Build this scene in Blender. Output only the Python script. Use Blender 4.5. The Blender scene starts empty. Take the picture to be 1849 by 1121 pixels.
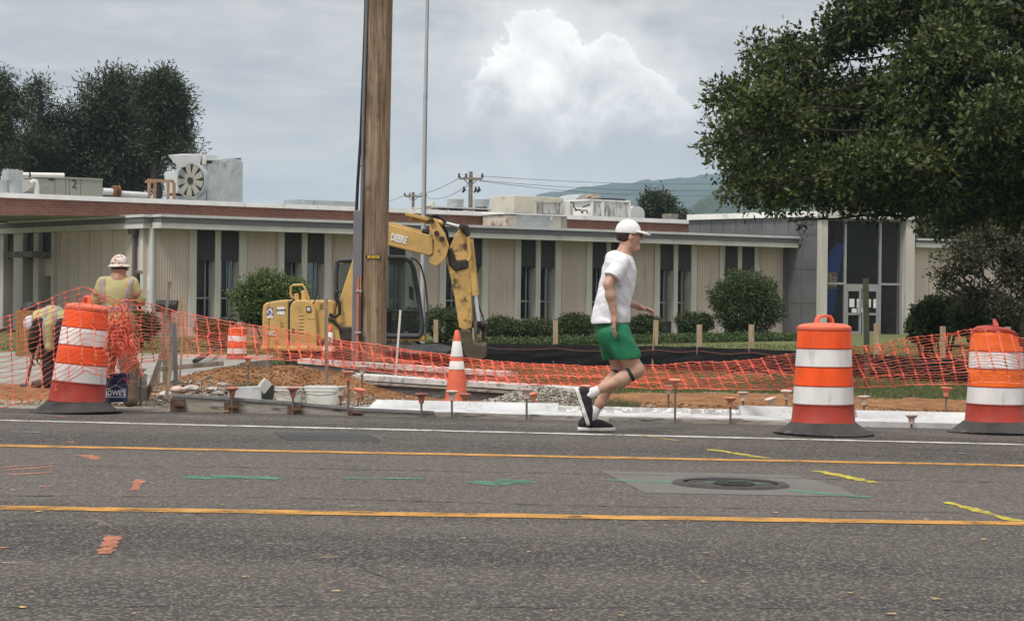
import bpy, bmesh, math, random
import numpy as np
from mathutils import Vector, Matrix
random.seed(7)
RNG = np.random.default_rng(7)
rad = math.radians
SC = bpy.context.scene
COL = SC.collection

# ------------------------------------------------------------------ camera
F, W, H, HOR, EYE = 3800.0, 1849.0, 1121.0, 540.0, 1.14
ROLL = 0.0105
cd = bpy.data.cameras.new('camera'); cam = bpy.data.objects.new('camera', cd); COL.objects.link(cam)
cd.sensor_width = 36.0; cd.lens = F / W * 36.0; cd.clip_start = 0.1; cd.clip_end = 12000
PITCH = math.atan((H / 2 - HOR) / F)
CAMR = Matrix.Rotation(rad(90) - PITCH, 4, 'X') @ Matrix.Rotation(ROLL, 4, 'Z')
cam.matrix_world = Matrix.Translation((0, 0, EYE)) @ CAMR
SC.camera = cam
R3 = CAMR.to_3x3()
def ray(px, py):
    return R3 @ Vector(((px - W / 2) / F, (H / 2 - py) / F, -1.0))
def at(px, py, d):
    r = ray(px, py); k = d / r.y
    return Vector((r.x * k, d, EYE + r.z * k))

# ------------------------------------------------------------------ world: overcast sky with one cumulus
world = bpy.data.worlds.new('World'); SC.world = world; world.use_nodes = True
wt = world.node_tree; wt.nodes.clear()
SUN_EL, SUN_AZ = rad(58), rad(215)      # azimuth measured clockwise from +Y: behind-left of the camera
class N:
    """tiny expression builder for shader sockets"""
    def __init__(s, t, v): s.t, s.v = t, v
    def op(s, o, b=None, c=None):
        n = s.t.nodes.new('ShaderNodeMath'); n.operation = o
        for i, q in enumerate((s, b, c)):
            if q is None: continue
            if isinstance(q, N):
                if isinstance(q.v, (int, float)): n.inputs[i].default_value = q.v
                else: s.t.links.new(q.v, n.inputs[i])
            else: n.inputs[i].default_value = q
        return N(s.t, n.outputs[0])
    def __add__(s, b): return s.op('ADD', b)
    def __sub__(s, b): return s.op('SUBTRACT', b)
    def __mul__(s, b): return s.op('MULTIPLY', b)
    def __truediv__(s, b): return s.op('DIVIDE', b)
    def max(s, b): return s.op('MAXIMUM', b)
    def min(s, b): return s.op('MINIMUM', b)
    def pow(s, b): return s.op('POWER', b)
    def sqrt(s): return s.op('SQRT')
    def step(s, a, b):
        n = s.t.nodes.new('ShaderNodeMapRange'); n.interpolation_type = 'SMOOTHSTEP'; n.clamp = True
        s.t.links.new(s.v, n.inputs[0]); n.inputs[1].default_value = a; n.inputs[2].default_value = b
        return N(s.t, n.outputs[0])
def mixc(t, f, a, b):
    n = t.nodes.new('ShaderNodeMix'); n.data_type = 'RGBA'
    for i, q in ((0, f), (6, a), (7, b)):
        if isinstance(q, N): q = q.v
        if isinstance(q, (int, float)): n.inputs[i].default_value = q
        elif isinstance(q, tuple): n.inputs[i].default_value = (*q[:3], 1)
        else: t.links.new(q, n.inputs[i])
    return n.outputs[2]
def noise(t, vec, scale, detail=4, rough=0.5, dist=0.0):
    n = t.nodes.new('ShaderNodeTexNoise'); n.inputs['Scale'].default_value = scale
    n.inputs['Detail'].default_value = detail; n.inputs['Roughness'].default_value = rough; n.inputs['Distortion'].default_value = dist
    t.links.new(vec, n.inputs['Vector']); return N(t, n.outputs['Fac'])
def mapping(t, vec, scale=(1, 1, 1), rot=(0, 0, 0), loc=(0, 0, 0)):
    n = t.nodes.new('ShaderNodeMapping'); n.inputs['Scale'].default_value = scale; n.inputs['Rotation'].default_value = rot
    n.inputs['Location'].default_value = loc; t.links.new(vec, n.inputs['Vector']); return n.outputs[0]
def build_world():
    t = wt
    tc = t.nodes.new('ShaderNodeTexCoord'); dirv = tc.outputs['Generated']
    sky = t.nodes.new('ShaderNodeTexSky'); sky.sky_type = 'NISHITA'; sky.sun_disc = False
    sky.sun_elevation = SUN_EL; sky.sun_rotation = SUN_AZ; sky.air_density = 1.4; sky.dust_density = 2.0
    sp = t.nodes.new('ShaderNodeSeparateXYZ'); t.links.new(dirv, sp.inputs[0])
    x, y, z = (N(t, sp.outputs[i]) for i in range(3))
    # layered grey cloud deck
    m1 = mapping(t, dirv, (3.0, 3.0, 17.0))
    n1 = noise(t, m1, 2.4, 7, 0.58, 0.6)
    m2 = mapping(t, dirv, (9.0, 9.0, 30.0), loc=(3, 1, 2))
    n2 = noise(t, m2, 2.5, 6, 0.6, 0.4)
    deck = n1 * 0.66 + n2 * 0.34
    dk = deck.step(0.36, 0.64)
    deckc = mixc(t, dk, (4.2, 4.38, 4.7), (5.95, 5.92, 5.9))
    low = N(t, 1.0) - z.max(0.0).step(0.02, 0.12)
    deckc = mixc(t, low * 0.35, deckc, (6.9, 6.7, 6.55))
    # overcast sky: brighter towards the zenith
    zen = z.max(0.0).step(0.05, 0.9)
    deckc = mixc(t, zen, deckc, (9.6, 9.5, 9.3))
    # heaped cloud, in the direction (x/y, z/y)
    yy = y.max(0.05)
    a = x / yy * 3800.0; b = z / yy * 3800.0     # arc units
    nz = noise(t, mapping(t, dirv, (1, 1, 1.1)), 30.0, 9, 0.60, 0.5)
    nzu = noise(t, mapping(t, dirv, (1, 1, 1.1), loc=(0.15, 0.0, 0.30)), 30.0, 9, 0.60, 0.5)
    nzb = noise(t, mapping(t, dirv, (1, 1, 1), loc=(5, 2, 1)), 85.0, 7, 0.62)
    nzl = noise(t, mapping(t, dirv, (1, 1, 1.6), loc=(2, 7, 3)), 11.0, 5, 0.55)
    wob = (nz - 0.5) * 1.3 + (nzb - 0.5) * 0.6
    def blob(cx, cy, rx, ry):
        u = (a - cx) / rx; v = (b - cy) / ry
        return (u * u + v * v).sqrt()
    bl = blob(60, 420, 105, 88)
    for q in ((155, 390, 105, 85), (240, 360, 66, 66), (0, 385, 80, 90), (100, 330, 215, 110), (280, 335, 60, 45)):
        bl = bl.min(blob(*q))
    front = (y - 0.2).step(0.0, 0.2)
    mask = N(t, 1.0) - (bl + wob * 1.25).step(0.82, 1.04)
    soft = N(t, 1.0) - (bl + wob * 1.4).step(0.75, 1.9)
    base = (b + (nz - 0.5) * 260.0 + (nzl - 0.5) * 200.0).step(150.0, 340.0)
    cm = (mask * base).max(soft * 0.5) * front
    # the crown is white, the folds and the belly grey
    hgt = ((b - a * 0.02) + (nz - 0.5) * 260.0 + (nzb - 0.5) * 90.0).step(250.0, 520.0)
    fold = (nz - nzu) * 1.6
    lit = hgt + fold * 0.55
    cc = mixc(t, lit.max(0.0).min(1.0), (5.7, 5.75, 5.9), (10.6, 10.4, 10.1))
    bd = N(t, 1.0) - (blob(190, 262, 240, 46) + wob * 1.0).step(0.25, 1.5)
    c1 = mixc(t, bd * front * 0.9, deckc, (3.8, 4.02, 4.4))
    c1 = mixc(t, (N(t, 1.0) - (blob(60, 200, 420, 80) + wob * 0.9).step(0.2, 1.4)) * front * 0.5, c1, (6.9, 6.8, 6.7))
    c2 = mixc(t, cm, c1, cc)
    cover = noise(t, m1, 1.1, 3, 0.5).step(0.15, 0.4) * 0.12 + 0.86
    fin = mixc(t, cover, sky.outputs[0], c2)
    below = (z * -1.0).step(0.0, 0.06)
    fin = mixc(t, below, fin, (1.6, 1.6, 1.5))
    bg = t.nodes.new('ShaderNodeBackground'); bg.inputs[1].default_value = 0.1
    t.links.new(fin, bg.inputs[0])
    out = t.nodes.new('ShaderNodeOutputWorld'); t.links.new(bg.outputs[0], out.inputs[0])
build_world()
sl = bpy.data.lights.new('sun', 'SUN'); sl.energy = 2.3; sl.angle = rad(14); sl.color = (1.0, 0.96, 0.9)
sun = bpy.data.objects.new('sun', sl); COL.objects.link(sun)
sd = Vector((math.sin(SUN_AZ) * math.cos(SUN_EL), math.cos(SUN_AZ) * math.cos(SUN_EL), math.sin(SUN_EL)))
sun.rotation_euler = sd.to_track_quat('Z', 'Y').to_euler(); sun.location = sd * 50
SC.view_settings.view_transform = 'Standard'; SC.view_settings.look = 'None'; SC.view_settings.gamma = 1
SC.view_settings.exposure = 0.22
SC.cycles.use_denoising = True
SC.cycles.max_bounces = 8; SC.cycles.transparent_max_bounces = 24; SC.cycles.volume_bounces = 1

# ------------------------------------------------------------------ materials
MATS = {}
def nodes_of(name):
    m = bpy.data.materials.new(name); m.use_nodes = True; t = m.node_tree
    b = t.nodes['Principled BSDF']; tc = t.nodes.new('ShaderNodeTexCoord')
    MATS[name] = m
    return m, t, b, tc.outputs['Object']
def bump(t, b, h, strength=0.3, dist=0.01):
    n = t.nodes.new('ShaderNodeBump'); n.inputs['Strength'].default_value = strength; n.inputs['Distance'].default_value = dist
    t.links.new(h.v if isinstance(h, N) else h, n.inputs['Height']); t.links.new(n.outputs[0], b.inputs['Normal'])
def mul(c, k): return tuple(min(1, q * k) for q in c)
def M(name, col, rough=0.7, var=0.18, scale=6.0, bmp=0.15, metal=0.0, spots=None, spot_scale=9.0, spot_lo=0.58, spot_hi=0.7, stretch=(1, 1, 1), spec=0.4, bscale=None, bdist=0.01):
    m, t, b, co = nodes_of(name)
    v = mapping(t, co, stretch)
    n = noise(t, v, scale, 6, 0.6)
    c = mixc(t, n.step(0.3, 0.7), mul(col, 1 - var), mul(col, 1 + var))
    if spots:
        s = noise(t, mapping(t, v, loc=(7, 3, 5)), spot_scale, 5, 0.65)
        c = mixc(t, s.step(spot_lo, spot_hi), c, spots)
    t.links.new(c, b.inputs['Base Color']); b.inputs['Roughness'].default_value = rough; b.inputs['Metallic'].default_value = metal
    b.inputs['Specular IOR Level'].default_value = spec
    if bmp:
        bump(t, b, noise(t, v, bscale or scale * 5, 5, 0.6), bmp, bdist)
    return m
def leafmat(name, c1, c2, scale=1.2, trans=0.25, rough=0.55):
    m, t, b, co = nodes_of(name)
    n = noise(t, co, scale, 3, 0.6)
    oi = t.nodes.new('ShaderNodeNewGeometry')
    r = N(t, oi.outputs['Random Per Island'])
    c = mixc(t, (n * 0.5 + r * 0.5).step(0.25, 0.75), c1, c2)
    t.links.new(c, b.inputs['Base Color']); b.inputs['Roughness'].default_value = rough
    tr = t.nodes.new('ShaderNodeBsdfTranslucent'); t.links.new(c, tr.inputs[0])
    mx = t.nodes.new('ShaderNodeMixShader'); mx.inputs[0].default_value = trans
    t.links.new(b.outputs[0], mx.inputs[1]); t.links.new(tr.outputs[0], mx.inputs[2])
    t.links.new(mx.outputs[0], t.nodes['Material Output'].inputs[0]); return m
def glassmat(name, tint=(0.6, 0.65, 0.66), alpha=0.35, rough=0.05):
    m, t, b, co = nodes_of(name)
    b.inputs['Base Color'].default_value = (*mul(tint, 0.1), 1); b.inputs['Roughness'].default_value = rough
    b.inputs['Specular IOR Level'].default_value = 0.6
    tr = t.nodes.new('ShaderNodeBsdfTransparent'); tr.inputs[0].default_value = (*tint, 1)
    mx = t.nodes.new('ShaderNodeMixShader'); mx.inputs[0].default_value = alpha
    t.links.new(tr.outputs[0], mx.inputs[1]); t.links.new(b.outputs[0], mx.inputs[2])
    t.links.new(mx.outputs[0], t.nodes['Material Output'].inputs[0]); return m
def paintmat(name, col, lo, hi, scale=14.0, stretch=(1, 1, 1), rough=0.8):
    """worn paint lying on asphalt: the gaps are transparent"""
    m, t, b, co = nodes_of(name)
    v = mapping(t, co, stretch)
    n = noise(t, v, scale, 8, 0.75) * 0.6 + noise(t, mapping(t, co, loc=(4, 4, 4)), 110.0, 3, 0.7) * 0.4
    c = mixc(t, noise(t, co, 3.0, 4).step(0.3, 0.7), mul(col, 0.8), mul(col, 1.1))
    t.links.new(c, b.inputs['Base Color']); b.inputs['Roughness'].default_value = rough
    tr = t.nodes.new('ShaderNodeBsdfTransparent')
    mx = t.nodes.new('ShaderNodeMixShader'); t.links.new(n.step(lo, hi).v, mx.inputs[0])
    t.links.new(tr.outputs[0], mx.inputs[1]); t.links.new(b.outputs[0], mx.inputs[2])
    t.links.new(mx.outputs[0], t.nodes['Material Output'].inputs[0]); return m

def asphalt_mat(name, base, light, speck=0.5):
    m, t, b, co = nodes_of(name)
    fine = noise(t, co, 95.0, 3, 0.75)
    agg = t.nodes.new('ShaderNodeTexVoronoi'); agg.inputs['Scale'].default_value = 85.0; t.links.new(co, agg.inputs['Vector'])
    sepc = t.nodes.new('ShaderNodeSeparateColor'); t.links.new(agg.outputs['Color'], sepc.inputs[0])
    stone = N(t, sepc.outputs[0])
    band = noise(t, mapping(t, co, (0.05, 0.9, 1)), 1.0, 4, 0.6)
    big = noise(t, co, 0.45, 5, 0.65)
    c = mixc(t, (band * 0.55 + big * 0.45).step(0.36, 0.64), mul(base, 0.62), mul(base, 1.32))
    sx = t.nodes.new('ShaderNodeSeparateXYZ'); t.links.new(co, sx.inputs[0]); yy = N(t, sx.outputs[1]) + (noise(t, co, 0.8, 4) - 0.5) * 0.5
    lane = yy.step(10.9, 11.6) * (N(t, 1.0) - yy.step(14.6, 15.5))        # the little used turning lane has kept its pale aggregate
    c = mixc(t, lane * 0.6, c, mul(base, 1.75))
    c = mixc(t, stone.step(0.62, 0.98) * speck, c, light)
    c = mixc(t, fine.step(0.54, 0.70) * 0.55, c, mul(base, 0.35))
    st = noise(t, mapping(t, co, (0.25, 1.2, 1), loc=(9, 2, 0)), 2.0, 6, 0.7)
    c = mixc(t, st.step(0.56, 0.74) * 0.5, c, mul(base, 0.5))
    t.links.new(c, b.inputs['Base Color']); b.inputs['Roughness'].default_value = 0.85; b.inputs['Specular IOR Level'].default_value = 0.3
    bump(t, b, stone * 0.5 + fine * 0.7, 0.6, 0.006); return m
A_ROAD = asphalt_mat('asphalt', (0.061, 0.052, 0.046), (0.30, 0.265, 0.235), 0.62)
A_PATCH = asphalt_mat('asphalt_light', (0.098, 0.091, 0.083), (0.30, 0.28, 0.26), 0.35)
A_DARK = asphalt_mat('asphalt_dark', (0.055, 0.055, 0.056), (0.13, 0.13, 0.13), 0.3)

def ground_mat():
    m, t, b, co = nodes_of('ground_mix')
    at_ = t.nodes.new('ShaderNodeVertexColor'); at_.layer_name = 'zone'
    s = t.nodes.new('ShaderNodeSeparateColor'); t.links.new(at_.outputs[0], s.inputs[0])
    dirt, grass, pave = (N(t, s.outputs[i]) for i in range(3))
    n = noise(t, co, 3.0, 8, 0.7); n2 = noise(t, co, 22.0, 6, 0.7); n3 = noise(t, co, 0.7, 4)
    wob = (n - 0.5) * 0.7 + (n2 - 0.5) * 0.5
    gravel = mixc(t, n2.step(0.35, 0.65), (0.13, 0.115, 0.09), (0.40, 0.37, 0.31))
    dc = mixc(t, n.step(0.3, 0.7), (0.18, 0.078, 0.034), (0.33, 0.175, 0.082))
    dc = mixc(t, n2.step(0.55, 0.75) * 0.6, dc, (0.11, 0.065, 0.04))
    gc = mixc(t, n2.step(0.3, 0.7), (0.085, 0.10, 0.036), (0.16, 0.165, 0.068))
    gc = mixc(t, n3.step(0.55, 0.75) * 0.5, gc, (0.21, 0.18, 0.09))
    pc = mixc(t, n3.step(0.3, 0.7), (0.24, 0.225, 0.20), (0.36, 0.34, 0.31))
    pc = mixc(t, n2.step(0.6, 0.8) * 0.4, pc, (0.14, 0.13, 0.12))
    c = mixc(t, (dirt + wob * 0.8).step(0.4, 0.6), gravel, dc)
    c = mixc(t, (grass + wob * 0.8).step(0.4, 0.6), c, gc)
    c = mixc(t, (pave + wob * 0.3).step(0.45, 0.55), c, pc)
    t.links.new(c, b.inputs['Base Color']); b.inputs['Roughness'].default_value = 0.95; b.inputs['Specular IOR Level'].default_value = 0.15
    bump(t, b, n * 0.5 + n2 * 0.5, 0.8, 0.03); return m
GROUND_M = ground_mat()

def brick_mat():
    m, t, b, co = nodes_of('brick_far')
    uv = t.nodes.new('ShaderNodeUVMap'); uv.uv_map = 'UVMap'
    br = t.nodes.new('ShaderNodeTexBrick'); t.links.new(uv.outputs[0], br.inputs['Vector'])
    br.inputs['Scale'].default_value = 1.0; br.inputs['Brick Width'].default_value = 0.24; br.inputs['Row Height'].default_value = 0.085
    br.inputs['Mortar Size'].default_value = 0.011; br.inputs['Color1'].default_value = (0.17, 0.062, 0.04, 1); br.inputs['Color2'].default_value = (0.25, 0.10, 0.065, 1)
    br.inputs['Mortar'].default_value = (0.24, 0.16, 0.12, 1); br.inputs['Bias'].default_value = -0.1
    n = noise(t, co, 0.6, 5, 0.6)
    c = mixc(t, n.step(0.4, 0.7) * 0.4, br.outputs[0], (0.13, 0.06, 0.045))
    t.links.new(c, b.inputs['Base Color']); b.inputs['Roughness'].default_value = 0.9
    bump(t, b, br.outputs['Fac'], -0.4, 0.01); return m
BRICK = brick_mat()
def wood_mat(name, c1, c2, zscale=1.2, xyscale=16.0, rough=0.85, knots=True):
    m, t, b, co = nodes_of(name)
    v = mapping(t, co, (xyscale, xyscale, zscale))
    n = noise(t, v, 1.0, 8, 0.68, 0.8); n2 = noise(t, mapping(t, co, (xyscale * 4, xyscale * 4, zscale * 1.2)), 1.0, 5, 0.7)
    n3 = noise(t, mapping(t, co, (3, 3, 0.9)), 1.0, 4)
    c = mixc(t, n.step(0.3, 0.7), c1, c2)
    c = mixc(t, n2.step(0.54, 0.68) * 0.85, c, mul(c1, 0.3))
    c = mixc(t, n3.step(0.45, 0.7) * 0.7, c, mul(c1, 0.6))
    n4 = noise(t, mapping(t, co, (6, 6, 1.6), loc=(3, 1, 4)), 1.0, 5, 0.65)
    c = mixc(t, n4.step(0.52, 0.68) * 0.55, c, (c2[0] * .75, c2[0] * .68, c2[0] * .6))
    c = mixc(t, (n4 * -1.0 + 1.0).step(0.54, 0.68) * 0.6, c, mul(c1, 0.45))
    if knots:
        k = noise(t, mapping(t, co, (5, 5, 3.0), loc=(2, 8, 1)), 1.0, 2)
        c = mixc(t, k.step(0.64, 0.74) * 0.9, c, mul(c1, 0.3))
    t.links.new(c, b.inputs['Base Color']); b.inputs['Roughness'].default_value = rough
    bump(t, b, n * 0.6 + n2 * 0.6, 0.9, 0.02); return m
POLE_W = wood_mat('weathered_pole_wood', (0.13, 0.085, 0.052), (0.38, 0.275, 0.18), 0.9, 22.0)
STAKE_W = wood_mat('stake_wood', (0.33, 0.23, 0.14), (0.52, 0.40, 0.27), 1.0, 40.0, knots=False)
OLD_W = wood_mat('old_grey_wood', (0.16, 0.13, 0.10), (0.33, 0.28, 0.22), 4.0, 7.0, knots=False)
FORM_W = M('form_wood', (0.33, 0.30, 0.26), 0.85, 0.35, 5, 0.5, spots=(0.08, 0.07, 0.06), stretch=(0.4, 1, 3), spot_lo=0.52, spot_hi=0.68)
CONC = M('concrete', (0.47, 0.45, 0.42), 0.9, 0.15, 3, 0.25, spots=(0.27, 0.26, 0.24), spot_scale=4)
CONC_WHITE = M('fresh_white_concrete', (0.52, 0.525, 0.53), 0.8, 0.16, 3, 0.4, spots=(0.33, 0.325, 0.31), spot_scale=7, spot_lo=0.50, spot_hi=0.72)
CONC_GREY = M('rough_grey_concrete', (0.36, 0.355, 0.34), 0.9, 0.3, 9, 0.7, spots=(0.75, 0.75, 0.74), spot_scale=14, spot_lo=0.5, spot_hi=0.62)
FIN_M = M('pale_fin_concrete', (0.52, 0.495, 0.45), 0.85, 0.10, 1.2, 0.1, spots=(0.36, 0.345, 0.32), spot_scale=1.5, stretch=(2, 2, 0.3))
PANEL_M = M('beige_ribbed_panel', (0.53, 0.455, 0.395), 0.7, 0.07, 0.8, 0.05, spots=(0.39, 0.345, 0.29), spot_scale=1.3, stretch=(2, 2, 0.25))
FASCIA_D = M('dark_fascia', (0.125, 0.125, 0.13), 0.6, 0.1, 1.5, 0)
FASCIA_W = M('white_fascia', (0.56, 0.55, 0.52), 0.7, 0.1, 1.0, 0.05, spots=(0.40, 0.39, 0.37), spot_scale=2)
COPING_M = M('metal_coping', (0.62, 0.63, 0.63), 0.5, 0.08, 2, 0, metal=0.2)
WHITE_COP = M('white_coping', (0.78, 0.77, 0.74), 0.6, 0.08, 1.5, 0.05, spots=(0.55, 0.53, 0.5), spot_scale=2)
DARK_PANEL = M('dark_grey_cladding', (0.115, 0.115, 0.12), 0.6, 0.14, 1.2, 0.05, spots=(0.16, 0.155, 0.155), spot_scale=2)
JOINT_M = M('cladding_joint', (0.20, 0.20, 0.20), 0.7, 0.05, 3, 0)
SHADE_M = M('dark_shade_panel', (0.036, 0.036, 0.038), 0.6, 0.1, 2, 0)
FRAME_M = M('window_frame_aluminium', (0.36, 0.36, 0.36), 0.45, 0.08, 4, 0, metal=0.4)
GLASS_W = glassmat('window_glass', (0.5, 0.54, 0.55), 0.45)
GLASS_E = glassmat('entrance_glass', (0.70, 0.72, 0.76), 0.22)
GLASS_C = glassmat('cab_glass', (0.72, 0.80, 0.78), 0.22)
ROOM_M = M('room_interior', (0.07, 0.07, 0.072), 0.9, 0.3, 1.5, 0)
CURTAIN_M = M('room_curtain', (0.24, 0.24, 0.24), 0.9, 0.2, 2, 0, stretch=(3, 3, 0.2))
GALV = M('galvanised_steel', (0.50, 0.53, 0.54), 0.42, 0.15, 2.0, 0.05, metal=0.55, spots=(0.27, 0.29, 0.30), spot_scale=1.6, spot_lo=0.55, spot_hi=0.7)
GALV_L = M('light_sheet_metal', (0.62, 0.63, 0.63), 0.45, 0.08, 2.0, 0.03, metal=0.35)
UNIT_M = M('rooftop_unit_paint', (0.31, 0.31, 0.26), 0.6, 0.06, 1.5, 0, spots=(0.24, 0.235, 0.2), spot_scale=2)
UNIT_B = M('beige_unit_paint', (0.55, 0.52, 0.44), 0.6, 0.06, 1.5, 0, spots=(0.42, 0.38, 0.31), spot_scale=2)
RUSTY = M('rusted_sheet', (0.55, 0.50, 0.42), 0.6, 0.1, 1.5, 0, spots=(0.28, 0.10, 0.03), spot_scale=2.2, spot_lo=0.45, spot_hi=0.6)
DIRTY_W = M('dirty_white_unit', (0.60, 0.59, 0.56), 0.6, 0.1, 2, 0, spots=(0.24, 0.23, 0.21), spot_scale=3, spot_lo=0.45, spot_hi=0.62, stretch=(2, 2, 0.6))
BLACK_M = M('black_rubber', (0.018, 0.018, 0.019), 0.6, 0.2, 8, 0.1)
RUBBER = M('dusty_rubber', (0.045, 0.043, 0.042), 0.8, 0.3, 6, 0.3, spots=(0.13, 0.12, 0.105), spot_scale=5)
PVC_W = M('white_pipe_wrap', (0.75, 0.73, 0.68), 0.6, 0.08, 3, 0.05)
ORANGE = M('fluorescent_orange_sheeting', (0.88, 0.095, 0.012), 0.5, 0.14, 5, 0.10, spots=(0.50, 0.075, 0.03), spot_scale=5, spot_lo=.52, spot_hi=.75, stretch=(1.5, 1.5, .5))
ORANGE2 = M('amber_orange_sheeting', (0.90, 0.15, 0.012), 0.5, 0.08, 7, 0.06)
REDOR = M('red_orange_plastic', (0.36, 0.040, 0.022), 0.55, 0.15, 5, 0.08, spots=(0.30, 0.05, 0.035), spot_scale=5)
FADED = M('faded_orange_plastic', (0.72, 0.15, 0.08), 0.6, 0.12, 6, 0.08, spots=(0.55, 0.10, 0.06), spot_scale=7)
REFL_W = M('white_reflective_band', (0.74, 0.72, 0.70), 0.45, 0.09, 5, 0.08, spots=(0.46, 0.43, 0.40), spot_scale=5, spot_lo=.50, spot_hi=.75, stretch=(1.5, 1.5, .5))
NET_M = M('orange_net_plastic', (0.90, 0.20, 0.12), 0.5, 0.2, 4, 0)
CAP_M = M('orange_pin_cap', (0.62, 0.19, 0.10), 0.75, 0.2, 12, 0.2, spots=(0.55, 0.42, 0.34), spot_scale=22, spot_lo=0.5, spot_hi=0.62)
CAP_P = M('pale_pin_cap', (0.56, 0.38, 0.31), 0.8, 0.2, 12, 0.2, spots=(0.64, 0.60, 0.56), spot_scale=22, spot_lo=0.45, spot_hi=0.6)
STEEL_R = M('rusty_rod', (0.15, 0.115, 0.095), 0.8, 0.3, 20, 0.3)
RUST_M = M('rusty_bracket', (0.11, 0.065, 0.045), 0.85, 0.3, 14, 0.3)
SILT_M = M('black_silt_fabric', (0.014, 0.014, 0.016), 0.85, 0.25, 3, 0.4, stretch=(1.2, 1.2, 3), bscale=4, bdist=0.02, spec=0.2)
YEL = M('excavator_yellow', (0.56, 0.35, 0.125), 0.55, 0.12, 2.0, 0.08, spots=(0.36, 0.22, 0.085), spot_scale=4, spot_lo=.5, spot_hi=.75)
YEL_D = M('dirty_excavator_yellow', (0.54, 0.33, 0.115), 0.65, 0.15, 3, 0.15, spots=(0.07, 0.048, 0.028), spot_scale=5.5, spot_lo=0.48, spot_hi=0.70)
GREASE = M('greasy_black_steel', (0.035, 0.028, 0.022), 0.6, 0.4, 6, 0.2)
CABF = M('dark_cab_frame', (0.055, 0.055, 0.06), 0.5, 0.15, 4, 0.05)
CHROME = M('chrome_rod', (0.75, 0.76, 0.78), 0.2, 0.04, 4, 0, metal=0.8)
BUCKET_S = M('worn_bucket_steel', (0.10, 0.075, 0.055), 0.75, 0.3, 5, 0.3, spots=(0.22, 0.15, 0.08), spot_scale=5)
WHITE_P = M('white_plastic', (0.70, 0.69, 0.65), 0.5, 0.06, 8, 0.04, spots=(0.50, 0.48, 0.44), spot_scale=9)
BLUE_P = M('blue_plastic', (0.022, 0.04, 0.115), 0.5, 0.2, 8, 0.05, spots=(0.09, 0.095, 0.13), spot_scale=10)
PRINT_W = M('white_print', (0.72, 0.71, 0.70), 0.6, 0.08, 10, 0)
PRINT_B = M('blue_print', (0.03, 0.05, 0.25), 0.6, 0.05, 10, 0)
PRINT_K = M('black_print', (0.03, 0.03, 0.03), 0.6, 0.05, 10, 0)
PRINT_R = M('red_print', (0.5, 0.05, 0.03), 0.6, 0.05, 10, 0)
PRINT_Y = M('yellow_print', (0.75, 0.50, 0.05), 0.6, 0.05, 10, 0)
CONDUIT_G = M('grey_conduit', (0.155, 0.16, 0.175), 0.55, 0.08, 2, 0.03)
CONDUIT_R = M('salmon_conduit', (0.42, 0.15, 0.10), 0.6, 0.12, 4, 0.03)
POST_G = M('dark_green_post', (0.055, 0.065, 0.038), 0.8, 0.2, 6, 0.2)
ALU = M('brushed_flagpole', (0.52, 0.53, 0.54), 0.35, 0.06, 2, 0, metal=0.6)
SKIN = M('skin', (0.48, 0.285, 0.205), 0.5, 0.16, 11, 0.25, spots=(0.40, 0.20, 0.14), spot_scale=14, spot_lo=.5, spot_hi=.75, bscale=45)
SKIN_D = M('tanned_skin', (0.36, 0.18, 0.115), 0.5, 0.10, 9, 0.1, bscale=60)
HAIR = M('dark_brown_hair', (0.030, 0.018, 0.012), 0.6, 0.4, 30, 0.6, stretch=(1, 1, 0.3))
SHIRT = M('white_shirt', (0.72, 0.71, 0.745), 0.9, 0.04, 4, 0.5, bscale=8, bdist=0.03)
CAPW = M('white_cap', (0.76, 0.755, 0.77), 0.85, 0.03, 6, 0.15, bscale=25)
SHORTS = M('green_shorts', (0.014, 0.165, 0.075), 0.7, 0.12, 6, 0.5, bscale=10, bdist=0.02)
SHOE = M('black_shoe', (0.022, 0.018, 0.022), 0.75, 0.3, 30, 0.3)
SOLE = M('white_sole', (0.68, 0.65, 0.60), 0.7, 0.12, 20, 0.1)
SOCK = M('white_sock', (0.72, 0.71, 0.72), 0.95, 0.06, 30, 0.3)
BAND_G = M('green_black_strap', (0.014, 0.035, 0.018), 0.8, 0.7, 70, 0.2)
HIVIS = M('hivis_yellow', (0.42, 0.385, 0.19), 0.85, 0.12, 4, 0.3, bscale=9, bdist=0.02)
STRIPE_G = M('grey_reflective_stripe', (0.30, 0.29, 0.30), 0.5, 0.15, 10, 0.1)
STRIPE_O = M('orange_stripe', (0.62, 0.26, 0.10), 0.7, 0.1, 10, 0.1)
PANTS = M('brown_work_pants', (0.17, 0.125, 0.085), 0.9, 0.2, 5, 0.35, bscale=9, bdist=0.02)
DARKCL = M('black_work_clothes', (0.022, 0.022, 0.024), 0.9, 0.3, 5, 0.35, bscale=9, bdist=0.02)
HATW = M('stickered_white_helmet', (0.62, 0.57, 0.53), 0.4, 0.08, 8, 0.02, spots=(0.40, 0.15, 0.08), spot_scale=26, spot_lo=0.53, spot_hi=0.56)
BOOT = M('brown_boot', (0.09, 0.06, 0.04), 0.8, 0.2, 12, 0.2)
BARK = M('oak_bark', (0.040, 0.032, 0.026), 0.95, 0.35, 4, 0.9, stretch=(3, 3, 0.6), bdist=0.04)
LEAF_OAK = leafmat('oak_leaf', (0.016, 0.028, 0.007), (0.100, 0.125, 0.026), 0.7, 0.28)
LEAF_PINE = leafmat('pine_needles', (0.011, 0.020, 0.005), (0.052, 0.072, 0.017), 0.25, 0.15)
LEAF_BUSH = leafmat('bush_leaf', (0.026, 0.044, 0.013), (0.085, 0.115, 0.034), 2.0, 0.25)
LEAF_BUSH2 = leafmat('lighter_bush_leaf', (0.045, 0.08, 0.016), (0.125, 0.17, 0.045), 2.0, 0.3)
LEAF_RED = leafmat('maple_leaf', (0.016, 0.022, 0.008), (0.060, 0.056, 0.020), 1.2, 0.2)
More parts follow.
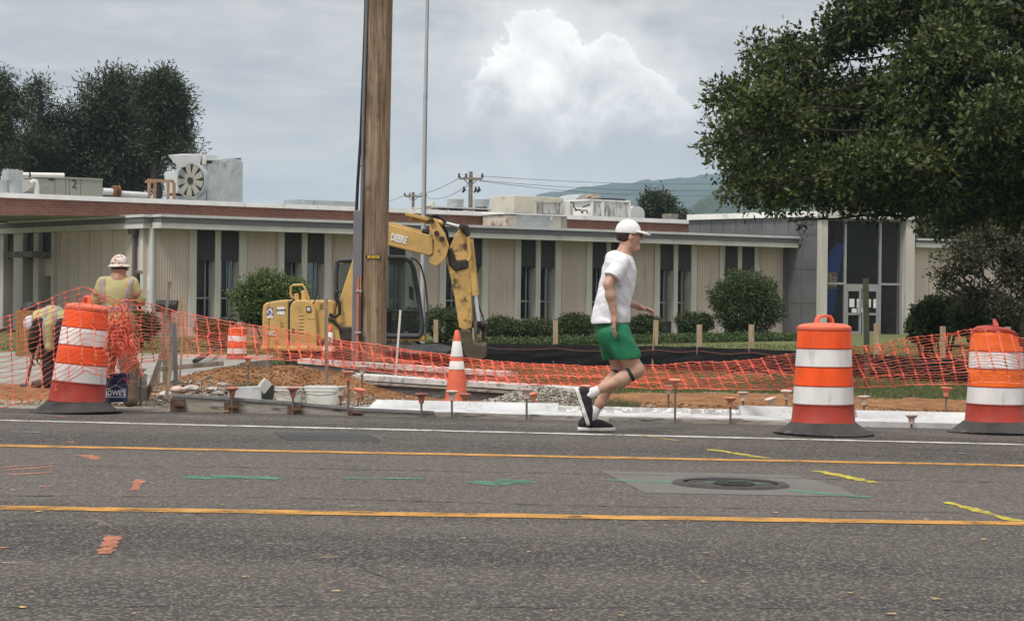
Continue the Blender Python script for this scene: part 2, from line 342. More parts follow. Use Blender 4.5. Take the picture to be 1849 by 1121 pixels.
GRASS_M = leafmat('grass_blade', (0.06, 0.085, 0.025), (0.16, 0.17, 0.065), 1.0, 0.25)
FERN_M = leafmat('ivy_leaf', (0.035, 0.065, 0.018), (0.10, 0.145, 0.045), 1.5, 0.25)
GRAVEL_M = leafmat('gravel_stone', (0.16, 0.145, 0.12), (0.46, 0.43, 0.38), 4.0, 0.0, 0.9)
CLOD_M = leafmat('clay_clod', (0.13, 0.058, 0.026), (0.30, 0.16, 0.078), 3.0, 0.0, 0.95)
HILL_M = M('wooded_hill', (0.030, 0.045, 0.022), 0.95, 0.5, 0.012, 0.0, spots=(0.045, 0.06, 0.028), spot_scale=0.03)
BANNER_B = M('blue_banner', (0.03, 0.12, 0.50), 0.7, 0.1, 2, 0.1)
TARP_K = M('black_plastic_sheet', (0.012, 0.012, 0.013), 0.35, 0.2, 3, 0.4, bscale=8, bdist=0.03)
SLATS = M('brown_cedar_slat', (0.30, 0.165, 0.065), 0.8, 0.2, 3, 0.2, stretch=(8, 8, 1))
CAST = M('cast_iron', (0.040, 0.034, 0.033), 0.6, 0.3, 14, 0.4, spots=(0.10, 0.08, 0.07), spot_scale=10)
CARRED = M('red_car_paint', (0.28, 0.015, 0.02), 0.25, 0.05, 3, 0)
URN_M = M('stone_urn', (0.30, 0.29, 0.27), 0.9, 0.2, 6, 0.3)
REDBAR = M('dark_red_handle', (0.22, 0.02, 0.03), 0.5, 0.1, 5, 0)
ROOF_M = M('roof_membrane', (0.30, 0.30, 0.29), 0.9, 0.15, 1, 0.1)
WIRE_M = M('wire', (0.10, 0.10, 0.11), 0.7, 0.1, 3, 0)

# ------------------------------------------------------------------ mesh helpers
class MB:
    def __init__(s): s.v = []; s.f = []
    def add(s, vs, fs):
        o = len(s.v); s.v += [tuple(q) for q in vs]; s.f += [tuple(o + i for i in f) for f in fs]; return s
    def hexa(s, p):      # 8 corners: bottom 4 ccw, top 4 ccw
        return s.add(p, [(3, 2, 1, 0), (4, 5, 6, 7), (0, 1, 5, 4), (1, 2, 6, 5), (2, 3, 7, 6), (3, 0, 4, 7)])
    def box(s, c, size, rot=None):
        x, y, z = (q / 2 for q in size)
        p = [Vector(q) for q in ((-x, -y, -z), (x, -y, -z), (x, y, -z), (-x, y, -z), (-x, -y, z), (x, -y, z), (x, y, z), (-x, y, z))]
        if rot is not None: p = [rot @ q for q in p]
        return s.hexa([q + Vector(c) for q in p])
    def prism(s, pts, off):       # polygon pts (3d list), extruded by vector off
        n = len(pts); a = [Vector(p) for p in pts]; b = [p + Vector(off) for p in a]
        return s.add(a + b, [tuple(range(n)), tuple(range(2 * n - 1, n - 1, -1))] + [(i, i + n, (i + 1) % n + n, (i + 1) % n) for i in range(n)])
    def tube(s, pts, r, n=8, cap=True):
        pts = [Vector(p) for p in pts]; rs = r if isinstance(r, (list, tuple)) else [r] * len(pts)
        vs = []; up = None
        for i, p in enumerate(pts):
            t = (pts[min(i + 1, len(pts) - 1)] - pts[max(i - 1, 0)]).normalized()
            if up is None: up = t.orthogonal().normalized()
            up = (up - t * up.dot(t)); up = up.normalized() if up.length > 1e-6 else t.orthogonal().normalized()
            w = t.cross(up)
            for k in range(n):
                a = 2 * math.pi * k / n
                vs.append(p + (up * math.cos(a) + w * math.sin(a)) * rs[i])
        fs = [(i * n + k, i * n + (k + 1) % n, (i + 1) * n + (k + 1) % n, (i + 1) * n + k) for i in range(len(pts) - 1) for k in range(n)]
        if cap: fs += [tuple(range(n - 1, -1, -1)), tuple(range((len(pts) - 1) * n, len(pts) * n))]
        return s.add(vs, fs)
    def lathe(s, prof, loc=(0, 0, 0), n=32, fn=None, cap=True):
        vs = []
        for r, z in prof:
            for k in range(n):
                a = 2 * math.pi * k / n; v = Vector((r * math.cos(a), r * math.sin(a), z))
                if fn: v = fn(v)
                vs.append(v + Vector(loc))
        m = len(prof)
        fs = [(i * n + k, i * n + (k + 1) % n, (i + 1) * n + (k + 1) % n, (i + 1) * n + k) for i in range(m - 1) for k in range(n)]
        if cap: fs += [tuple(range(n - 1, -1, -1)), tuple(range((m - 1) * n, m * n))]
        return s.add(vs, fs)
    def build(s, name, mat, parent=None, smooth=False, bevel=0.0):
        o = (parent.matrix_world.translation if parent else Vector((0, 0, 0)))
        if parent and parent.get('_org'): o = Vector(parent['_org'])
        me = bpy.data.meshes.new(name); me.from_pydata([tuple(Vector(v) - o) for v in s.v], [], s.f); me.validate(); me.update()
        return finish(me, name, mat, parent, o, smooth, bevel)
def finish(me, name, mat, parent, o, smooth=False, bevel=0.0):
    if mat: me.materials.append(mat)
    if smooth: me.polygons.foreach_set('use_smooth', [True] * len(me.polygons))
    ob = bpy.data.objects.new(name, me); COL.objects.link(ob)
    ob['_org'] = tuple(o)
    if parent: ob.parent = parent
    if smooth and smooth != 'full':
        try: me.set_sharp_from_angle(angle=rad(40))
        except Exception: pass
    if bevel:
        b = ob.modifiers.new('bevel', 'BEVEL'); b.width = bevel; b.segments = 2; b.limit_method = 'ANGLE'; b.angle_limit = rad(35)
    return ob
def npmesh(name, V, Fc, mat, parent=None, smooth=False):
    o = Vector(parent['_org']) if parent else Vector((0, 0, 0))
    V = np.asarray(V, np.float32) - np.array(o, np.float32); Fc = np.asarray(Fc, np.int32)
    me = bpy.data.meshes.new(name); k = Fc.shape[1]
    me.vertices.add(len(V)); me.vertices.foreach_set('co', V.ravel())
    me.loops.add(Fc.size); me.loops.foreach_set('vertex_index', Fc.ravel())
    me.polygons.add(len(Fc)); me.polygons.foreach_set('loop_start', np.arange(0, Fc.size, k, dtype=np.int32))
    me.polygons.foreach_set('loop_total', np.full(len(Fc), k, np.int32)) if False else None
    me.update(calc_edges=True); me.validate()
    return finish(me, name, mat, parent, o, 'full' if smooth else False)
def tag(o, label, cat=None, group=None, kind=None):
    if label: o['label'] = label
    if cat: o['category'] = cat
    if group: o['group'] = group
    if kind: o['kind'] = kind
    return o
def thing(name, label, cat, loc, group=None):
    o = bpy.data.objects.new(name, None); COL.objects.link(o); o.location = loc; o.empty_display_size = 0.1
    o['_org'] = tuple(loc); bpy.context.view_layer.update()
    return tag(o, label, cat, group)
def text(name, s, size, mat, parent, mw, extrude=0.002, align='CENTER', bold=0.0):
    cu = bpy.data.curves.new(name, 'FONT'); cu.body = s; cu.size = size; cu.align_x = align; cu.align_y = 'CENTER'; cu.extrude = extrude
    cu.offset = bold
    tmp = bpy.data.objects.new('tmp', cu); COL.objects.link(tmp)
    dg = bpy.context.evaluated_depsgraph_get(); me = bpy.data.meshes.new_from_object(tmp.evaluated_get(dg))
    bpy.data.objects.remove(tmp); me.name = name
    o = Vector(parent['_org']) if parent else Vector((0, 0, 0))
    me.transform(Matrix.Translation(-o) @ mw)
    return finish(me, name, mat, parent, o)
def basis(xa, ya, org):
    xa = Vector(xa).normalized(); ya = Vector(ya); ya = (ya - xa * ya.dot(xa)).normalized(); za = xa.cross(ya)
    m = Matrix((xa, ya, za)).transposed().to_4x4(); m.translation = Vector(org); return m

# value noise (numpy)
def vn(x, y, seed=0):
    x = np.asarray(x, float); y = np.asarray(y, float); xi = np.floor(x).astype(np.int64); yi = np.floor(y).astype(np.int64); fx = x - xi; fy = y - yi
    def h(a, b):
        n = (a * 374761393 + b * 668265263 + seed * 974711) & 0x7fffffff
        n = ((n ^ (n >> 13)) * 1274126177) & 0x7fffffff
        return ((n ^ (n >> 16)) & 0xffff) / 65535.0
    sx = fx * fx * (3 - 2 * fx); sy = fy * fy * (3 - 2 * fy)
    return (h(xi, yi) * (1 - sx) + h(xi + 1, yi) * sx) * (1 - sy) + (h(xi, yi + 1) * (1 - sx) + h(xi + 1, yi + 1) * sx) * sy
def fbm(x, y, o=4, seed=0):
    r = 0; a = 0.5
    for i in range(o): r = r + a * (vn(x * 2 ** i, y * 2 ** i, seed + i) - 0.5); a *= 0.5
    return r

# ------------------------------------------------------------------ terrain
GRADE = 0.0115
def sstep(a, b, v):
    t = np.clip((np.asarray(v, float) - a) / (b - a), 0, 1); return t * t * (3 - 2 * t)
MOUNDS = [(-3.3, 24.4, 0.75, 0.7, 0.27), (-2.35, 25.1, 0.9, 0.6, 0.28), (-3.7, 23.3, .6, .5, .15), (-2.95, 22.4, 0.5, 0.5, 0.10), (-3.6, 21.9, 0.4, 0.5, 0.07), (-2.0, 23.4, 0.6, 0.5, 0.09),
          (0.28, 22.6, 0.42, 0.45, 0.19), (0.75, 22.2, 0.6, 0.5, 0.07), (-4.5, 22.6, 0.9, 0.9, -0.12), (-0.9, 21.6, 1.3, 0.5, -0.10), (2.2, 22.0, 1.2, 0.7, 0.05), (4.2, 22.2, 1.4, 0.6, 0.03)]
def T(x, y, rough=True):
    x = np.asarray(x, float); y = np.asarray(y, float)
    z = np.interp(y, [-300, 20, 24.5, 30, 34, 49, 56, 64, 75, 4000], [0, 0, -.02, -.08, -.12, -.38, -.30, -.06, 0, 0])
    g = np.interp(y, [0, 22, 50, 64], [1, 1, .3, 0])
    z = z - GRADE * np.clip(x, -60, 60) * g
    for (mx, my, sx, sy, h) in MOUNDS:
        z = z + h * np.exp(-((x - mx) / sx) ** 2 - ((y - my) / sy) ** 2)
    if rough:
        w = sstep(20.4, 21.2, y) * (1 - sstep(27, 32, y))
        z = z + w * (0.07 * fbm(x * 2.2, y * 2.2, 4, 3) + 0.035 * fbm(x * 9, y * 9, 3, 9))
    z = np.where(y < 20.0, z - 0.06, z)
    return z
def tz(x, y): return float(T(x, y))
def gnd(px, py, z=None):
    """where the ray through a pixel meets the ground"""
    r = ray(px, py)
    d = 20.0
    for _ in range(40):
        zz = (-GRADE * (r.x * d / r.y)) if z is None and d < 20 else (tz(r.x * d / r.y, d) if z is None else z)
        d = 0.5 * d + 0.5 * (EYE - zz) / max(1e-4, -r.z) * r.y
    return Vector((r.x * d / r.y, d, EYE + r.z * d / r.y))
def road_pt(px, py, lift=0.0):
    r = ray(px, py); k = EYE / (-r.z - GRADE * r.x); p = Vector((r.x * k, r.y * k, EYE + r.z * k)); p.z += lift; return p

def build_ground():
    xs = np.unique(np.concatenate([np.linspace(-3650, -60, 12), np.linspace(-60, -9, 26), np.arange(-9, 9.01, 0.09), np.linspace(9, 60, 26), np.linspace(60, 3650, 12)]).round(4))
    ys = np.unique(np.concatenate([np.linspace(-300, 18, 12), np.arange(19.8, 31, 0.09), np.arange(31, 80, 0.7), np.linspace(80, 300, 12), np.linspace(300, 5200, 10)]).round(4))
    X, Y = np.meshgrid(xs, ys); Z = T(X, Y)
    nx, ny = len(xs), len(ys)
    V = np.stack([X.ravel(), Y.ravel(), Z.ravel()], 1)
    i = np.arange(nx * ny).reshape(ny, nx)
    Fc = np.stack([i[:-1, :-1].ravel(), i[:-1, 1:].ravel(), i[1:, 1:].ravel(), i[1:, :-1].ravel()], 1)
    o = npmesh('ground', V, Fc, GROUND_M, None, True); o['kind'] = 'structure'
    u = X / np.maximum(Y, 1) * F + W / 2            # bearing
    nz = fbm(X * 0.8, Y * 0.8, 4, 21)
    right = sstep(0.5, 1.2, X); left = 1 - sstep(-1.2, -0.2, X)
    d = np.zeros_like(X)
    d = np.maximum(d, right * sstep(20.7, 21.1, Y + nz) * (1 - sstep(27.0, 28.5, Y + nz * 2)))
    d = np.maximum(d, left * sstep(21.9, 22.6, Y + nz * 1.5) * (1 - sstep(28.5, 30.5, Y + nz)))
    d = np.maximum(d, sstep(22.5, 23.2, Y) * (1 - sstep(26, 28, Y)) * 0.6)
    g = sstep(27.2, 28.4, Y + nz * 2.5 + (1 - right) * -1.5)
    pv = (1 - sstep(-4.6, -4.2, X + 0.055 * (Y - 25))) * sstep(25.5, 26.2, Y) * (1 - sstep(52, 53, Y))
    g = g * (1 - pv)
    c = np.stack([d.ravel(), g.ravel(), pv.ravel(), np.ones(X.size)], 1).astype(np.float32)
    a = o.data.color_attributes.new('zone', 'FLOAT_COLOR', 'POINT'); a.data.foreach_set('color', c.ravel())
build_ground()

def sheet(name, pts, mat, lift, kind='structure', label=None, cat=None, group=None):
    """flat marking on the road through ground points"""
    m = MB(); m.add([(p.x, p.y, -GRADE * p.x + lift) for p in pts], [tuple(range(len(pts)))])
    o = m.build(name, mat)
    if kind: o['kind'] = kind
    return o
def build_road():
    m = MB()
    for i in range(28):
        x0, x1 = -70 + 5 * i, -65 + 5 * i
        m.add([(x0, -14, -GRADE * x0), (x1, -14, -GRADE * x1), (x1, 20.02, -GRADE * x1), (x0, 20.02, -GRADE * x0)], [(0, 1, 2, 3)])
    m.build('road', A_ROAD)['kind'] = 'structure'
    # pavement dust between the white line and the forms
    def strip(name, a, b, width, mat, lift, n=60, jit=0.0, ext=40):
        p0, p1 = road_pt(*a), road_pt(*b); dr = (p1 - p0); dr.z = 0
        q0 = p0 - dr * (ext / dr.length); q1 = p1 + dr * (ext / dr.length); dr.normalize(); nn = Vector((-dr.y, dr.x, 0))
        vs = []; fs = []
        L = (q1 - q0).length
        for i in range(n + 1):
            c = q0 + (q1 - q0) * (i / n)
            for sgn in (-1, 1):
                w = width / 2 + jit * (random.random() - .5)
                v = c + nn * (sgn * w); vs.append((v.x, v.y, -GRADE * v.x + lift))
            if i: fs.append((2 * i - 2, 2 * i, 2 * i + 1, 2 * i - 1))
        mb = MB(); mb.add(vs, fs); o = mb.build(name, mat); o['kind'] = 'structure'; return o
    strip('white_edge_line', (0, 759, ), (1849, 803), 0.15, paintmat('white_line_paint', (0.62, 0.61, 0.57), 0.40, 0.52, 5), 0.004, 400, 0.03)
    yp = paintmat('yellow_line_paint', (0.53, 0.26, 0.05), 0.39, 0.52, 4)
    strip('yellow_lane_line', (0, 805), (1849, 841), 0.19, yp, 0.004, 400, 0.03)
    strip('yellow_lane_line', (0, 917), (1849, 946), 0.20, yp, 0.004, 400, 0.03)
    dust = paintmat('road_dust', (0.27, 0.245, 0.21), 0.50, 0.66, 2.5, (0.5, 1.4, 1))
    strip('road_dust', (0, 748), (1849, 786), 0.75, dust, 0.0025, 200, 0.10)
    # cracks and seams
    tar = paintmat('crack_tar', (0.022, 0.021, 0.020), 0.44, 0.56, 5, (1, 4, 1))  # dark tar colour of the seam and crack lines
    def wig(name, pts, w, mat, lift, jit=0.03, seg=40):
        P = [road_pt(*p) for p in pts]; vs = []; fs = []; L = []
        for a, b in zip(P[:-1], P[1:]):
            for i in range(seg): L.append(a.lerp(b, i / seg))
        L.append(P[-1])
        for i, c in enumerate(L):
            t = (L[min(i + 1, len(L) - 1)] - L[max(0, i - 1)]); t.z = 0; t.normalize(); nn = Vector((-t.y, t.x, 0))
            c = c + nn * jit * (float(fbm(i * 0.22, 3.3 + lift * 900, 3)) * 2)
            ww = w * (0.4 + 0.9 * random.random())
            for sg in (-1, 1):
                v = c + nn * sg * ww / 2; vs.append((v.x, v.y, -GRADE * v.x + lift))
            if i: fs.append((2 * i - 2, 2 * i, 2 * i + 1, 2 * i - 1))
        mb = MB(); mb.add(vs, fs); o = mb.build(name, mat); o['kind'] = 'structure'; return o
    wig('asphalt_seam', [(0, 840), (400, 843), (920, 853), (1849, 872)], 0.035, tar, 0.0030)
    wig('asphalt_seam', [(0, 895), (500, 898), (1000, 912), (1849, 928)], 0.030, tar, 0.0031)
    wig('asphalt_crack', [(0, 1096), (400, 1094), (900, 1097), (1500, 1099), (1849, 1104)], 0.016, tar, 0.0032, 0.05)
    wig('asphalt_crack', [(612, 1010), (650, 1025), (715, 1052)], 0.012, tar, 0.0033, 0.05, 16)
    wig('asphalt_crack', [(640, 1012), (660, 1000)], 0.012, tar, 0.0034, 0.04, 8)
    wig('asphalt_crack', [(1385, 990), (1430, 978), (1500, 972)], 0.010, tar, 0.0033, 0.05, 16)
    # utility locate paint
    sg = paintmat('green_spray', (0.07, 0.32, 0.18), 0.38, 0.64, 9, (1, 1, 1)); so = paintmat('orange_spray', (0.62, 0.22, 0.12), 0.36, 0.64, 10)
    sy = paintmat('yellow_spray', (0.66, 0.55, 0.05), 0.38, 0.60, 10); sb = paintmat('blue_spray', (0.16, 0.25, 0.36), 0.46, 0.58, 9)
    beige = paintmat('tan_scuff', (0.36, 0.30, 0.21), 0.44, 0.70, 6); blk = paintmat('black_scuff', (0.045, 0.046, 0.05), 0.46, 0.80, 5)
    for pts, w in (([(335, 864), (420, 861), (505, 865)], 0.22), ([(620, 863), (770, 865)], 0.10), ([(860, 874), (955, 869)], 0.26), ([(1095, 867), (1210, 871)], 0.12), ([(1425, 886), (1570, 899)], 0.14), ([(905, 866), (950, 871)], 0.06)):
        wig('green_locate_mark', pts, w, sg, 0.0045, 0.02, 12)
    for pts, w in (([(205, 968), (190, 1001)], 0.075), ([(252, 866), (243, 887)], 0.075), ([(150, 822), (178, 830)], 0.10), ([(10, 850), (100, 842)], 0.05), ([(15, 858), (95, 853)], 0.05), ([(5, 844), (70, 840)], 0.04), ([(70, 879), (92, 879)], 0.05), ([(118, 798), (134, 800)], 0.08), ([(104, 752), (118, 753)], 0.12), ([(0, 990), (12, 989)], 0.05)):
        wig('orange_locate_mark', pts, w, so, 0.0046, 0.01, 10)
    for pts, w in (([(1478, 851), (1580, 872)], 0.10), ([(1708, 907), (1838, 942)], 0.09), ([(1283, 812), (1385, 828)], 0.10), ([(1155, 786), (1225, 796)], 0.035)):
        wig('yellow_locate_mark', pts, w, sy, 0.0047, 0.01, 12)
    for pts, w in (([(22, 780), (82, 781)], 0.14), ([(825, 795), (880, 796)], 0.10), ([(1700, 817), (1750, 819)], 0.08)):
        wig('blue_locate_mark', pts, w, sb, 0.0048, 0.02, 10)
    for pts, w in (([(560, 1003), (605, 1008)], 0.14), ([(30, 1015), (70, 1030)], 0.10), ([(170, 938), (195, 950)], 0.04), ([(855, 826), (885, 827)], 0.06), ([(705, 853), (730, 855)], 0.09), ([(615, 915), (660, 913)], 0.10), ([(660, 782), (700, 795)], 0.035), ([(10, 1112), (55, 1111)], 0.03)):
        wig('tan_scuff', pts, w, beige, 0.0049, 0.02, 8)
    for pts, w in (([(585, 830), (690, 832)], 0.22), ([(640, 842), (670, 856)], 0.20), ([(740, 898), (790, 915)], 0.12), ([(890, 1000), (960, 1050)], 0.14), ([(815, 1030), (870, 1080)], 0.13)):
        wig('tyre_scuff', pts, w, blk, 0.0036, 0.03, 10)
    # leaf litter flecks
    mb = MB()
    for i in range(30):
        px = random.uniform(0, 1849); py = random.uniform(905, 1118) if i % 4 else random.uniform(800, 900)
        p = road_pt(px, py); r = random.uniform(0.006, 0.017); a0 = random.random() * 6.28
        mb.add([(p.x + r * (1 + .5 * random.random()) * math.cos(a0 + k * 1.047), p.y + r * .8 * math.sin(a0 + k * 1.047), -GRADE * p.x + 0.006 + 0.004 * random.random()) for k in range(6)], [tuple(range(6))])
    o = mb.build('leaf_litter', M('dry_leaf', (0.50, 0.31, 0.13), 0.8, 0.3, 3, 0)); tag(o, 'scattered dry tan leaf flecks on the asphalt', None, None, 'stuff')
    # older patches
    sheet('asphalt_patch', [road_pt(*p) for p in ((1085, 850), (1435, 858), (1520, 880), (1548, 897), (1165, 890))], A_PATCH, 0.0022)
    sheet('asphalt_patch', [road_pt(*p) for p in ((492, 780), (665, 783), (690, 797), (515, 794))], A_DARK, 0.0022)
build_road()

def build_manhole():
    c = road_pt(1319, 875); c.z = -GRADE * c.x
    t = thing('manhole', 'round cast iron manhole in a pale asphalt patch between the yellow lines', 'manhole', c)
    rot = Matrix.Rotation(-GRADE, 3, 'Y') if False else Matrix.Rotation(math.atan(GRADE), 3, 'Y')
    fn = lambda v: rot @ v
    R = 0.372
    MB().lathe([(R - 0.07, 0.003), (R - 0.07, 0.015), (R - 0.02, 0.018), (R, 0.004), (R, -0.02)], c, 48, fn, cap=False).build('ring_frame', CAST, t, True)
    cv = MB().lathe([(0.001, 0.006), (R - 0.13, 0.006), (R - 0.125, 0.012), (R - 0.10, 0.012), (R - 0.095, 0.004), (R - 0.075, 0.004), (R - 0.074, -0.02)], c, 48, fn, cap=False).build('cover', CAST, t, True)
    for k in range(4):
        a = k * 0.8 - 0.4
        MB().box(c + Vector((0.02, -0.15 + 0.1 * k, 0.011)), (0.28 - 0.06 * abs(k - 1.5), 0.025, 0.008)).build('raised_bar', CAST, cv)
    g = MB()
    for (dx, dy, w) in ((-.1, -.02, .16), (.05, .04, .12), (.16, -.06, .10)):
        g.add([(c.x + dx - w / 2, c.y + dy, c.z + .0185), (c.x + dx + w / 2, c.y + dy - .02, c.z + .0185), (c.x + dx + w / 2, c.y + dy + .02, c.z + .0185), (c.x + dx - w / 2, c.y + dy + .03, c.z + .0185)], [(0, 1, 2, 3)])
    g.build('green_paint', MATS['green_spray'], cv)
build_manhole()

# ------------------------------------------------------------------ hills
def hill(name, ridge, d, depth, label):
    """a wooded ridge: ridge = [(px, py)], seen at distance d"""
    px = np.array([r[0] for r in ridge], float); py = np.array([r[1] for r in ridge], float)
    n = 420; q = np.linspace(px[0], px[-1], n); h = np.interp(q, px, py)
    P = np.array([at(a, b, d) for a, b in zip(q, h)])
    rows = 26; V = []
    for j in range(rows):
        t = j / (rows - 1)
        y = d - depth * (1 - t)
        k = t ** 0.8
        z = P[:, 2] * k
        nz = fbm(P[:, 0] * 40 / d, np.full(n, y * 40 / d), 4, 5) * d * 0.006 * math.sin(math.pi * min(1, t)) + vn(P[:, 0] * 420 / d, np.full(n, y * 420 / d), 8) * d * 0.0012
        V.append(np.stack([P[:, 0], np.full(n, y) , z + nz * min(1, 3 * t)], 1))
    for j in range(4):
        V.append(np.stack([P[:, 0], np.full(n, d + depth * (j + 1) / 4), P[:, 2] * (1 - (j + 1) / 4) - 2], 1))
    V = np.concatenate(V); R = rows + 4
    i = np.arange(R * n).reshape(R, n)
    Fc = np.stack([i[:-1, :-1].ravel(), i[:-1, 1:].ravel(), i[1:, 1:].ravel(), i[1:, :-1].ravel()], 1)
    o = npmesh(name, V, Fc, HILL_M, None, True); o['kind'] = 'structure'; o['label'] = label; return o
hill('far_hill', [(-600, 520), (300, 480), (700, 415), (860, 387), (900, 373), (980, 353), (1050, 341), (1150, 330), (1220, 323), (1290, 318), (1500, 308), (1800, 312), (2300, 340), (2900, 420)], 3600, 1300, 'long blue wooded ridge on the horizon')
hill('near_hill', [(700, 520), (1000, 450), (1150, 408), (1230, 382), (1270, 362), (1310, 351), (1400, 342), (1600, 330), (2000, 345), (2600, 430)], 1350, 500, 'lower green wooded hill before the blue ridge')

# ------------------------------------------------------------------ office building
BU = Vector((0.814, 0.581, 0)); BN = Vector((0.581, -0.814, 0))
BO = at(355, 540, 63.2); BO.z = 0
def Bp(s, t, z): return BO + BU * s + BN * t + Vector((0, 0, z))
def Bs(px, t):
    """s where the bearing px meets the plane at offset t"""
    r = ray(px, 480); a = Vector((r.x, r.y)); o = BO + BN * t
    # o + s*BU = k*a
    det = BU.x * -a.y + a.x * BU.y
    s = (o.x * a.y - o.y * a.x) / det * 1.0
    return s
def Bpx(px, py, t):
    s = Bs(px, t); d = (BO + BN * t + BU * s).y
    return at(px, py, d)
def bbox(m, s0, s1, t0, t1, z0, z1):
    return m.hexa([Bp(s0, t1, z0), Bp(s1, t1, z0), Bp(s1, t0, z0), Bp(s0, t0, z0), Bp(s0, t1, z1), Bp(s1, t1, z1), Bp(s1, t0, z1), Bp(s0, t0, z1)])
ZB = -0.3
ZW, ZF = 3.12, 3.53          # top of wall, top of fascia
bld = thing('office_building', 'long one storey beige office building with concrete fins and glass entrance', 'building', Bp(10, 0, -0.05))
def ribbed(s0, s1, t, z0, z1, pitch=0.085, dep=0.018):
    n = max(1, round((s1 - s0) / pitch)); p = (s1 - s0) / n; pts = []
    for i in range(n):
        a = s0 + i * p
        pts += [(a, 0), (a + p * .45, 0), (a + p * .55, -dep), (a + p * .9, -dep)]
    pts.append((s1, 0))
    m = MB(); vs = []
    for (s, dt) in pts: vs += [Bp(s, t + dt, z0), Bp(s, t + dt, z1)]
    m.add(vs, [(2 * i, 2 * i + 2, 2 * i + 3, 2 * i + 1) for i in range(len(pts) - 1)]); return m
def window_bay(s0, s1):
    """dark shade box over a recessed window between two fins"""
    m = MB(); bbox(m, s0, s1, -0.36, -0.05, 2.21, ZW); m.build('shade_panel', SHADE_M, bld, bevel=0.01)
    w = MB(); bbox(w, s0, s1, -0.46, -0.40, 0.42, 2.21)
    for zz in (): pass
    fr = MB(); e = 0.045
    for (a, b, z0, z1) in ((s0, s0 + e, .42, 2.21), (s1 - e, s1, .42, 2.21), (s0 + e, s1 - e, 1.05, 1.10), (s0 + e, s1 - e, .42, .5), (s0 + (s1 - s0) * .68, s0 + (s1 - s0) * .68 + e, 1.10, 2.21), (s0 + (s1 - s0) * .68, s0 + (s1 - s0) * .68 + e, .5, 1.05)):
        bbox(fr, a, b, -0.385, -0.33, z0, z1)
    win = fr.build('window', FRAME_M, bld)
    g = MB(); g.add([Bp(s0, -.37, .42), Bp(s1, -.37, .42), Bp(s1, -.37, 2.21), Bp(s0, -.37, 2.21)], [(0, 1, 2, 3)]); g.build('pane', GLASS_W, win)
    c = MB(); n = 7
    cs0 = s0 + (s1 - s0) * random.choice((0.05, 0.35, 0.5)); cs1 = min(s1, cs0 + (s1 - s0) * random.choice((0.3, 0.5)))
    vs = []
    for i in range(n + 1):
        s = cs0 + (cs1 - cs0) * i / n; vs += [Bp(s, -.55 - .04 * (i % 2), .42), Bp(s, -.55 - .04 * (i % 2), 2.21)]
    c.add(vs, [(2 * i, 2 * i + 2, 2 * i + 3, 2 * i + 1) for i in range(n)]); c.build('curtain', CURTAIN_M, win)
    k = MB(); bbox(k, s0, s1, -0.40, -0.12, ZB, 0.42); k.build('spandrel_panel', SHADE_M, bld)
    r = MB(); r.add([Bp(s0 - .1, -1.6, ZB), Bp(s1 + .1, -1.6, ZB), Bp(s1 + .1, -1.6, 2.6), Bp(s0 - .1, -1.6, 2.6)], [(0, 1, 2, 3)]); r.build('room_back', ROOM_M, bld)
def fin(s0, s1, z1=ZW):
    m = MB(); bbox(m, s0, s1, -0.45, 0.0, ZB, z1); m.build('concrete_fin', FIN_M, bld, bevel=0.012)
S_L = -1.42; S_R = 24.0
for k in range(8):
    b = 3.0 * k
    fin(b - .24, b); window_bay(b, b + .62); fin(b + .62, b + .81); window_bay(b + .81, b + 1.43); fin(b + 1.43, b + 1.68)
    ribbed(b + 1.68, b + 2.76, -0.06, ZB, ZW).build('ribbed_panel', PANEL_M, bld)
ribbed(S_L, -.24, -0.06, ZB, ZW).build('ribbed_panel', PANEL_M, bld)
m = MB(); bbox(m, S_R - .24 - 0.0, S_R + 0.05, -0.45, -0.10, ZB, ZW); m.build('corner_trim', FIN_M, bld)
m = MB(); bbox(m, S_L - .07, S_L, -0.2, 0.0, ZB, ZW); m.build('corner_trim', COPING_M, bld, bevel=0.01)
# roof edge of the front wing
OV = 0.55
m = MB(); bbox(m, S_L - .05, S_R + .1, -0.6, OV, ZW, ZW + .17); m.build('lower_fascia', FASCIA_W, bld)
m = MB(); bbox(m, S_L - .05, S_R + .1, -0.6, OV + .03, ZW + .17, ZW + .33); m.build('dark_fascia', FASCIA_D, bld)
m = MB(); bbox(m, S_L - .08, S_R + .12, -0.6, OV + .06, ZW + .33, ZF); m.build('coping', COPING_M, bld)
m = MB(); m.add([Bp(S_L, -.6, ZF - .02), Bp(S_R + 4, -.6, ZF - .02), Bp(S_R + 4, -9.1, ZF - .02), Bp(S_L - 9, -9.1, ZF - .02)], [(0, 1, 2, 3)]); m.build('low_roof', ROOF_M, bld)
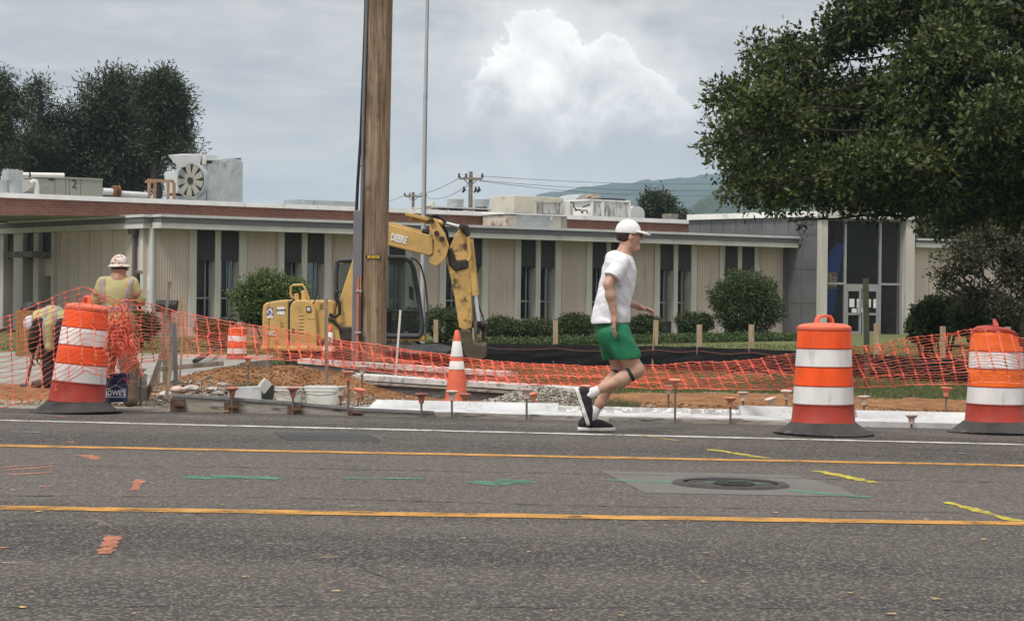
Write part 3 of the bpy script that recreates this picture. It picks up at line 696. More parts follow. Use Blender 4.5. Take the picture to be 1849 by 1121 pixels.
# left wing, turning away from the front
WD = Vector((-0.63, 0.776, 0)); WN = Vector((-0.776, -0.63, 0)); WO = Bp(S_L - .06, 0, 0)
def Wp(s, t, z): return WO + WD * s + WN * t + Vector((0, 0, z))
def Ws(px, t=0.0):
    r = ray(px, 480); o = WO + WN * t
    det = WD.x * -r.y + r.x * WD.y
    return (o.x * r.y - o.y * r.x) / det
def wbox(m, s0, s1, t0, t1, z0, z1):
    return m.hexa([Wp(s0, t0, z0), Wp(s1, t0, z0), Wp(s1, t1, z0), Wp(s0, t1, z0), Wp(s0, t0, z1), Wp(s1, t0, z1), Wp(s1, t1, z1), Wp(s0, t1, z1)])
def wing():
    def seg(pa, pb): a, b = Ws(pa), Ws(pb); return min(a, b), max(a, b)
    e = Ws(-90)
    n = 7; a, b = seg(242, 99); st = (b - a) / n
    for i in range(n):
        m = MB(); wbox(m, a + i * st + .012, a + (i + 1) * st - .012, -.12, -.06, ZB, ZW); m.build('smooth_panel', PANEL_M, bld)
    m = MB(); wbox(m, 0.02, a, -.12, -.065, ZB, ZW); m.build('smooth_panel', PANEL_M, bld)
    m = MB(); wbox(m, a, b, -.14, -.121, ZB, ZW); m.build('panel_joint', FASCIA_D, bld)
    for pa, pb in ((261, 254), (99, 95), (72, 63), (44, 27), (9, -3), (-22, -34), (-60, -72)):
        a, b = seg(pa, pb); m = MB(); wbox(m, a, b, -.45, .06, ZB, ZW); m.build('concrete_fin', FIN_M, bld, bevel=0.012)
    for pa, pb, door in ((95, 72, 1), (63, 44, 0), (27, 9, 0), (-3, -22, 0), (-34, -60, 0)):
        a, b = seg(pa, pb)
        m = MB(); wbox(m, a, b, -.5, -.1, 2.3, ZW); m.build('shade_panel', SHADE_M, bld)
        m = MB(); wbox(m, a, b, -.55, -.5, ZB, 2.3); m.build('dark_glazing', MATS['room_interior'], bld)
        g = MB(); g.add([Wp(a, -.45, ZB), Wp(b, -.45, ZB), Wp(b, -.45, 2.3), Wp(a, -.45, 2.3)], [(0, 1, 2, 3)]); g.build('pane', GLASS_W, bld)
        m = MB(); wbox(m, a, b, -.44, -.40, 1.10, 1.16); m.build('window_bar', FRAME_M, bld)
        if door:
            m = MB(); wbox(m, a, b, -.42, -.15, 1.72, 2.3); m.build('door_transom', PANEL_M, bld)
    a, b = seg(96, 44); m = MB(); wbox(m, a, b, -.1, .75, 2.32, 2.5); m.build('door_canopy', M('weathered_canopy', (0.17, 0.16, 0.15), 0.8, 0.3, 3, 0.2), bld)
    # downspout
    s = Ws(243); m = MB(); wbox(m, s - .06, s + .06, -.05, .06, ZB, ZW - .1); m.build('downspout', FASCIA_D, bld)
    m = MB(); wbox(m, s - .22, s + .18, -.05, .14, ZW - .16, ZW + .17); m.build('rain_head', FASCIA_D, bld)
    m = MB(); wbox(m, .1, e, -.6, .25, ZW, ZW + .17); m.build('lower_fascia', FASCIA_W, bld)
    m = MB(); wbox(m, 0, e, -.6, .28, ZW + .17, ZW + .33); m.build('dark_fascia', FASCIA_D, bld)
    m = MB(); wbox(m, -.03, e, -.6, .31, ZW + .33, ZF - .003); m.build('coping', COPING_M, bld)
    m = MB(); m.add([Wp(0, -.6, ZF - .03), Wp(e, -.6, ZF - .03), Wp(e, -14, ZF - .03), Wp(0, -14, ZF - .03)], [(0, 1, 2, 3)]); m.build('low_roof', ROOF_M, bld)
    # notice on the wall
    p = at(274, 522, Wp(Ws(274), 0, 0).y); s = Ws(274)
    s = Bs(274, 0)
    c = Wp(Ws(266), .005, 1.55)
    m = MB(); wbox(m, Ws(270) , Ws(264), -.06, -.05, 1.28, 1.75); m.build('paper_notice', PRINT_W, bld)
wing()
# brick storey behind
TB = -9.0
ztop = 4.45
sa, sb = Bs(-60, TB), Bs(1262, TB)
def brick_wall():
    m = MB(); m.add([Bp(sa, TB, 3.46), Bp(sb, TB, 3.46), Bp(sb, TB, ztop - .16), Bp(sa, TB, ztop - .16)], [(0, 1, 2, 3)])
    o = m.build('brick_wall', BRICK, bld)
    uv = o.data.uv_layers.new(name='UVMap')
    for l, q in zip(uv.data, ((sa, 3.46), (sb, 3.46), (sb, ztop - .16), (sa, ztop - .16))): l.uv = q
    m = MB(); bbox(m, sa, sb, TB - .3, TB + .08, ztop - .16, ztop); m.build('brick_wall_coping', WHITE_COP, bld)
    m = MB(); m.add([Bp(sa, TB - .3, ztop - .05), Bp(sb, TB - .3, ztop - .05), Bp(sb, TB - 40, ztop - .05), Bp(sa, TB - 40, ztop - .05)], [(0, 1, 2, 3)]); m.build('high_roof', ROOF_M, bld)
    m = MB(); bbox(m, sb - .02, sb + .2, TB - 30, TB - .01, 3.46, ztop - .01); m.build('brick_end_wall', BRICK, bld)
brick_wall()
# glazed entrance pavilion, its dark flank running back over the roof
EN = Vector((0.743, -0.669, 0))       # along the flank, towards the viewer
EU = Vector((0.669, 0.743, 0))
EC = None
def entrance():
    d0 = 76.1
    A = at(1481, 540, d0); A.z = 0                 # front left corner of the pavilion
    right = at(1646, 540, d0 + 1.2); right.z = 0
    U = (right - A); wid = U.length; U.normalize()
    back = at(1243, 540, d0 + 3.97); back.z = 0
    Fk = (back - A); flen = Fk.length; Fk.normalize()
    Nn = Vector((U.y, -U.x, 0))
    if Nn.y > 0: Nn = -Nn
    FN = Vector((Fk.y, -Fk.x, 0))
    if FN.x > 0: FN = -FN
    zt = at(1481, 381, d0).z; zb = -0.25
    z2 = at(1243, 388, d0 + 3.97).z
    # flank wall backing
    def fp(s, t, z): return A + Fk * s + FN * t + Vector((0, 0, z))
    m = MB(); m.hexa([fp(0, 0, zb), fp(0, -.2, zb), fp(flen, -.2, zb), fp(flen, 0, zb), fp(0, 0, zt - .2), fp(0, -.2, zt - .2), fp(flen, -.2, z2 - .2), fp(flen, 0, z2 - .2)]); m.build('flank_wall', JOINT_M, bld)
    # cladding panels with recessed joints
    pxs = [1480, 1449, 1424, 1398, 1375, 1352, 1329, 1306, 1285, 1264, 1243]
    ss = []
    for px in pxs:
        r = ray(px, 480); det = Fk.x * -r.y + r.x * Fk.y
        ss.append((A.x * r.y - A.y * r.x) / det)
    zs_lo = [zb, at(1460, 548, d0 + 1).z, at(1460, 487, d0 + 1).z, at(1460, 425, d0 + 1).z]
    for i in range(len(ss) - 1):
        s0, s1 = sorted((ss[i], ss[i + 1])); s0 += .012; s1 -= .012
        s0 = max(s0, .16)
        hi = lambda s: (zt + (z2 - zt) * s / flen) - .22
        rows = zs_lo[:]
        for j in range(len(rows)):
            z0 = rows[j] + .01; 
            z1a, z1b = (rows[j + 1] - .01, rows[j + 1] - .01) if j + 1 < len(rows) else (hi(s0), hi(s1))
            m = MB(); m.hexa([fp(s0, .025, z0), fp(s0, .004, z0), fp(s1, .004, z0), fp(s1, .025, z0), fp(s0, .025, z1a), fp(s0, .004, z1a), fp(s1, .004, z1b), fp(s1, .025, z1b)])
            m.build('cladding_panel', DARK_PANEL, bld)
    m = MB(); m.hexa([fp(-.3, .15, zt - .2), fp(-.3, -.4, zt - .2), fp(flen, -.4, z2 - .2), fp(flen, .15, z2 - .2), fp(-.3, .15, zt), fp(-.3, -.4, zt), fp(flen, -.4, z2), fp(flen, .15, z2)]); m.build('flank_coping', WHITE_COP, bld)
    # glazed front
    def gp(s, t, z): return A + U * s + Nn * t + Vector((0, 0, z))
    def gbox(s0, s1, t0, t1, z0, z1, name, mat, par=bld, bv=0.0):
        m = MB(); m.hexa([gp(s0, t1, z0), gp(s1, t1, z0), gp(s1, t0, z0), gp(s0, t0, z0), gp(s0, t1, z1), gp(s1, t1, z1), gp(s1, t0, z1), gp(s0, t0, z1)]); return m.build(name, mat, par, bevel=bv)
    def gs(px):
        r = ray(px, 480); det = U.x * -r.y + r.x * U.y; return (A.x * r.y - A.y * r.x) / det
    gz = lambda py: at(1560, py, d0 + .6).z
    gbox(gs(1478), gs(1491), -.5, .15, zb, zt - .25, 'entrance_pier', FIN_M, bv=.01)
    gbox(gs(1632), gs(1648), -.5, .15, zb, zt - .25, 'entrance_pier', FIN_M, bv=.01)
    gbox(gs(1474), gs(1650), -.6, .25, zt - .25, zt - .02, 'entrance_beam', FASCIA_W)
    m = MB(); L = gs(1648); m.add([gp(0, -.2, zt - .03), gp(L, -.2, zt - .03), gp(L, -14, zt - .03), gp(0, -14, zt - .03)], [(0, 1, 2, 3)]); m.build('entrance_roof', ROOF_M, bld)
    gbox(gs(1647), gs(1649), -12, -.5, zb, zt - .06, 'entrance_side_wall', DARK_PANEL)
    ztp = gz(398); zmid = gz(512); zdoor = gz(516); zdb = gz(567)
    bars = [(1491, 1494, zb, ztp), (1527, 1531, zb, ztp), (1590, 1594, zb, ztp), (1628, 1632, zb, ztp)]
    fr = None
    for a, b, z0, z1 in bars: fr = gbox(gs(a), gs(b), -.22, -.10, z0, z1, 'mullion', FRAME_M)
    gbox(gs(1491), gs(1632), -.22, -.12, ztp - .02, ztp + .08, 'head_bar', FRAME_M)
    gbox(gs(1494), gs(1527), -.21, -.12, zmid - .05, zmid + .03, 'transom_bar', FRAME_M)
    gbox(gs(1531), gs(1590), -.21, -.12, zdoor - .1, zdoor + .06, 'transom_bar', FRAME_M)
    gbox(gs(1594), gs(1628), -.21, -.12, zmid - .05, zmid + .03, 'transom_bar', FRAME_M)
    # doors
    for a, b in ((1531, 1559), (1561, 1590)):
        w = gs(b) - gs(a); s0 = gs(a)
        dz0, dz1 = -.12, zdoor - .1
        m = MB()
        for (x0, x1, y0, y1) in ((0, .09, dz0, dz1), (w - .09, w, dz0, dz1), (.09, w - .09, dz0, dz0 + .22), (.09, w - .09, dz1 - .1, dz1), (.09, w - .09, zdb - .04, zdb + .04)):
            m.hexa([gp(s0 + x0, -.12, y0), gp(s0 + x1, -.12, y0), gp(s0 + x1, -.17, y0), gp(s0 + x0, -.17, y0), gp(s0 + x0, -.12, y1), gp(s0 + x1, -.12, y1), gp(s0 + x1, -.17, y1), gp(s0 + x0, -.17, y1)])
        dr = m.build('door', FRAME_M, bld)
        hs = s0 + (w - .16 if a == 1531 else .10)
        gbox(hs, hs + .05, -.10, -.06, .75, 1.2, 'handle', GALV_L, dr)
        for i, (x0, y0, y1) in enumerate(((.15, zdb + .25, zdb + .55), (.45, zdb + .22, zdb + .55)) + (((.25, zdb + .05, zdb + .2), (.5, zdb + .06, zdb + .22)) if a == 1531 else ())):
            gbox(s0 + x0, s0 + x0 + .2, -.135, -.13, y0, y1, 'paper_notice', PRINT_W, dr)
    m = MB(); m.add([gp(0.1, -.16, zb), gp(L - .1, -.16, zb), gp(L - .1, -.16, ztp), gp(0.1, -.16, ztp)], [(0, 1, 2, 3)]); m.build('entrance_glass', GLASS_E, bld)
    m = MB(); m.add([gp(0.1, -6, zb), gp(L - .1, -6, zb), gp(L - .1, -6, zt), gp(0.1, -6, zt)], [(0, 1, 2, 3)]); m.build('lobby_back_wall', ROOM_M, bld)
    m = MB(); m.add([gp(0.1, -.2, -.2), gp(L - .1, -.2, -.2), gp(L - .1, -6, -.2), gp(0.1, -6, -.2)], [(0, 1, 2, 3)]); m.build('lobby_floor', ROOM_M, bld)
    gbox(gs(1535), gs(1600), .15, 1.6, zb, -.1, 'entrance_step', CONC)
    # right wing behind the trees
    r0 = right + Vector((.1, .8, 0)); ru = Vector((0.86, 0.51, 0)); rn = Vector((0.51, -0.86, 0))
    def rp(s, t, z): return r0 + ru * s + rn * t + Vector((0, 0, z))
    zr = at(1690, 447, d0 + 2).z; zf = at(1690, 431, d0 + 2).z
    for i in range(18):
        m = MB(); s0 = i * .9 + .012; s1 = (i + 1) * .9 - .012
        m.hexa([rp(s0, 0, zb), rp(s1, 0, zb), rp(s1, -.06, zb), rp(s0, -.06, zb), rp(s0, 0, zr), rp(s1, 0, zr), rp(s1, -.06, zr), rp(s0, -.06, zr)]); m.build('smooth_panel', PANEL_M, bld)
    for t1, z0, z1, mat, nm in ((.3, zr, zr + .18, FASCIA_W, 'lower_fascia'), (.33, zr + .18, zr + .26, FASCIA_D, 'dark_fascia'), (.36, zr + .26, zf, COPING_M, 'coping')):
        m = MB(); m.hexa([rp(0, t1, z0), rp(17, t1, z0), rp(17, -.5, z0), rp(0, -.5, z0), rp(0, t1, z1), rp(17, t1, z1), rp(17, -.5, z1), rp(0, -.5, z1)]); m.build(nm, mat, bld)
    # feather flag and window cling inside the glass
    fl = thing('feather_flag', 'tall blue feather flag with white and orange emblem behind the entrance glass', 'flag', gp(gs(1512), -.6, -.2))
    def q(px, py, t=-.6): 
        s = gs(px); p = gp(s, t, 0); return Vector((p.x, p.y, at(px, py, p.y).z))
    ol = [(1494, 570), (1500, 520), (1503, 490), (1508, 468), (1516, 450), (1527, 440), (1540, 438), (1534, 465), (1528, 500), (1524, 535), (1521, 562), (1514, 570)]
    m = MB(); m.prism([q(*p) for p in ol], -Nn * .015); m.build('flag_cloth', BANNER_B, fl)
    m = MB(); m.tube([gp(gs(1500), -.63, -.2), q(1497, 575, -.63), q(1503, 490, -.63), q(1515, 452, -.63), q(1540, 437, -.63)], .012, 6); m.build('flag_pole', GALV, fl)
    def plate(x0, y0, x1, y1, t, name, mat, par, th=.004):
        m = MB(); m.prism([q(x0, y1, t), q(x1, y1, t), q(x1, y0, t), q(x0, y0, t)], Nn * th); return m.build(name, mat, par)
    em = plate(1500, 491, 1525, 522, -.585, 'emblem_plate', STRIPE_O, fl)
    for (x0, y0, x1, y1) in ((1504, 496, 1507, 514), (1504, 496, 1515, 499), (1512, 494, 1515, 517), (1504, 511, 1512, 514), (1515, 500, 1524, 503), (1521, 500, 1524, 509), (1515, 506, 1524, 509), (1515, 514, 1524, 517)):
        plate(x0, y0, x1, y1, -.578, 'emblem_stroke', PRINT_W, em, .003)
    u = thing('stone_urn', 'small weathered stone urn beside the entrance door', 'urn', gp(gs(1625), 1.0, -.15))
    MB().lathe([(.16, 0), (.17, .05), (.08, .10), (.08, .18), (.2, .30), (.24, .48), (.27, .52), (.24, .55), (.2, .5)], u['_org'], 20).build('urn_bowl', URN_M, u, True)
entrance()

# ------------------------------------------------------------------ rooftop plant
def roofbox(m, pa, pb, t0, t1, ya, yb):
    """box parallel to the facade between bearings, heights from pixels at its front"""
    s0, s1 = Bs(pa, t1), Bs(pb, t1); p = Bpx((pa + pb) / 2, (ya), t1); q = Bpx((pa + pb) / 2, yb, t1)
    return bbox(m, s0, s1, t0, t1, q.z, p.z)
def rooftop():
    zr = ztop - .05
    def base(px, t): s = Bs(px, t); p = Bp(s, t, zr); return p
    t = TB - 3.0
    u = thing('air_handler', 'long grey green rooftop air handler painted with the number 2', 'air handler', base(125, t))
    for (a, b) in ((65, 98), (98.6, 117.5), (118, 124), (124.6, 144.5), (145, 184)):
        m = MB(); roofbox(m, a, b, t - 2.2, t, 322, 356); o = m.build('cabinet_panel', UNIT_M, u, bevel=.02)
    m = MB(); roofbox(m, 64.5, 184.5, t - 2.21, t + .03, 320, 323); m.build('cabinet_top', UNIT_M, u)
    p = Bpx(134, 333, t + .02); text('painted_number', '2', .42, PRINT_K, u, basis(BU, (0, 0, 1), p + BN * .01))
    m = MB(); roofbox(m, 87, 96, t, t + .02, 321.5, 326); m.build('name_plate', PRINT_K, u)
    m = MB(); roofbox(m, 36, 64, t - 2.0, t - .2, 324, 356); m.build('intake_box', GALV_L, u)
    m = MB(); m.prism([Bpx(46, 346, t), Bpx(61, 346, t), Bpx(61, 334, t)], -BN * 1.2); m.build('intake_hood', UNIT_M, u)
    tt = TB - 2.0
    w = thing('wrapped_pipe', 'white wrapped pipe lying across the rooftop air handler', 'pipe', base(70, tt))
    m = MB(); m.tube([Bpx(25, 316, tt), Bpx(52, 316, tt)], .055 * 1.5, 12).tube([Bpx(54, 316, tt), Bpx(115, 317, tt)], .055 * 1.5, 12); m.build('pipe_run', PVC_W, w, True)
    m = MB(); m.tube([Bpx(51, 316, tt), Bpx(54, 316, tt)], .09, 12); m.build('pipe_collar', BLACK_M, w, True)
    m = MB(); m.tube([Bpx(115, 317, tt), Bpx(115.4, 317, tt)], .06, 12); m.build('pipe_mouth', BLACK_M, w, True)
    m = MB(); m.tube([Bpx(55, 331, tt), Bpx(60, 326.5, tt), Bpx(64, 328, tt), Bpx(66.5, 335, tt), Bpx(66.5, 356, tt)], .085, 12); m.build('pipe_elbow', PVC_W, w, True)
    # round vents with louvred tops
    for k, (px, r, ya, ym, lab) in enumerate(((21, .30, 312, 327, 'square louvred roof vent on a round galvanised drum beside the air handler'), (1, .26, 326, 326, 'low round galvanised roof vent at the end of the brick wall'))):
        b = base(px, tt + .5); v = thing('roof_vent', lab, 'vent', b)
        z1 = Bpx(px, ym, tt + .5).z; z0 = Bpx(px, 352, tt + .5).z
        m = MB(); m.lathe([(r, zr - b.z), (r, z1 - b.z)], b, 20); m.build('vent_drum', GALV, v, True)
        if k == 0:
            z2 = Bpx(px, 308, tt + .5).z
            m = MB(); bbox(m, Bs(8, tt + .5), Bs(34, tt + .5), tt + .2, tt + .8, z1, z2); hd = m.build('vent_head', GALV, v)
            for i in range(5):
                for j in range(3):
                    zz = z1 + (z2 - z1) * (.2 + .2 * i); ss = Bs(9, tt + .8) + j * .16
                    m = MB(); bbox(m, ss, ss + .12, tt + .8, tt + .815, zz, zz + .025); m.build('louvre', GALV_L, hd)
    # duct run to the fan housing
    d = thing('roof_duct', 'round galvanised duct with rusty wheel running along the brick parapet', 'duct', base(230, t))
    m = MB(); m.tube([Bpx(185, 346, t), Bpx(203, 347, t)], .13, 14).tube([Bpx(216, 350, t), Bpx(265, 353, t)], .11, 14); m.build('duct_pipe', GALV_L, d, True)
    m = MB(); m.tube([Bpx(204, 346, t), Bpx(209, 346, t)], .22, 18).tube([Bpx(211, 346, t), Bpx(215, 346, t)], .22, 18); m.build('rusty_wheel', M('brown_rust', (0.16, 0.07, 0.03), .8, .3, 3, .2), d, True)
    fr = thing('timber_box_stand', 'open timber box frame standing on the roof before the fan housing', 'frame', base(290, t))
    for (a, tt2) in ((267, t), (277, t - .8), (301, t - .8), (312, t)):
        m = MB(); s = Bs(a, tt2); z1 = Bpx(a, 330, tt2).z; bbox(m, s, s + .09, tt2 - .09, tt2, zr, z1); m.build('post', M('timber', (0.36, 0.22, 0.13), .8, .2, 4, .2) if 'timber' not in MATS else MATS['timber'], fr)
    m = MB(); z1 = Bpx(290, 329, t).z; s0, s1 = Bs(266.5, t), Bs(313, t)
    bbox(m, s0, s1, t - .09, t, z1, z1 + .1); m.build('rail', MATS['timber'], fr)
    m = MB(); bbox(m, s0 + .3, s1 - .3, t - .9, t - .8, z1, z1 + .1); m.build('rail', MATS['timber'], fr)
    # large fan housing
    t2 = TB - 4.0
    h = thing('fan_housing', 'tall galvanised rooftop fan housing with flared hood and large round fan', 'fan housing', base(390, t2))
    m = MB(); roofbox(m, 373, 437, t2 - 1.6, t2, 290, 366); m.build('housing_box', GALV, h, bevel=.015)
    m = MB(); roofbox(m, 409, 434, t2 - 1.2, t2 - .2, 287, 290.5); m.build('top_hatch', GALV, h)
    m = MB(); roofbox(m, 428, 434, t2 - .7, t2 - .3, 285.5, 287); m.build('hatch_latch', BLACK_M, h)
    m = MB(); roofbox(m, 348, 373, t2 - 1.5, t2 - .05, 297, 366); m.build('fan_box', GALV, h, bevel=.01)
    m = MB(); roofbox(m, 319, 348, t2 - 1.6, t2 - .5, 309, 350); m.build('motor_cover', GALV_L, h, bevel=.03)
    zc = Bpx(352, 327, t2).z; c = Bp(Bs(352, t2), t2 + .02, zc)
    m = MB(); axis = (BN * .42 - BU * .9).normalized()
    m.tube([c, c + axis * .3], [.62, .66], 28); fo = m.build('fan_ring', GALV, h, True)
    m = MB(); m.tube([c + axis * .302, c + axis * .31], .60, 28); m.build('fan_shroud', GREASE, fo, True)
    for k in range(9):
        a = k * 2 * math.pi / 9; e1 = axis.orthogonal().normalized(); e2 = axis.cross(e1)
        dd = e1 * math.cos(a) + e2 * math.sin(a); ee = axis.cross(dd)
        m = MB(); b0 = c + axis * .32; m.prism([b0 + dd * .1 - ee * .06, b0 + dd * .1 + ee * .06, b0 + dd * .58 + ee * .16, b0 + dd * .58 - ee * .1], axis * .01 + ee * .0); m.build('fan_blade', UNIT_M, fo)
    m = MB(); m.tube([c + axis * .3, c + axis * .38], .12, 12); m.build('fan_hub', GREASE, fo)
    # flared hood
    a0 = [Bpx(303, 281, t2), Bpx(328, 279, t2 - 1.2), Bpx(343, 300, t2 - 1.2), Bpx(322, 302, t2)]
    b0 = [Bpx(365, 280, t2), Bpx(365, 279, t2 - 1.2), Bpx(365, 297, t2 - 1.2), Bpx(360, 299, t2)]
    m = MB(); m.add(a0 + b0, [(0, 1, 5, 4), (1, 2, 6, 5), (2, 3, 7, 6), (3, 0, 4, 7)]); o = m.build('hood', GALV_L, h)
    md = o.modifiers.new('solid', 'SOLIDIFY'); md.thickness = .02
    m = MB(); m.add([b0[0], b0[1], b0[2], b0[3]], [(0, 1, 2, 3)]); m.build('hood_throat', GREASE, h)
    m = MB(); roofbox(m, 364, 371, t2 - .6, t2, 279.5, 297); m.build('hood_post', PVC_W, h)
    m = MB(); m.add([Bpx(371, 281, t2 - .3), Bpx(393, 281, t2 - .3), Bpx(391, 290, t2 - .3), Bpx(371, 290, t2 - .3)], [(0, 1, 2, 3)]); o = m.build('rear_hood', GALV_L, h); md = o.modifiers.new('solid', 'SOLIDIFY'); md.thickness = .03
    m = MB(); roofbox(m, 374, 382, t2, t2 + .15, 290, 295); m.build('belt_guard', BLACK_M, h, bevel=.02)
    m = MB(); roofbox(m, 348, 354, t2 - .2, t2, 350, 366); m.build('leg', PVC_W, h)
    m = MB(); roofbox(m, 313, 350, t2 - 1.2, t2 - .6, 350, 353); m.build('base_rail', GREASE, h)
    # long low curb units behind the pole
    t3 = TB - 5
    q_ = thing('roof_curb', 'long low grey rooftop curb beside the wooden pole', 'roof curb', base(585, t3))
    m = MB(); roofbox(m, 535, 565, t3 - 1, t3, 361, 372); m.build('curb_box', GALV, q_)
    m = MB(); roofbox(m, 566, 640, t3 - 1, t3, 363, 374); m.build('curb_box', GALV, q_)
    # two round exhaust fans
    for px, lab in ((821, 'round stainless exhaust fan left of the crossarm pole on the roof'), (868, 'round stainless exhaust fan right of the crossarm pole on the roof')):
        b = base(px, t3); v = thing('exhaust_fan', lab, 'exhaust fan', b, None)
        z0 = Bpx(px, 374, t3).z; z1 = Bpx(px, 359, t3).z
        m = MB(); m.lathe([(.33, z0 - b.z), (.34, z1 - b.z - .02), (.30, z1 - b.z), (.12, z1 - b.z + .05), (.02, z1 - b.z + .06)], b, 24); m.build('fan_shell', GALV, v, True)
        m = MB(); m.lathe([(.30, zr - b.z), (.24, z0 - b.z)], b, 16); m.build('fan_base', GREASE, v)
    b = base(845, t3); v = thing('roof_platform', 'flat white rooftop platform under the round exhaust fans', 'platform', b)
    m = MB(); roofbox(m, 783, 898, t3 - 1.2, t3 + .4, 374.5, 377); m.build('deck', FASCIA_W, v)
    for px in (800, 828, 872):
        m = MB(); roofbox(m, px, px + 7, t3 - .2, t3 + .2, 377, 385); m.build('leg', GREASE, v)
    b = base(776, t3); v = thing('roof_vent', 'small tan mushroom vent beside the metal flagpole', 'vent', b)
    z1 = Bpx(776, 365, t3).z - b.z
    m = MB(); m.lathe([(.12, 0), (.12, z1 - .18), (.2, z1 - .16), (.16, z1 - .02), (.03, z1)], b, 16); m.build('vent_cap', UNIT_B, v, True)
    # beige cooler and sheet metal plenum
    t4 = TB - 1.2
    v = thing('evaporative_cooler', 'large beige rooftop cooler box with dark recessed opening', 'cooler', base(970, t4))
    m = MB(); roofbox(m, 926.5, 1016.5, t4 - 1.6, t4, 355, 386)
    m.build('cooler_box', UNIT_B, v, bevel=.02)
    m = MB(); roofbox(m, 967.5, 1012, t4 + .002, t4 + .01, 365, 385.5); m.build('opening', DIRTY_W, v)
    for (a, b_, c_, e) in ((965, 968, 363, 386.5), (1011.5, 1014.5, 363, 386.5), (965, 1014.5, 362, 365.5)):
        m = MB(); roofbox(m, a, b_, t4 + .002, t4 + .10, c_, e); m.build('opening_frame', UNIT_B, v)
    t5 = TB + 1.6
    v = thing('sheet_metal_plenum', 'rust streaked sheet metal plenum box against the brick wall', 'plenum', Bp(Bs(965, t5), t5, ZF))
    for (a, b_, mt) in ((912, 933, RUSTY), (933.3, 990, GALV), (990.3, 1012, UNIT_B), (1012.3, 1023, UNIT_M)):
        m = MB(); roofbox(m, a, b_, TB + .1, t5, 388.5, 412); m.build('side_sheet', mt, v)
    m = MB(); roofbox(m, 911, 1023.5, TB + .1, t5 + .06, 386.5, 388.6); m.build('top_sheet', WHITE_COP, v)
    m = MB(); roofbox(m, 992, 997, t5 + .002, t5 + .06, 391, 398); m.build('switch_box', GALV_L, v)
    # arched housing and condenser on the right
    t6 = TB - 3
    v = thing('arched_housing', 'rusty topped arched metal housing behind the white condenser', 'arched housing', base(1060, t6 - 2))
    def arch(pa, pb, ptop, t0, t1, mat, nm):
        s0, s1 = Bs(pa, t1), Bs(pb, t1); zt = Bpx((pa + pb) / 2, ptop, t1).z; r = (s1 - s0) / 2; n = 14; pts = []
        for i in range(n + 1):
            a = math.pi * i / n; pts.append((s0 + r - r * math.cos(a), zt - r * .75 + r * .75 * math.sin(a)))
        P = [Bp(s0, t1, zr)] + [Bp(a, t1, z) for a, z in pts] + [Bp(s1, t1, zr)]
        m = MB(); m.prism(P, BN * (t0 - t1)); m.build(nm, mat, v, True)
    arch(1035, 1082, 350, t6 - 3.2, t6 - 2, GALV, 'arch_shell'); arch(1058, 1086, 350.5, t6 - 4.0, t6 - 1.9, RUSTY, 'rusty_arch')
    arch(1135, 1163, 372, t6 - 2.5, t6 - .9, GALV_L, 'end_cowl')
    v = thing('condenser_unit', 'stained white framed rooftop condenser with grey coil panels', 'condenser', base(1100, t6))
    for (a, b_) in ((1070, 1086), (1089.5, 1112), (1112.6, 1135)):
        m = MB(); roofbox(m, a, b_, t6 - 1.5, t6, 364, 392); m.build('coil_panel', DIRTY_W, v)
    for (a, b_, c_, e) in ((1067, 1070, 361, 392), (1086, 1089.5, 361, 392), (1135, 1138, 362, 392), (1062, 1138, 361, 364)):
        m = MB(); roofbox(m, a, b_, t6 - 1.55, t6 + .04, c_, e); m.build('frame_post', WHITE_COP, v)
    m = MB(); roofbox(m, 1085, 1128, t6 - 1.2, t6 - .2, 358.5, 361); m.build('fan_guard', BLACK_M, v)
    m = MB()
    for pts in (((1030, 366), (1036, 366), (1036, 374), (1042, 380)), ((1038, 380), (1048, 379), (1050, 384)), ((1052, 374), (1064, 370)), ((1052, 386), (1052, 380), (1060, 380), (1060, 386))):
        m.tube([Bpx(a, b_, t6 + .2) for a, b_ in pts], .03, 6)
    m.build('valve_pipes', GREASE, v)
    m = MB(); roofbox(m, 1028, 1034, t6 - .3, t6, 365, 390); m.build('pipe_post', FASCIA_W, v)
    b = base(1215, t6); v = thing('roof_vent', 'small square weathered vent box before the round tree', 'vent', b)
    m = MB(); roofbox(m, 1211, 1224, t6 - .6, t6, 386, 398); m.build('vent_box', M('weathered_box', (0.25, 0.23, 0.2), .9, .3, 4, .2), v)
    b = base(913, t6); v = thing('roof_hook', 'small black pipe hoop on the roof beside the cooler', 'pipe', b)
    m = MB(); m.tube([Bpx(908, 386, t6), Bpx(908, 380, t6), Bpx(911, 378.5, t6), Bpx(915, 380, t6), Bpx(915, 386, t6)], .035, 6); m.build('hoop', BLACK_M, v)
rooftop()

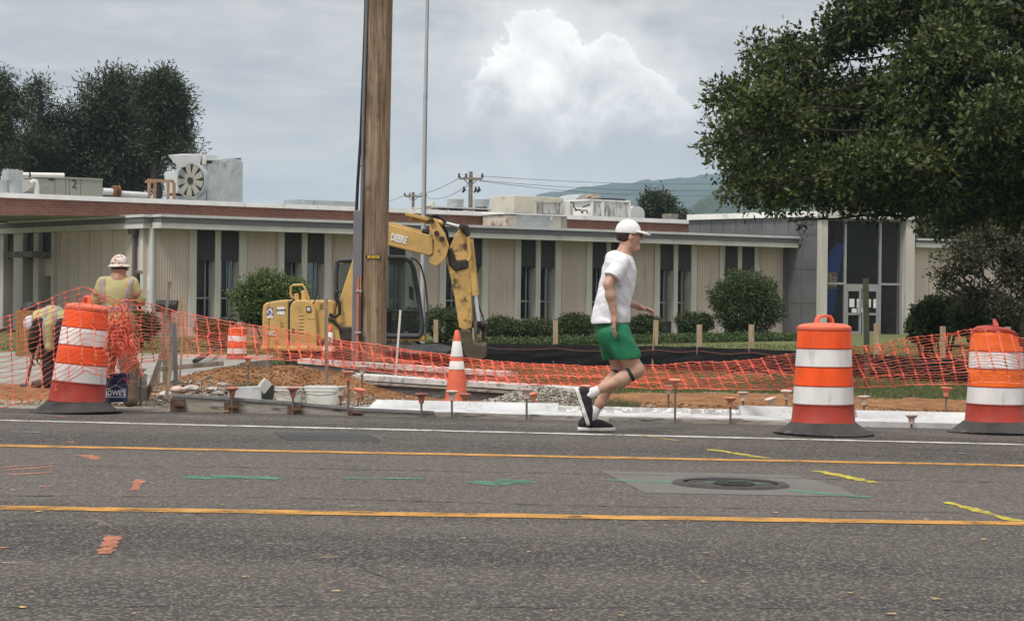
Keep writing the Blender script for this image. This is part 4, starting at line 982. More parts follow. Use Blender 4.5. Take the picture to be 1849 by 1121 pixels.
# ------------------------------------------------------------------ far utility poles with wires
def far_pole(px, ptop, pbase, arm_px, arm_py, d, lab, xtra):
    b = at(px, pbase, d); v = thing('utility_pole', lab, 'utility pole', (b.x, b.y, 0))
    top = at(px, ptop, d)
    m = MB(); m.tube([(b.x, b.y, 0), top], [.2, .14], 10); m.build('pole_shaft', OLD_W, v, True)
    a, c = at(px - arm_px, arm_py, d), at(px + arm_px, arm_py, d)
    m = MB(); m.box((a + c) / 2 + Vector((0, -.2, 0)), ((c - a).length, .12, .16)); arm = m.build('crossarm', OLD_W, v)
    for e in (a, c, a.lerp(c, .3)):
        m = MB(); m.lathe([(.06, 0.06), (.10, .15), (.05, .22), (.09, .3), (.03, .38)], e + Vector((0, -.2, 0)), 8); m.build('insulator', GREASE, arm, True)
    for sg in (-1, 1):
        m = MB(); m.tube([at(px + sg * arm_px * .6, arm_py + 1, d), at(px, arm_py + arm_px * .6, d)], .035, 5); m.build('brace', OLD_W, v)
    if xtra:
        for k, dx in enumerate((-13, 8, 14)):
            m = MB(); m.tube([at(px + dx, arm_py + 14, d), at(px + dx + 2, arm_py + 20, d), at(px + dx - 2, arm_py + 25, d)], [.05, .12, .06], 7); m.build('cutout_switch', GREASE, v)
    return v
far_pole(850, 310, 378, 21, 323, 150, 'bare wooden utility pole with single crossarm between two exhaust fans', True)
far_pole(746, 347, 378, 15, 355, 210, 'far wooden utility pole with wide crossarm beside the metal flagpole', False)
def wires():
    for (pa, ya, da, pb, yb, db, sag, lab) in ((868, 318, 150, 1330, 331, 230, .3, 'uppermost thin power line running towards the blue ridge'), (835, 323, 150, 1400, 338, 230, .6, 'middle thin power line crossing before the blue ridge'), (866, 327, 150, 1400, 345, 230, .8, 'lowest thin power line crossing before the blue ridge'),
                                    (832, 320, 150, 732, 352, 210, .4, 'thin power line sloping between the two far poles'), (860, 322, 150, 760, 353, 210, .8, 'second thin power line sloping between the two far poles'), (732, 352, 210, 640, 372, 260, .4, 'thin power line leaving the far pole towards the wooden pole')):
        a, b = at(pa, ya, da), at(pb, yb, db)
        m = MB(); m.tube([a.lerp(b, i / 16) - Vector((0, 0, sag * 4 * (i / 16) * (1 - i / 16))) for i in range(17)], .022, 4)
        tag(m.build('power_line', WIRE_M), lab, 'power line', 'far power lines')
wires()

# ------------------------------------------------------------------ vegetation
def leaf_cloud(name, clumps, n, size, mat, parent, aspect=0.45, shell=0.55, droop=0.0, seed=1, fuzz=1.0):
    """many small leaf faces spread through ellipsoid clumps: (centre, (rx, ry, rz), weight)"""
    rng = np.random.default_rng(seed)
    C = np.array([c[0] for c in clumps], float); Rr = np.array([c[1] for c in clumps], float)
    w = np.array([(c[1][0] * c[1][1] * c[1][2]) ** (2 / 3) * (c[2] if len(c) > 2 else 1) for c in clumps]); w /= w.sum()
    per = 9                       # leaves per spray
    k = n // per
    idx = rng.choice(len(C), k, p=w)
    u = rng.normal(size=(k, 3)); u /= np.linalg.norm(u, axis=1)[:, None]
    rr = shell + (1 - shell) * rng.random(k) ** 0.6
    lump = 1 + fuzz * 0.28 * np.sin(u[:, 0] * 5 + idx) * np.sin(u[:, 2] * 6 + idx * 2.1) + fuzz * 0.16 * rng.normal(size=k)
    tip = C[idx] + u * Rr[idx] * (rr * lump)[:, None]
    out = u * 0.8 + rng.normal(size=(k, 3)) * 0.5; out[:, 2] -= droop; out /= np.linalg.norm(out, axis=1)[:, None]
    base = np.repeat(tip, per, 0) + np.repeat(out, per, 0) * (rng.random((k * per, 1)) * size * (1.2 + 1.8 * fuzz)) + rng.normal(size=(k * per, 3)) * size * 0.55
    d = np.repeat(out, per, 0) * 0.8 + rng.normal(size=(k * per, 3)) * 0.75; d /= np.linalg.norm(d, axis=1)[:, None]
    sd_ = np.cross(d, rng.normal(size=d.shape)); sd_ /= np.linalg.norm(sd_, axis=1)[:, None] + 1e-9
    L = size * (0.6 + 0.8 * rng.random((len(d), 1))); Wd = L * aspect * 0.5
    nn = np.cross(d, sd_)
    p0 = base; p1 = base + d * L * 0.5 + sd_ * Wd + nn * L * .06; p2 = base + d * L; p3 = base + d * L * 0.5 - sd_ * Wd + nn * L * .06
    V = np.stack([p0, p1, p2, p3], 1).reshape(-1, 3); i = np.arange(len(V)).reshape(-1, 4)
    return npmesh(name, V, i, mat, parent)
def limb(m, a, b, r0, r1, seed, wob=0.12, n=7):
    a, b = Vector(a), Vector(b); L = (b - a).length; rnd = random.Random(seed); pts = []; rs = []
    o = Vector((rnd.uniform(-1, 1), rnd.uniform(-1, 1), rnd.uniform(-.3, .8))) * L * wob
    for i in range(n + 1):
        t = i / n; pts.append(a.lerp(b, t) + o * math.sin(math.pi * t) + Vector((rnd.uniform(-1, 1), rnd.uniform(-1, 1), rnd.uniform(-1, 1))) * L * .015); rs.append(r0 + (r1 - r0) * t)
    m.tube(pts, rs, 7); return pts
def px_clumps(lst, d, dj, seed, deep=1.0):
    rnd = random.Random(seed); out = []
    for (px, py, rx, ry) in lst:
        dd = d + rnd.uniform(-dj, dj); k = dd / F
        out.append((tuple(at(px, py, dd)), (rx * k, max(rx, ry) * k * deep, ry * k)))
    return out
def tree(name, label, lst, d, dj, trunk_px, base_z, r0, n, size, mat, seed, group=None, aspect=.45, top=None, bark=None, fork=0.35, shell=.45, droop=0.0, nsub=9, flat=.85, ksub=(.22, .42), twigs=3):
    cl = px_clumps(lst, d, dj, seed)
    rs_ = random.Random(seed + 500); sub_ = []
    for c in cl:
        cx, rr_ = c[0], c[1]; sub_.append((cx, tuple(q * .5 for q in rr_), .25))
        for i in range(nsub):
            a_ = rs_.uniform(0, 6.283); e_ = math.asin(rs_.uniform(-1, 1)); f_ = rs_.uniform(.55, .98)
            k_ = rs_.uniform(*ksub)
            sub_.append(((cx[0] + math.cos(a_) * math.cos(e_) * rr_[0] * f_, cx[1] + math.sin(a_) * math.cos(e_) * rr_[1] * f_, cx[2] + math.sin(e_) * rr_[2] * f_), (rr_[0] * k_ * 1.15, rr_[1] * k_, rr_[2] * k_ * flat), 1.0))
    b = at(trunk_px, 540, d); b.z = base_z
    t = thing(name, label, 'tree', b, group)
    zs = [c[0][2] for c in cl]; zt = max(zs) if top is None else top; zl = min(zs)
    m = MB(); tp = Vector((b.x + .2, b.y, zt)); pts = limb(m, b, tp, r0, r0 * .25, seed, 0.03, 12); m.build('trunk', bark or BARK, t, True)
    m = MB()
    for i, c in enumerate(cl):
        q = Vector(c[0]); zz = max(b.z + 1.0, min(zt, q.z - (q - Vector((b.x, b.y, q.z))).length * fork))
        f = max(0, min(1, (zz - b.z) / (zt - b.z))); s = pts[int(f * 12)]
        e = s.lerp(q, 1.05); br = limb(m, s, e, r0 * (.28 if twigs else .16) * (1 - .5 * f), .012, seed + i, .14)
        rn = random.Random(seed * 31 + i)
        for j in range(twigs):
            st = br[rn.randint(3, 6)]; ee = q + Vector((rn.uniform(-1, 1) * c[1][0], rn.uniform(-1, 1) * c[1][1], rn.uniform(-.8, .8) * c[1][2])) * .95
            limb(m, st, ee, .035, .012, seed + i * 7 + j, .08, 5)
    m.build('branches', bark or BARK, t, True)
    leaf_cloud('crown', sub_, n, size, mat, t, aspect, shell, droop, seed)
    return t
OAK = [(1560, 28, 90, 45), (1515, 72, 45, 26), (1470, 95, 26, 18), (1650, 15, 110, 55), (1760, 60, 120, 90), (1870, 100, 110, 130), (1700, 110, 80, 50),
       (1400, 112, 42, 34), (1452, 150, 55, 40), (1362, 88, 16, 15), (1425, 85, 20, 14), (1330, 182, 42, 30), (1400, 195, 60, 45), (1490, 205, 70, 55), (1302, 168, 16, 11), (1318, 243, 36, 22), (1390, 262, 70, 45), (1292, 268, 14, 10),
       (1480, 295, 90, 55), (1338, 318, 30, 30), (1400, 335, 60, 36), (1325, 350, 20, 16), (1580, 200, 100, 90), (1580, 305, 110, 48), (1680, 200, 110, 90), (1680, 305, 100, 55), (1790, 210, 110, 110), (1800, 330, 100, 90), (1880, 380, 70, 60), (1720, 380, 55, 30),
       (1470, 345, 60, 22), (1560, 362, 60, 14), (1447, 396, 12, 8), (1620, 362, 40, 16), (1900, 250, 120, 160), (1990, 200, 130, 200), (1760, -120, 220, 120), (1950, -80, 200, 180), (1600, -90, 120, 70)]
tree('oak_tree', 'large dark green oak overhanging the glass entrance', OAK, 50, 2.6, 1925, -.3, .42, 230000, .152, LEAF_OAK, 11, shell=.25, fork=-.12, nsub=16, ksub=(.16, .34), flat=.75, twigs=0)
SMALL = [(1740, 470, 45, 26), (1800, 452, 60, 34), (1835, 505, 50, 36), (1765, 532, 48, 18), (1712, 500, 22, 14), (1705, 520, 18, 10), (1860, 460, 60, 50), (1725, 445, 25, 12), (1880, 530, 40, 30), (1800, 550, 45, 12)]
tree('ornamental_maple', 'small reddish green spreading tree before the right beige wing', SMALL, 44, 1.2, 1845, -.3, .09, 15000, .085, LEAF_RED, 21, shell=.2, fork=.5, flat=.4, nsub=14, ksub=(.14, .30))
PG = 'pines behind the brick wall'
tree('pine_tree', 'broad dense dark pine behind the rooftop air handler', [(185, 180, 45, 40), (150, 215, 45, 40), (230, 190, 50, 50), (200, 240, 75, 50), (130, 260, 40, 40), (250, 260, 60, 50), (170, 300, 80, 40), (260, 310, 50, 30), (215, 150, 30, 16), (110, 290, 45, 35), (220, 340, 90, 30)], 132, 2.5, 200, 0, .5, 46000, .32, LEAF_PINE, 31, PG, .22, flat=.55, nsub=20, ksub=(.13, .27), droop=-.3, shell=.3)
tree('pine_tree', 'slim dark pine with visible trunk beside the fan housing', [(292, 150, 20, 16), (312, 178, 26, 14), (285, 190, 30, 22), (325, 205, 20, 10), (305, 230, 35, 14), (315, 255, 24, 12), (330, 275, 26, 9), (290, 265, 28, 16), (300, 210, 26, 16), (275, 165, 22, 20)], 124, 1.2, 288, 0, .42, 26000, .28, LEAF_PINE, 32, PG, .22, flat=.55, nsub=20, ksub=(.13, .27), top=12.5, droop=-.3, shell=.3)
tree('pine_tree', 'ragged narrow pine left of the broad dense pine', [(70, 165, 18, 16), (62, 200, 26, 20), (75, 230, 30, 18), (50, 262, 40, 22), (80, 280, 36, 20), (30, 295, 36, 16), (65, 310, 50, 18)], 128, 1.6, 66, 0, .36, 15000, .28, LEAF_PINE, 33, PG, .22, flat=.55, nsub=20, ksub=(.13, .27), droop=-.3, shell=.3)
tree('pine_tree', 'tall open pine with bare limbs by the louvred roof vent', [(2, 150, 14, 18), (10, 185, 24, 14), (30, 180, 14, 10), (-20, 170, 30, 40), (12, 215, 26, 14), (35, 205, 18, 8), (5, 240, 18, 10), (-20, 240, 40, 30), (10, 290, 30, 14)], 120, 1.2, -14, 0, .4, 12000, .28, LEAF_PINE, 34, PG, .22, flat=.55, nsub=20, ksub=(.13, .27), droop=-.3, shell=.3)
tree('round_tree', 'rounded dark green tree beyond the brick roof', [(1188, 374, 24, 15), (1174, 386, 20, 16), (1205, 388, 22, 14), (1188, 361, 13, 7), (1226, 396, 10, 7), (1190, 398, 36, 11)], 165, 1.6, 1190, 0, .25, 16000, .28, LEAF_PINE, 35, None, .4, shell=.3)
tree('leafy_tree', 'dark leafy tree behind the right beige wing', [(1700, 410, 60, 25), (1760, 420, 70, 40), (1830, 425, 70, 50)], 92, 2, 1790, 0, .3, 9000, .3, LEAF_OAK, 36, None, .5, shell=.3)
def bush(name, label, px, py, rx, ry, d, n, size, mat, seed, group=None, fuzz=0.35, deep=1.0):
    k = d / F; c = at(px, py, d)
    g = Vector((c.x, c.y, tz(c.x, c.y)))
    t = thing(name, label, 'bush', g, group)
    rz = max(ry * k, (c.z - g.z))
    rnd = random.Random(seed); cl = [(tuple(c), (rx * k * .86, rx * k * .8 * deep, ry * k * .86), 1.6)]
    for i in range(9):
        a = rnd.uniform(0, 6.28); e = rnd.uniform(-.5, 1.2)
        cl.append(((c.x + math.cos(a) * math.cos(e) * rx * k * .6, c.y + math.sin(a) * math.cos(e) * rx * k * .5 * deep, c.z + math.sin(e) * ry * k * .58), (rx * k * .38, rx * k * .38, ry * k * .38), .5))
    m = MB()
    for i in range(8):
        a = rnd.uniform(0, 6.28); limb(m, g + Vector((math.cos(a) * .1, math.sin(a) * .1, -.05)), Vector((c.x + math.cos(a) * rx * k * .6, c.y + math.sin(a) * rx * k * .5, c.z + ry * k * rnd.uniform(-.2, .6))), .03, .008, seed + i, .1, 5)
    m.build('stems', BARK, t)
    leaf_cloud('foliage', cl, n, size, mat, t, .5, .70, -.25, seed, fuzz)
bush('round_bush', 'large round clipped dark bush between the facade and the glass entrance', 1350, 549, 70, 62, 69, 24000, .075, LEAF_BUSH, 41, None, .5)
bush('loose_bush', 'large loose light green bush behind the yellow engine cover', 492, 545, 72, 50, 58, 22000, .085, LEAF_BUSH2, 42, None, .7)
HG = 'low hedge bushes along the facade'
for i, (px, py, rx, ry, d, lab) in enumerate(((745, 580, 20, 18, 62, 'low hedge bush seen through the excavator cab'), (800, 585, 44, 28, 61, 'hedge bush behind the excavator arm'), (905, 594, 36, 19, 66, 'low hedge bush right of the excavator bucket'), (972, 596, 46, 17, 66.5, 'wide low hedge bush under the middle windows'), (1040, 590, 34, 21, 67, 'square hedge bush just behind the runner'),
                                           (1105, 590, 34, 20, 67.5, 'hedge bush hidden partly by the runner shirt'), (1166, 590, 30, 18, 68.5, 'hedge bush in front of the runner hand'), (1253, 584, 34, 17, 69.5, 'rounded low hedge beside the large round bush'), (250, 590, 36, 24, 56, 'dark green bush behind the standing worker'), (395, 598, 40, 14, 57, 'low bush left of the excavator body'))):
    bush('hedge_bush', lab, px, py, rx, ry, d, 8000, .065, LEAF_BUSH, 50 + i, HG, .45)
for i, (px, py, rx, ry, d, lab) in enumerate(((1700, 568, 46, 28, 54, 'dark shrub right of the entrance pier'), (1770, 575, 60, 30, 52, 'broad dark shrub below the small maple'), (1850, 578, 60, 34, 50, 'dark shrub with the red car behind it'), (1670, 592, 26, 24, 56, 'small fern like shrub at the foot of the entrance pier'))):
    bush('dark_shrub', lab, px, py, rx, ry, d, 9000, .09, LEAF_BUSH if i < 3 else FERN_M, 70 + i, 'shrubs by the entrance')
def ground_cover():
    rng = np.random.default_rng(5)
    def blades(name, xs, ys, n, h, mat, label, width=.012, keep=None, lean=.35):
        x = rng.uniform(*xs, n); y = rng.uniform(*ys, n)
        if keep is not None:
            k = keep(x, y); x = x[k]; y = y[k]
        z = T(x, y) - .01; n = len(x)
        a = rng.uniform(0, 6.28, n); hh = h * (.4 + .8 * rng.random(n)); b = rng.uniform(0, 6.28, n)
        p0 = np.stack([x - np.cos(a) * width, y - np.sin(a) * width, z], 1); p1 = np.stack([x + np.cos(a) * width, y + np.sin(a) * width, z], 1)
        p2 = np.stack([x + np.cos(b) * hh * lean, y + np.sin(b) * hh * lean, z + hh], 1)
        V = np.stack([p0, p1, p2], 1).reshape(-1, 3)
        o = npmesh(name, V, np.arange(len(V)).reshape(-1, 3), mat); tag(o, label, None, None, 'stuff')
    fb = lambda x, y: fbm(x * .8, y * .8, 4, 21)
    blades('lawn_grass', (-14, 17), (31, 62), 60000, .07, GRASS_M, 'short lawn grass before the building', .02, lambda x, y: ~((x < -4.4 - .055 * (y - 25)) & (y < 53)))
    blades('verge_grass', (0.6, 8.0), (26.5, 34), 34000, .075, GRASS_M, 'rough grass strip behind the orange net', .008, lambda x, y: (y + fb(x, y) * 2.5) > 27.6)
    blades('verge_grass', (-4.2, 0.6), (28, 33), 14000, .08, GRASS_M, 'thin grass around the wooden pole', .008, lambda x, y: (y + fb(x, y) * 2.5) > 29.6)
    blades('weed_tuft', (-2.95, -2.68), (22.6, 22.9), 700, .13, GRASS_M, 'small green weed tuft on the clay mound', .004, None, .6)
    blades('weed_tuft', (0.75, 1.35), (21.3, 22.4), 1500, .09, GRASS_M, 'weed patch beside the gravel heap', .004, None, .6)
    # ivy strip at the foot of the hedges
    cl = []
    for i in range(34):
        px = 860 + i * 18; d = 59 + (px - 860) * .0105; p = at(px, 600, d); cl.append(((p.x, p.y, tz(p.x, p.y) + .1), (.6, .7, .07)))
    o = leaf_cloud('ivy_cover', cl, 26000, .055, FERN_M, None, .7, .3, -.2, 77, .3); tag(o, 'low ivy ground cover below the hedge', None, None, 'stuff')
ground_cover()
def stones(name, label, cx, cy, sx, sy, n, r0, r1, mat, seed, heap=None, kind='stuff'):
    rng = np.random.default_rng(seed)
    x = cx + rng.normal(size=n) * sx; y = cy + rng.normal(size=n) * sy
    k = y > 20.75 if cy > 20.7 else (y > 19) ; x, y = x[k], y[k]; n = len(x)
    z = T(x, y)
    r = r0 + (r1 - r0) * rng.random(n) ** 3
    ico = np.array([(0, 0, 1), (.9, 0, .2), (.2, .85, .3), (-.75, .5, .2), (-.7, -.6, .25), (.3, -.9, .2), (0, 0, -.6)])
    fc = np.array([(0, 1, 2), (0, 2, 3), (0, 3, 4), (0, 4, 5), (0, 5, 1), (6, 2, 1), (6, 3, 2), (6, 4, 3), (6, 5, 4), (6, 1, 5)])
    a = rng.uniform(0, 6.28, n); ca, sa_ = np.cos(a), np.sin(a)
    J = ico[None] * (1 + .35 * rng.normal(size=(n, 7, 1))) * r[:, None, None]
    X = J[..., 0] * ca[:, None] - J[..., 1] * sa_[:, None]; Y = J[..., 0] * sa_[:, None] + J[..., 1] * ca[:, None]
    V = np.stack([X + x[:, None], Y + y[:, None], J[..., 2] * .7 + (z + r * .25)[:, None]], 2).reshape(-1, 3)
    Fc = (fc[None] + (np.arange(n) * 7)[:, None, None]).reshape(-1, 3)
    o = npmesh(name, V, Fc, mat); tag(o, label, None, None, kind); return o
stones('gravel_heap', 'heap of grey gravel behind the white curb', .28, 22.55, .36, .36, 5200, .010, .028, GRAVEL_M, 1)
stones('gravel_spread', 'loose gravel behind the wooden form', -1.6, 21.7, 1.3, .45, 5200, .008, .026, GRAVEL_M, 2)
stones('gravel_spread', 'straw coloured gravel around the leaning barrel', -5.0, 21.0, 1.1, .45, 5000, .008, .024, leafmat('straw_gravel', (0.20, 0.16, 0.11), (0.46, 0.40, 0.30), 4.0, 0, .95), 3)
stones('clay_clods', 'clods of orange clay on the dug mound', -2.85, 24.2, .9, .8, 8000, .004, .018, CLOD_M, 4)
stones('clay_clods', 'crumbled clay behind the right curb', 3.6, 22.6, 1.8, .8, 5200, .006, .024, CLOD_M, 5)
stones('gravel_spread', 'grey gravel spilled over the foot of the clay mound', -2.7, 22.9, .75, .45, 5000, .005, .022, GRAVEL_M, 8)
stones('gravel_spread', 'dark soil crumbs beside the leaning laths', -3.9, 22.4, .5, .5, 2600, .005, .03, leafmat('dark_soil', (0.05, 0.035, 0.022), (0.16, 0.10, 0.06), 4.0, 0, .95), 9)
stones('road_grit', 'small grit and crumbs along the edge of the road', 0, 19.6, 3.6, .28, 1500, .004, .013, GRAVEL_M, 6)

# ------------------------------------------------------------------ kerb, gutter and forms
def zg(x): return -GRADE * x
def X_at(px, d): return at(px, 740, d).x
def profile_strip(name, mat, parent, xs, prof, smooth=False, bevel=0.0, jit=0.0):
    """sweep a (y, z) profile along x; z is above the road grade"""
    m = MB(); vs = []
    for i, x in enumerate(xs):
        for (y, z) in (prof(x) if callable(prof) else prof): vs.append((x, y + jit * random.uniform(-1, 1), zg(x) + z + jit * .6 * random.uniform(-1, 1)))
    n = len(vs) // len(xs)
    fs = [(i * n + k, i * n + (k + 1) % n, (i + 1) * n + (k + 1) % n, (i + 1) * n + k) for i in range(len(xs) - 1) for k in range(n)]
    fs += [tuple(range(n - 1, -1, -1)), tuple(range((len(xs) - 1) * n, len(xs) * n))]
    m.add(vs, fs); return m.build(name, mat, parent, smooth, bevel)
def gut_z(x): return float(np.interp(x, [-3.5, -1.5, 0, 1.5, 8], [.075, .05, .045, .05, .05]))
def kerbs():
    g = thing('concrete_gutter', 'long smooth white concrete gutter pan beside the road', 'gutter', (1.5, 20.2, zg(1.5)))
    xs = np.linspace(X_at(630, 20.2), 9, 60)
    profile_strip('gutter_pan', CONC_WHITE, g, xs, lambda x: [(20.065, -.05), (20.5, -.05), (20.5, gut_z(x) + .01), (20.065, gut_z(x))], jit=.002)
    KG = 'curb sections along the new gutter'
    for (a, b, h, mat, j, lab) in ((664, 1008, .125, CONC_WHITE, .004, 'white rounded curb section with a sloped left end by the traffic cone'), (1009, 1334, .105, CONC_GREY, .007, 'rough grey curb section behind the runner'),
                                   (1335, 1470, .145, CONC_WHITE, .004, 'raised white curb block left of the upright barrel'), (1545, 1748, .125, CONC_WHITE, .004, 'white curb section between the two right barrels'), (1749, 1960, .125, CONC_WHITE, .004, 'white curb section behind the dented barrel')):
        x0, x1 = X_at(a, 20.6), X_at(b, 20.6); n = max(8, int((x1 - x0) / .08)); xs = np.linspace(x0, x1, n)
        t = thing('curb_section', lab, 'curb', ((x0 + x1) / 2, 20.6, zg((x0 + x1) / 2)), KG)
        def prof(x, h=h, x0=x0, x1=x1, sl=(a == 664)):
            e = min(1, .35 + (x - x0) / .12) if sl else 1
            hh = h * e
            return [(20.47, -.02), (20.49, .045 + .01), (20.52, hh * .75), (20.56, hh), (20.70, hh), (20.74, hh * .85), (20.75, -.05)]
        profile_strip('curb_body', mat, t, xs, prof, True, jit=j * .5)
    # wooden form boards pinned along the front
    FG = 'form boards along the road edge'
    for (a, b, h0, h1, lab) in ((309, 417, .165, .145, 'tall weathered form board at the left end of the gutter'), (418, 531, .143, .115, 'form board with rusty bracket beside the white buckets'), (532, 640, .112, .075, 'form board ending at the first white gutter concrete'), (641, 783, .07, .055, 'low form board in front of the sloped curb end'), (784, 1100, .052, .04, 'low dark form board beside the traffic cone'), (1101, 1420, .038, .035, 'thin form strip running behind the runner foot')):
        x0, x1 = X_at(a, 20.03), X_at(b, 20.03)
        t = thing('form_board', lab, 'form board', ((x0 + x1) / 2, 20.04, zg((x0 + x1) / 2)), FG)
        xs = np.linspace(x0, x1, 12)
        profile_strip('board', FORM_W, t, xs, lambda x: [(20.03, -.02), (20.06, -.02), (20.06, h0 + (h1 - h0) * (x - x0) / (x1 - x0)), (20.03, h0 + (h1 - h0) * (x - x0) / (x1 - x0))], jit=.0015)
        if a < 700:
            profile_strip('top_rail', M('steel_form_lip', (0.20, 0.20, 0.195), .6, .3, 6, .2) if 'steel_form_lip' not in MATS else MATS['steel_form_lip'], t, xs, lambda x: [(20.015, h0 - .022 + (h1 - h0) * (x - x0) / (x1 - x0)), (20.075, h0 - .022 + (h1 - h0) * (x - x0) / (x1 - x0)), (20.075, h0 + .004 + (h1 - h0) * (x - x0) / (x1 - x0)), (20.015, h0 + .004 + (h1 - h0) * (x - x0) / (x1 - x0))])
            for q in ((a + 12) if a < 320 else a,):
                xx = X_at(q, 20.03); hh = h0 * .75
                m = MB(); m.box((xx, 20.0, zg(xx) + hh * .5), (.13, .05, hh)).box((xx + .03, 19.965, zg(xx) + hh * .55), (.10, .02, hh * .25)); m.build('pin_bracket', RUST_M, t, bevel=.004)
kerbs()
PG2 = 'form pins with plastic caps'
def pins():
    L = [(448, 647, 692, 24.0, 'o', 0, 'tall capped pin standing in the clay mound'), (419, 703, 741, 19.97, 'r', 0, 'rust red capped pin on the tall form board'), (529, 703, 742, 19.97, 'r', 0, 'rust red capped pin before the smaller white bucket'),
         (615, 701, 729, 20.9, 'p', 0, 'pale capped pin behind the wide white tub'), (629, 674, 747, 19.97, 'o', 0, 'tallest orange capped pin on the form board'), (654, 664, 698, 22.6, 'p', 0, 'pale capped pin against the long grey forms'), (649, 705, 729, 20.9, 'o', 8, 'tilted tan capped pin by the sloped curb end'),
         (761, 714, 750, 19.97, 'r', 0, 'dull red capped pin left of the traffic cone'), (816, 709, 752, 19.97, 'p', 0, 'pink capped pin in front of the traffic cone'), (839, 714, 724, 20.95, 'r', 0, 'short capped pin right of the traffic cone'), (951, 706, 756, 19.97, 'p', 0, 'pale capped pin in front of the gravel heap'), (962, 713, 724, 20.95, 'o', -12, 'tilted orange capped pin beside the gravel heap'),
         (1058, 699, 730, 21.2, 'o', 0, 'orange capped pin behind the running shoe'), (1207, 699, 737, 21.4, 'p', 0, 'paler of two pins right of the runner'), (1219, 688, 762, 19.97, 'o', 0, 'tall salmon capped pin right of the runner'), (1319, 721, 766, 19.97, 'o', 0, 'orange capped pin standing in the gutter edge'), (1342, 711, 740, 21.2, 'p', 0, 'grey capped pin behind the raised curb block'),
         (1391, 722, 740, 20.95, 'p', -16, 'short leaning pin with pale cap'), (1420, 708, 742, 21.2, 'p', 0, 'pale capped pin close to the upright barrel'), (1560, 718, 748, 21.0, 'p', 0, 'pale capped pin right of the upright barrel'), (1646, 752, 776, 19.9, 'p', 0, 'short wide capped pin in front of the white curb'), (1709, 703, 753, 21.0, 'o', 4, 'orange capped pin left of the dented barrel'),
         (206, 642, 680, 22.0, 'o', 0, 'orange capped pin behind the blue bucket'), (254, 668, 700, 21.0, 'p', 0, 'pale capped pin above the short planks')]
    for (px, py, pb, d, kind, tilt, lab) in L:
        top = at(px, py, d); bot = at(px - tilt * .6, pb, d)
        gz = (zg(bot.x) if d < 20 else tz(bot.x, d)) - .03
        bot.z = min(bot.z, gz)
        t = thing('capped_pin', lab, 'form pin', (bot.x, bot.y, gz), PG2)
        MB().tube([bot, top - Vector((0, 0, .02))], .0105, 8).build('rod', STEEL_R, t, True)
        k = 1.0 if kind != 'p' else .95
        rot = Matrix.Rotation(rad(tilt), 3, 'Y') @ Matrix.Rotation(rad(random.uniform(-7, 7)), 3, 'X')
        MB().lathe([(.014, -.075), (.024, -.07), (.030, -.025), (.035, -.012), (.062 * k, .006), (.064 * k, .016), (.050 * k, .022), (.001, .024)], top, 16, lambda v: rot @ v).build('cap', CAP_P if kind == 'p' else (CAP_M if kind == 'o' else MATS['faded_red_cap'] if 'faded_red_cap' in MATS else M('faded_red_cap', (0.36, 0.13, 0.10), .75, .2, 12, .2, spots=(0.45, 0.3, 0.26), spot_scale=22)), t, True)
pins()
def sphere_lump(name, c, r, mat, amp=.25, seed=3, parent=None, n=20, k=14):
    vs = []; fs = []
    for i in range(k + 1):
        th = math.pi * i / k
        for j in range(n):
            ph = 2 * math.pi * j / n; u = Vector((math.sin(th) * math.cos(ph), math.sin(th) * math.sin(ph), math.cos(th)))
            e = 1 + amp * 2 * float(fbm(u.x * 2.3 + seed, u.y * 2.3 + u.z * 1.7, 3, seed)); vs.append(Vector(c) + Vector((u.x * r[0], u.y * r[1], u.z * r[2])) * e)
    for i in range(k):
        for j in range(n): fs.append((i * n + j, (i + 1) * n + j, (i + 1) * n + (j + 1) % n, i * n + (j + 1) % n))
    m = MB(); m.add(vs, fs); return m.build(name, mat, parent, 'full')
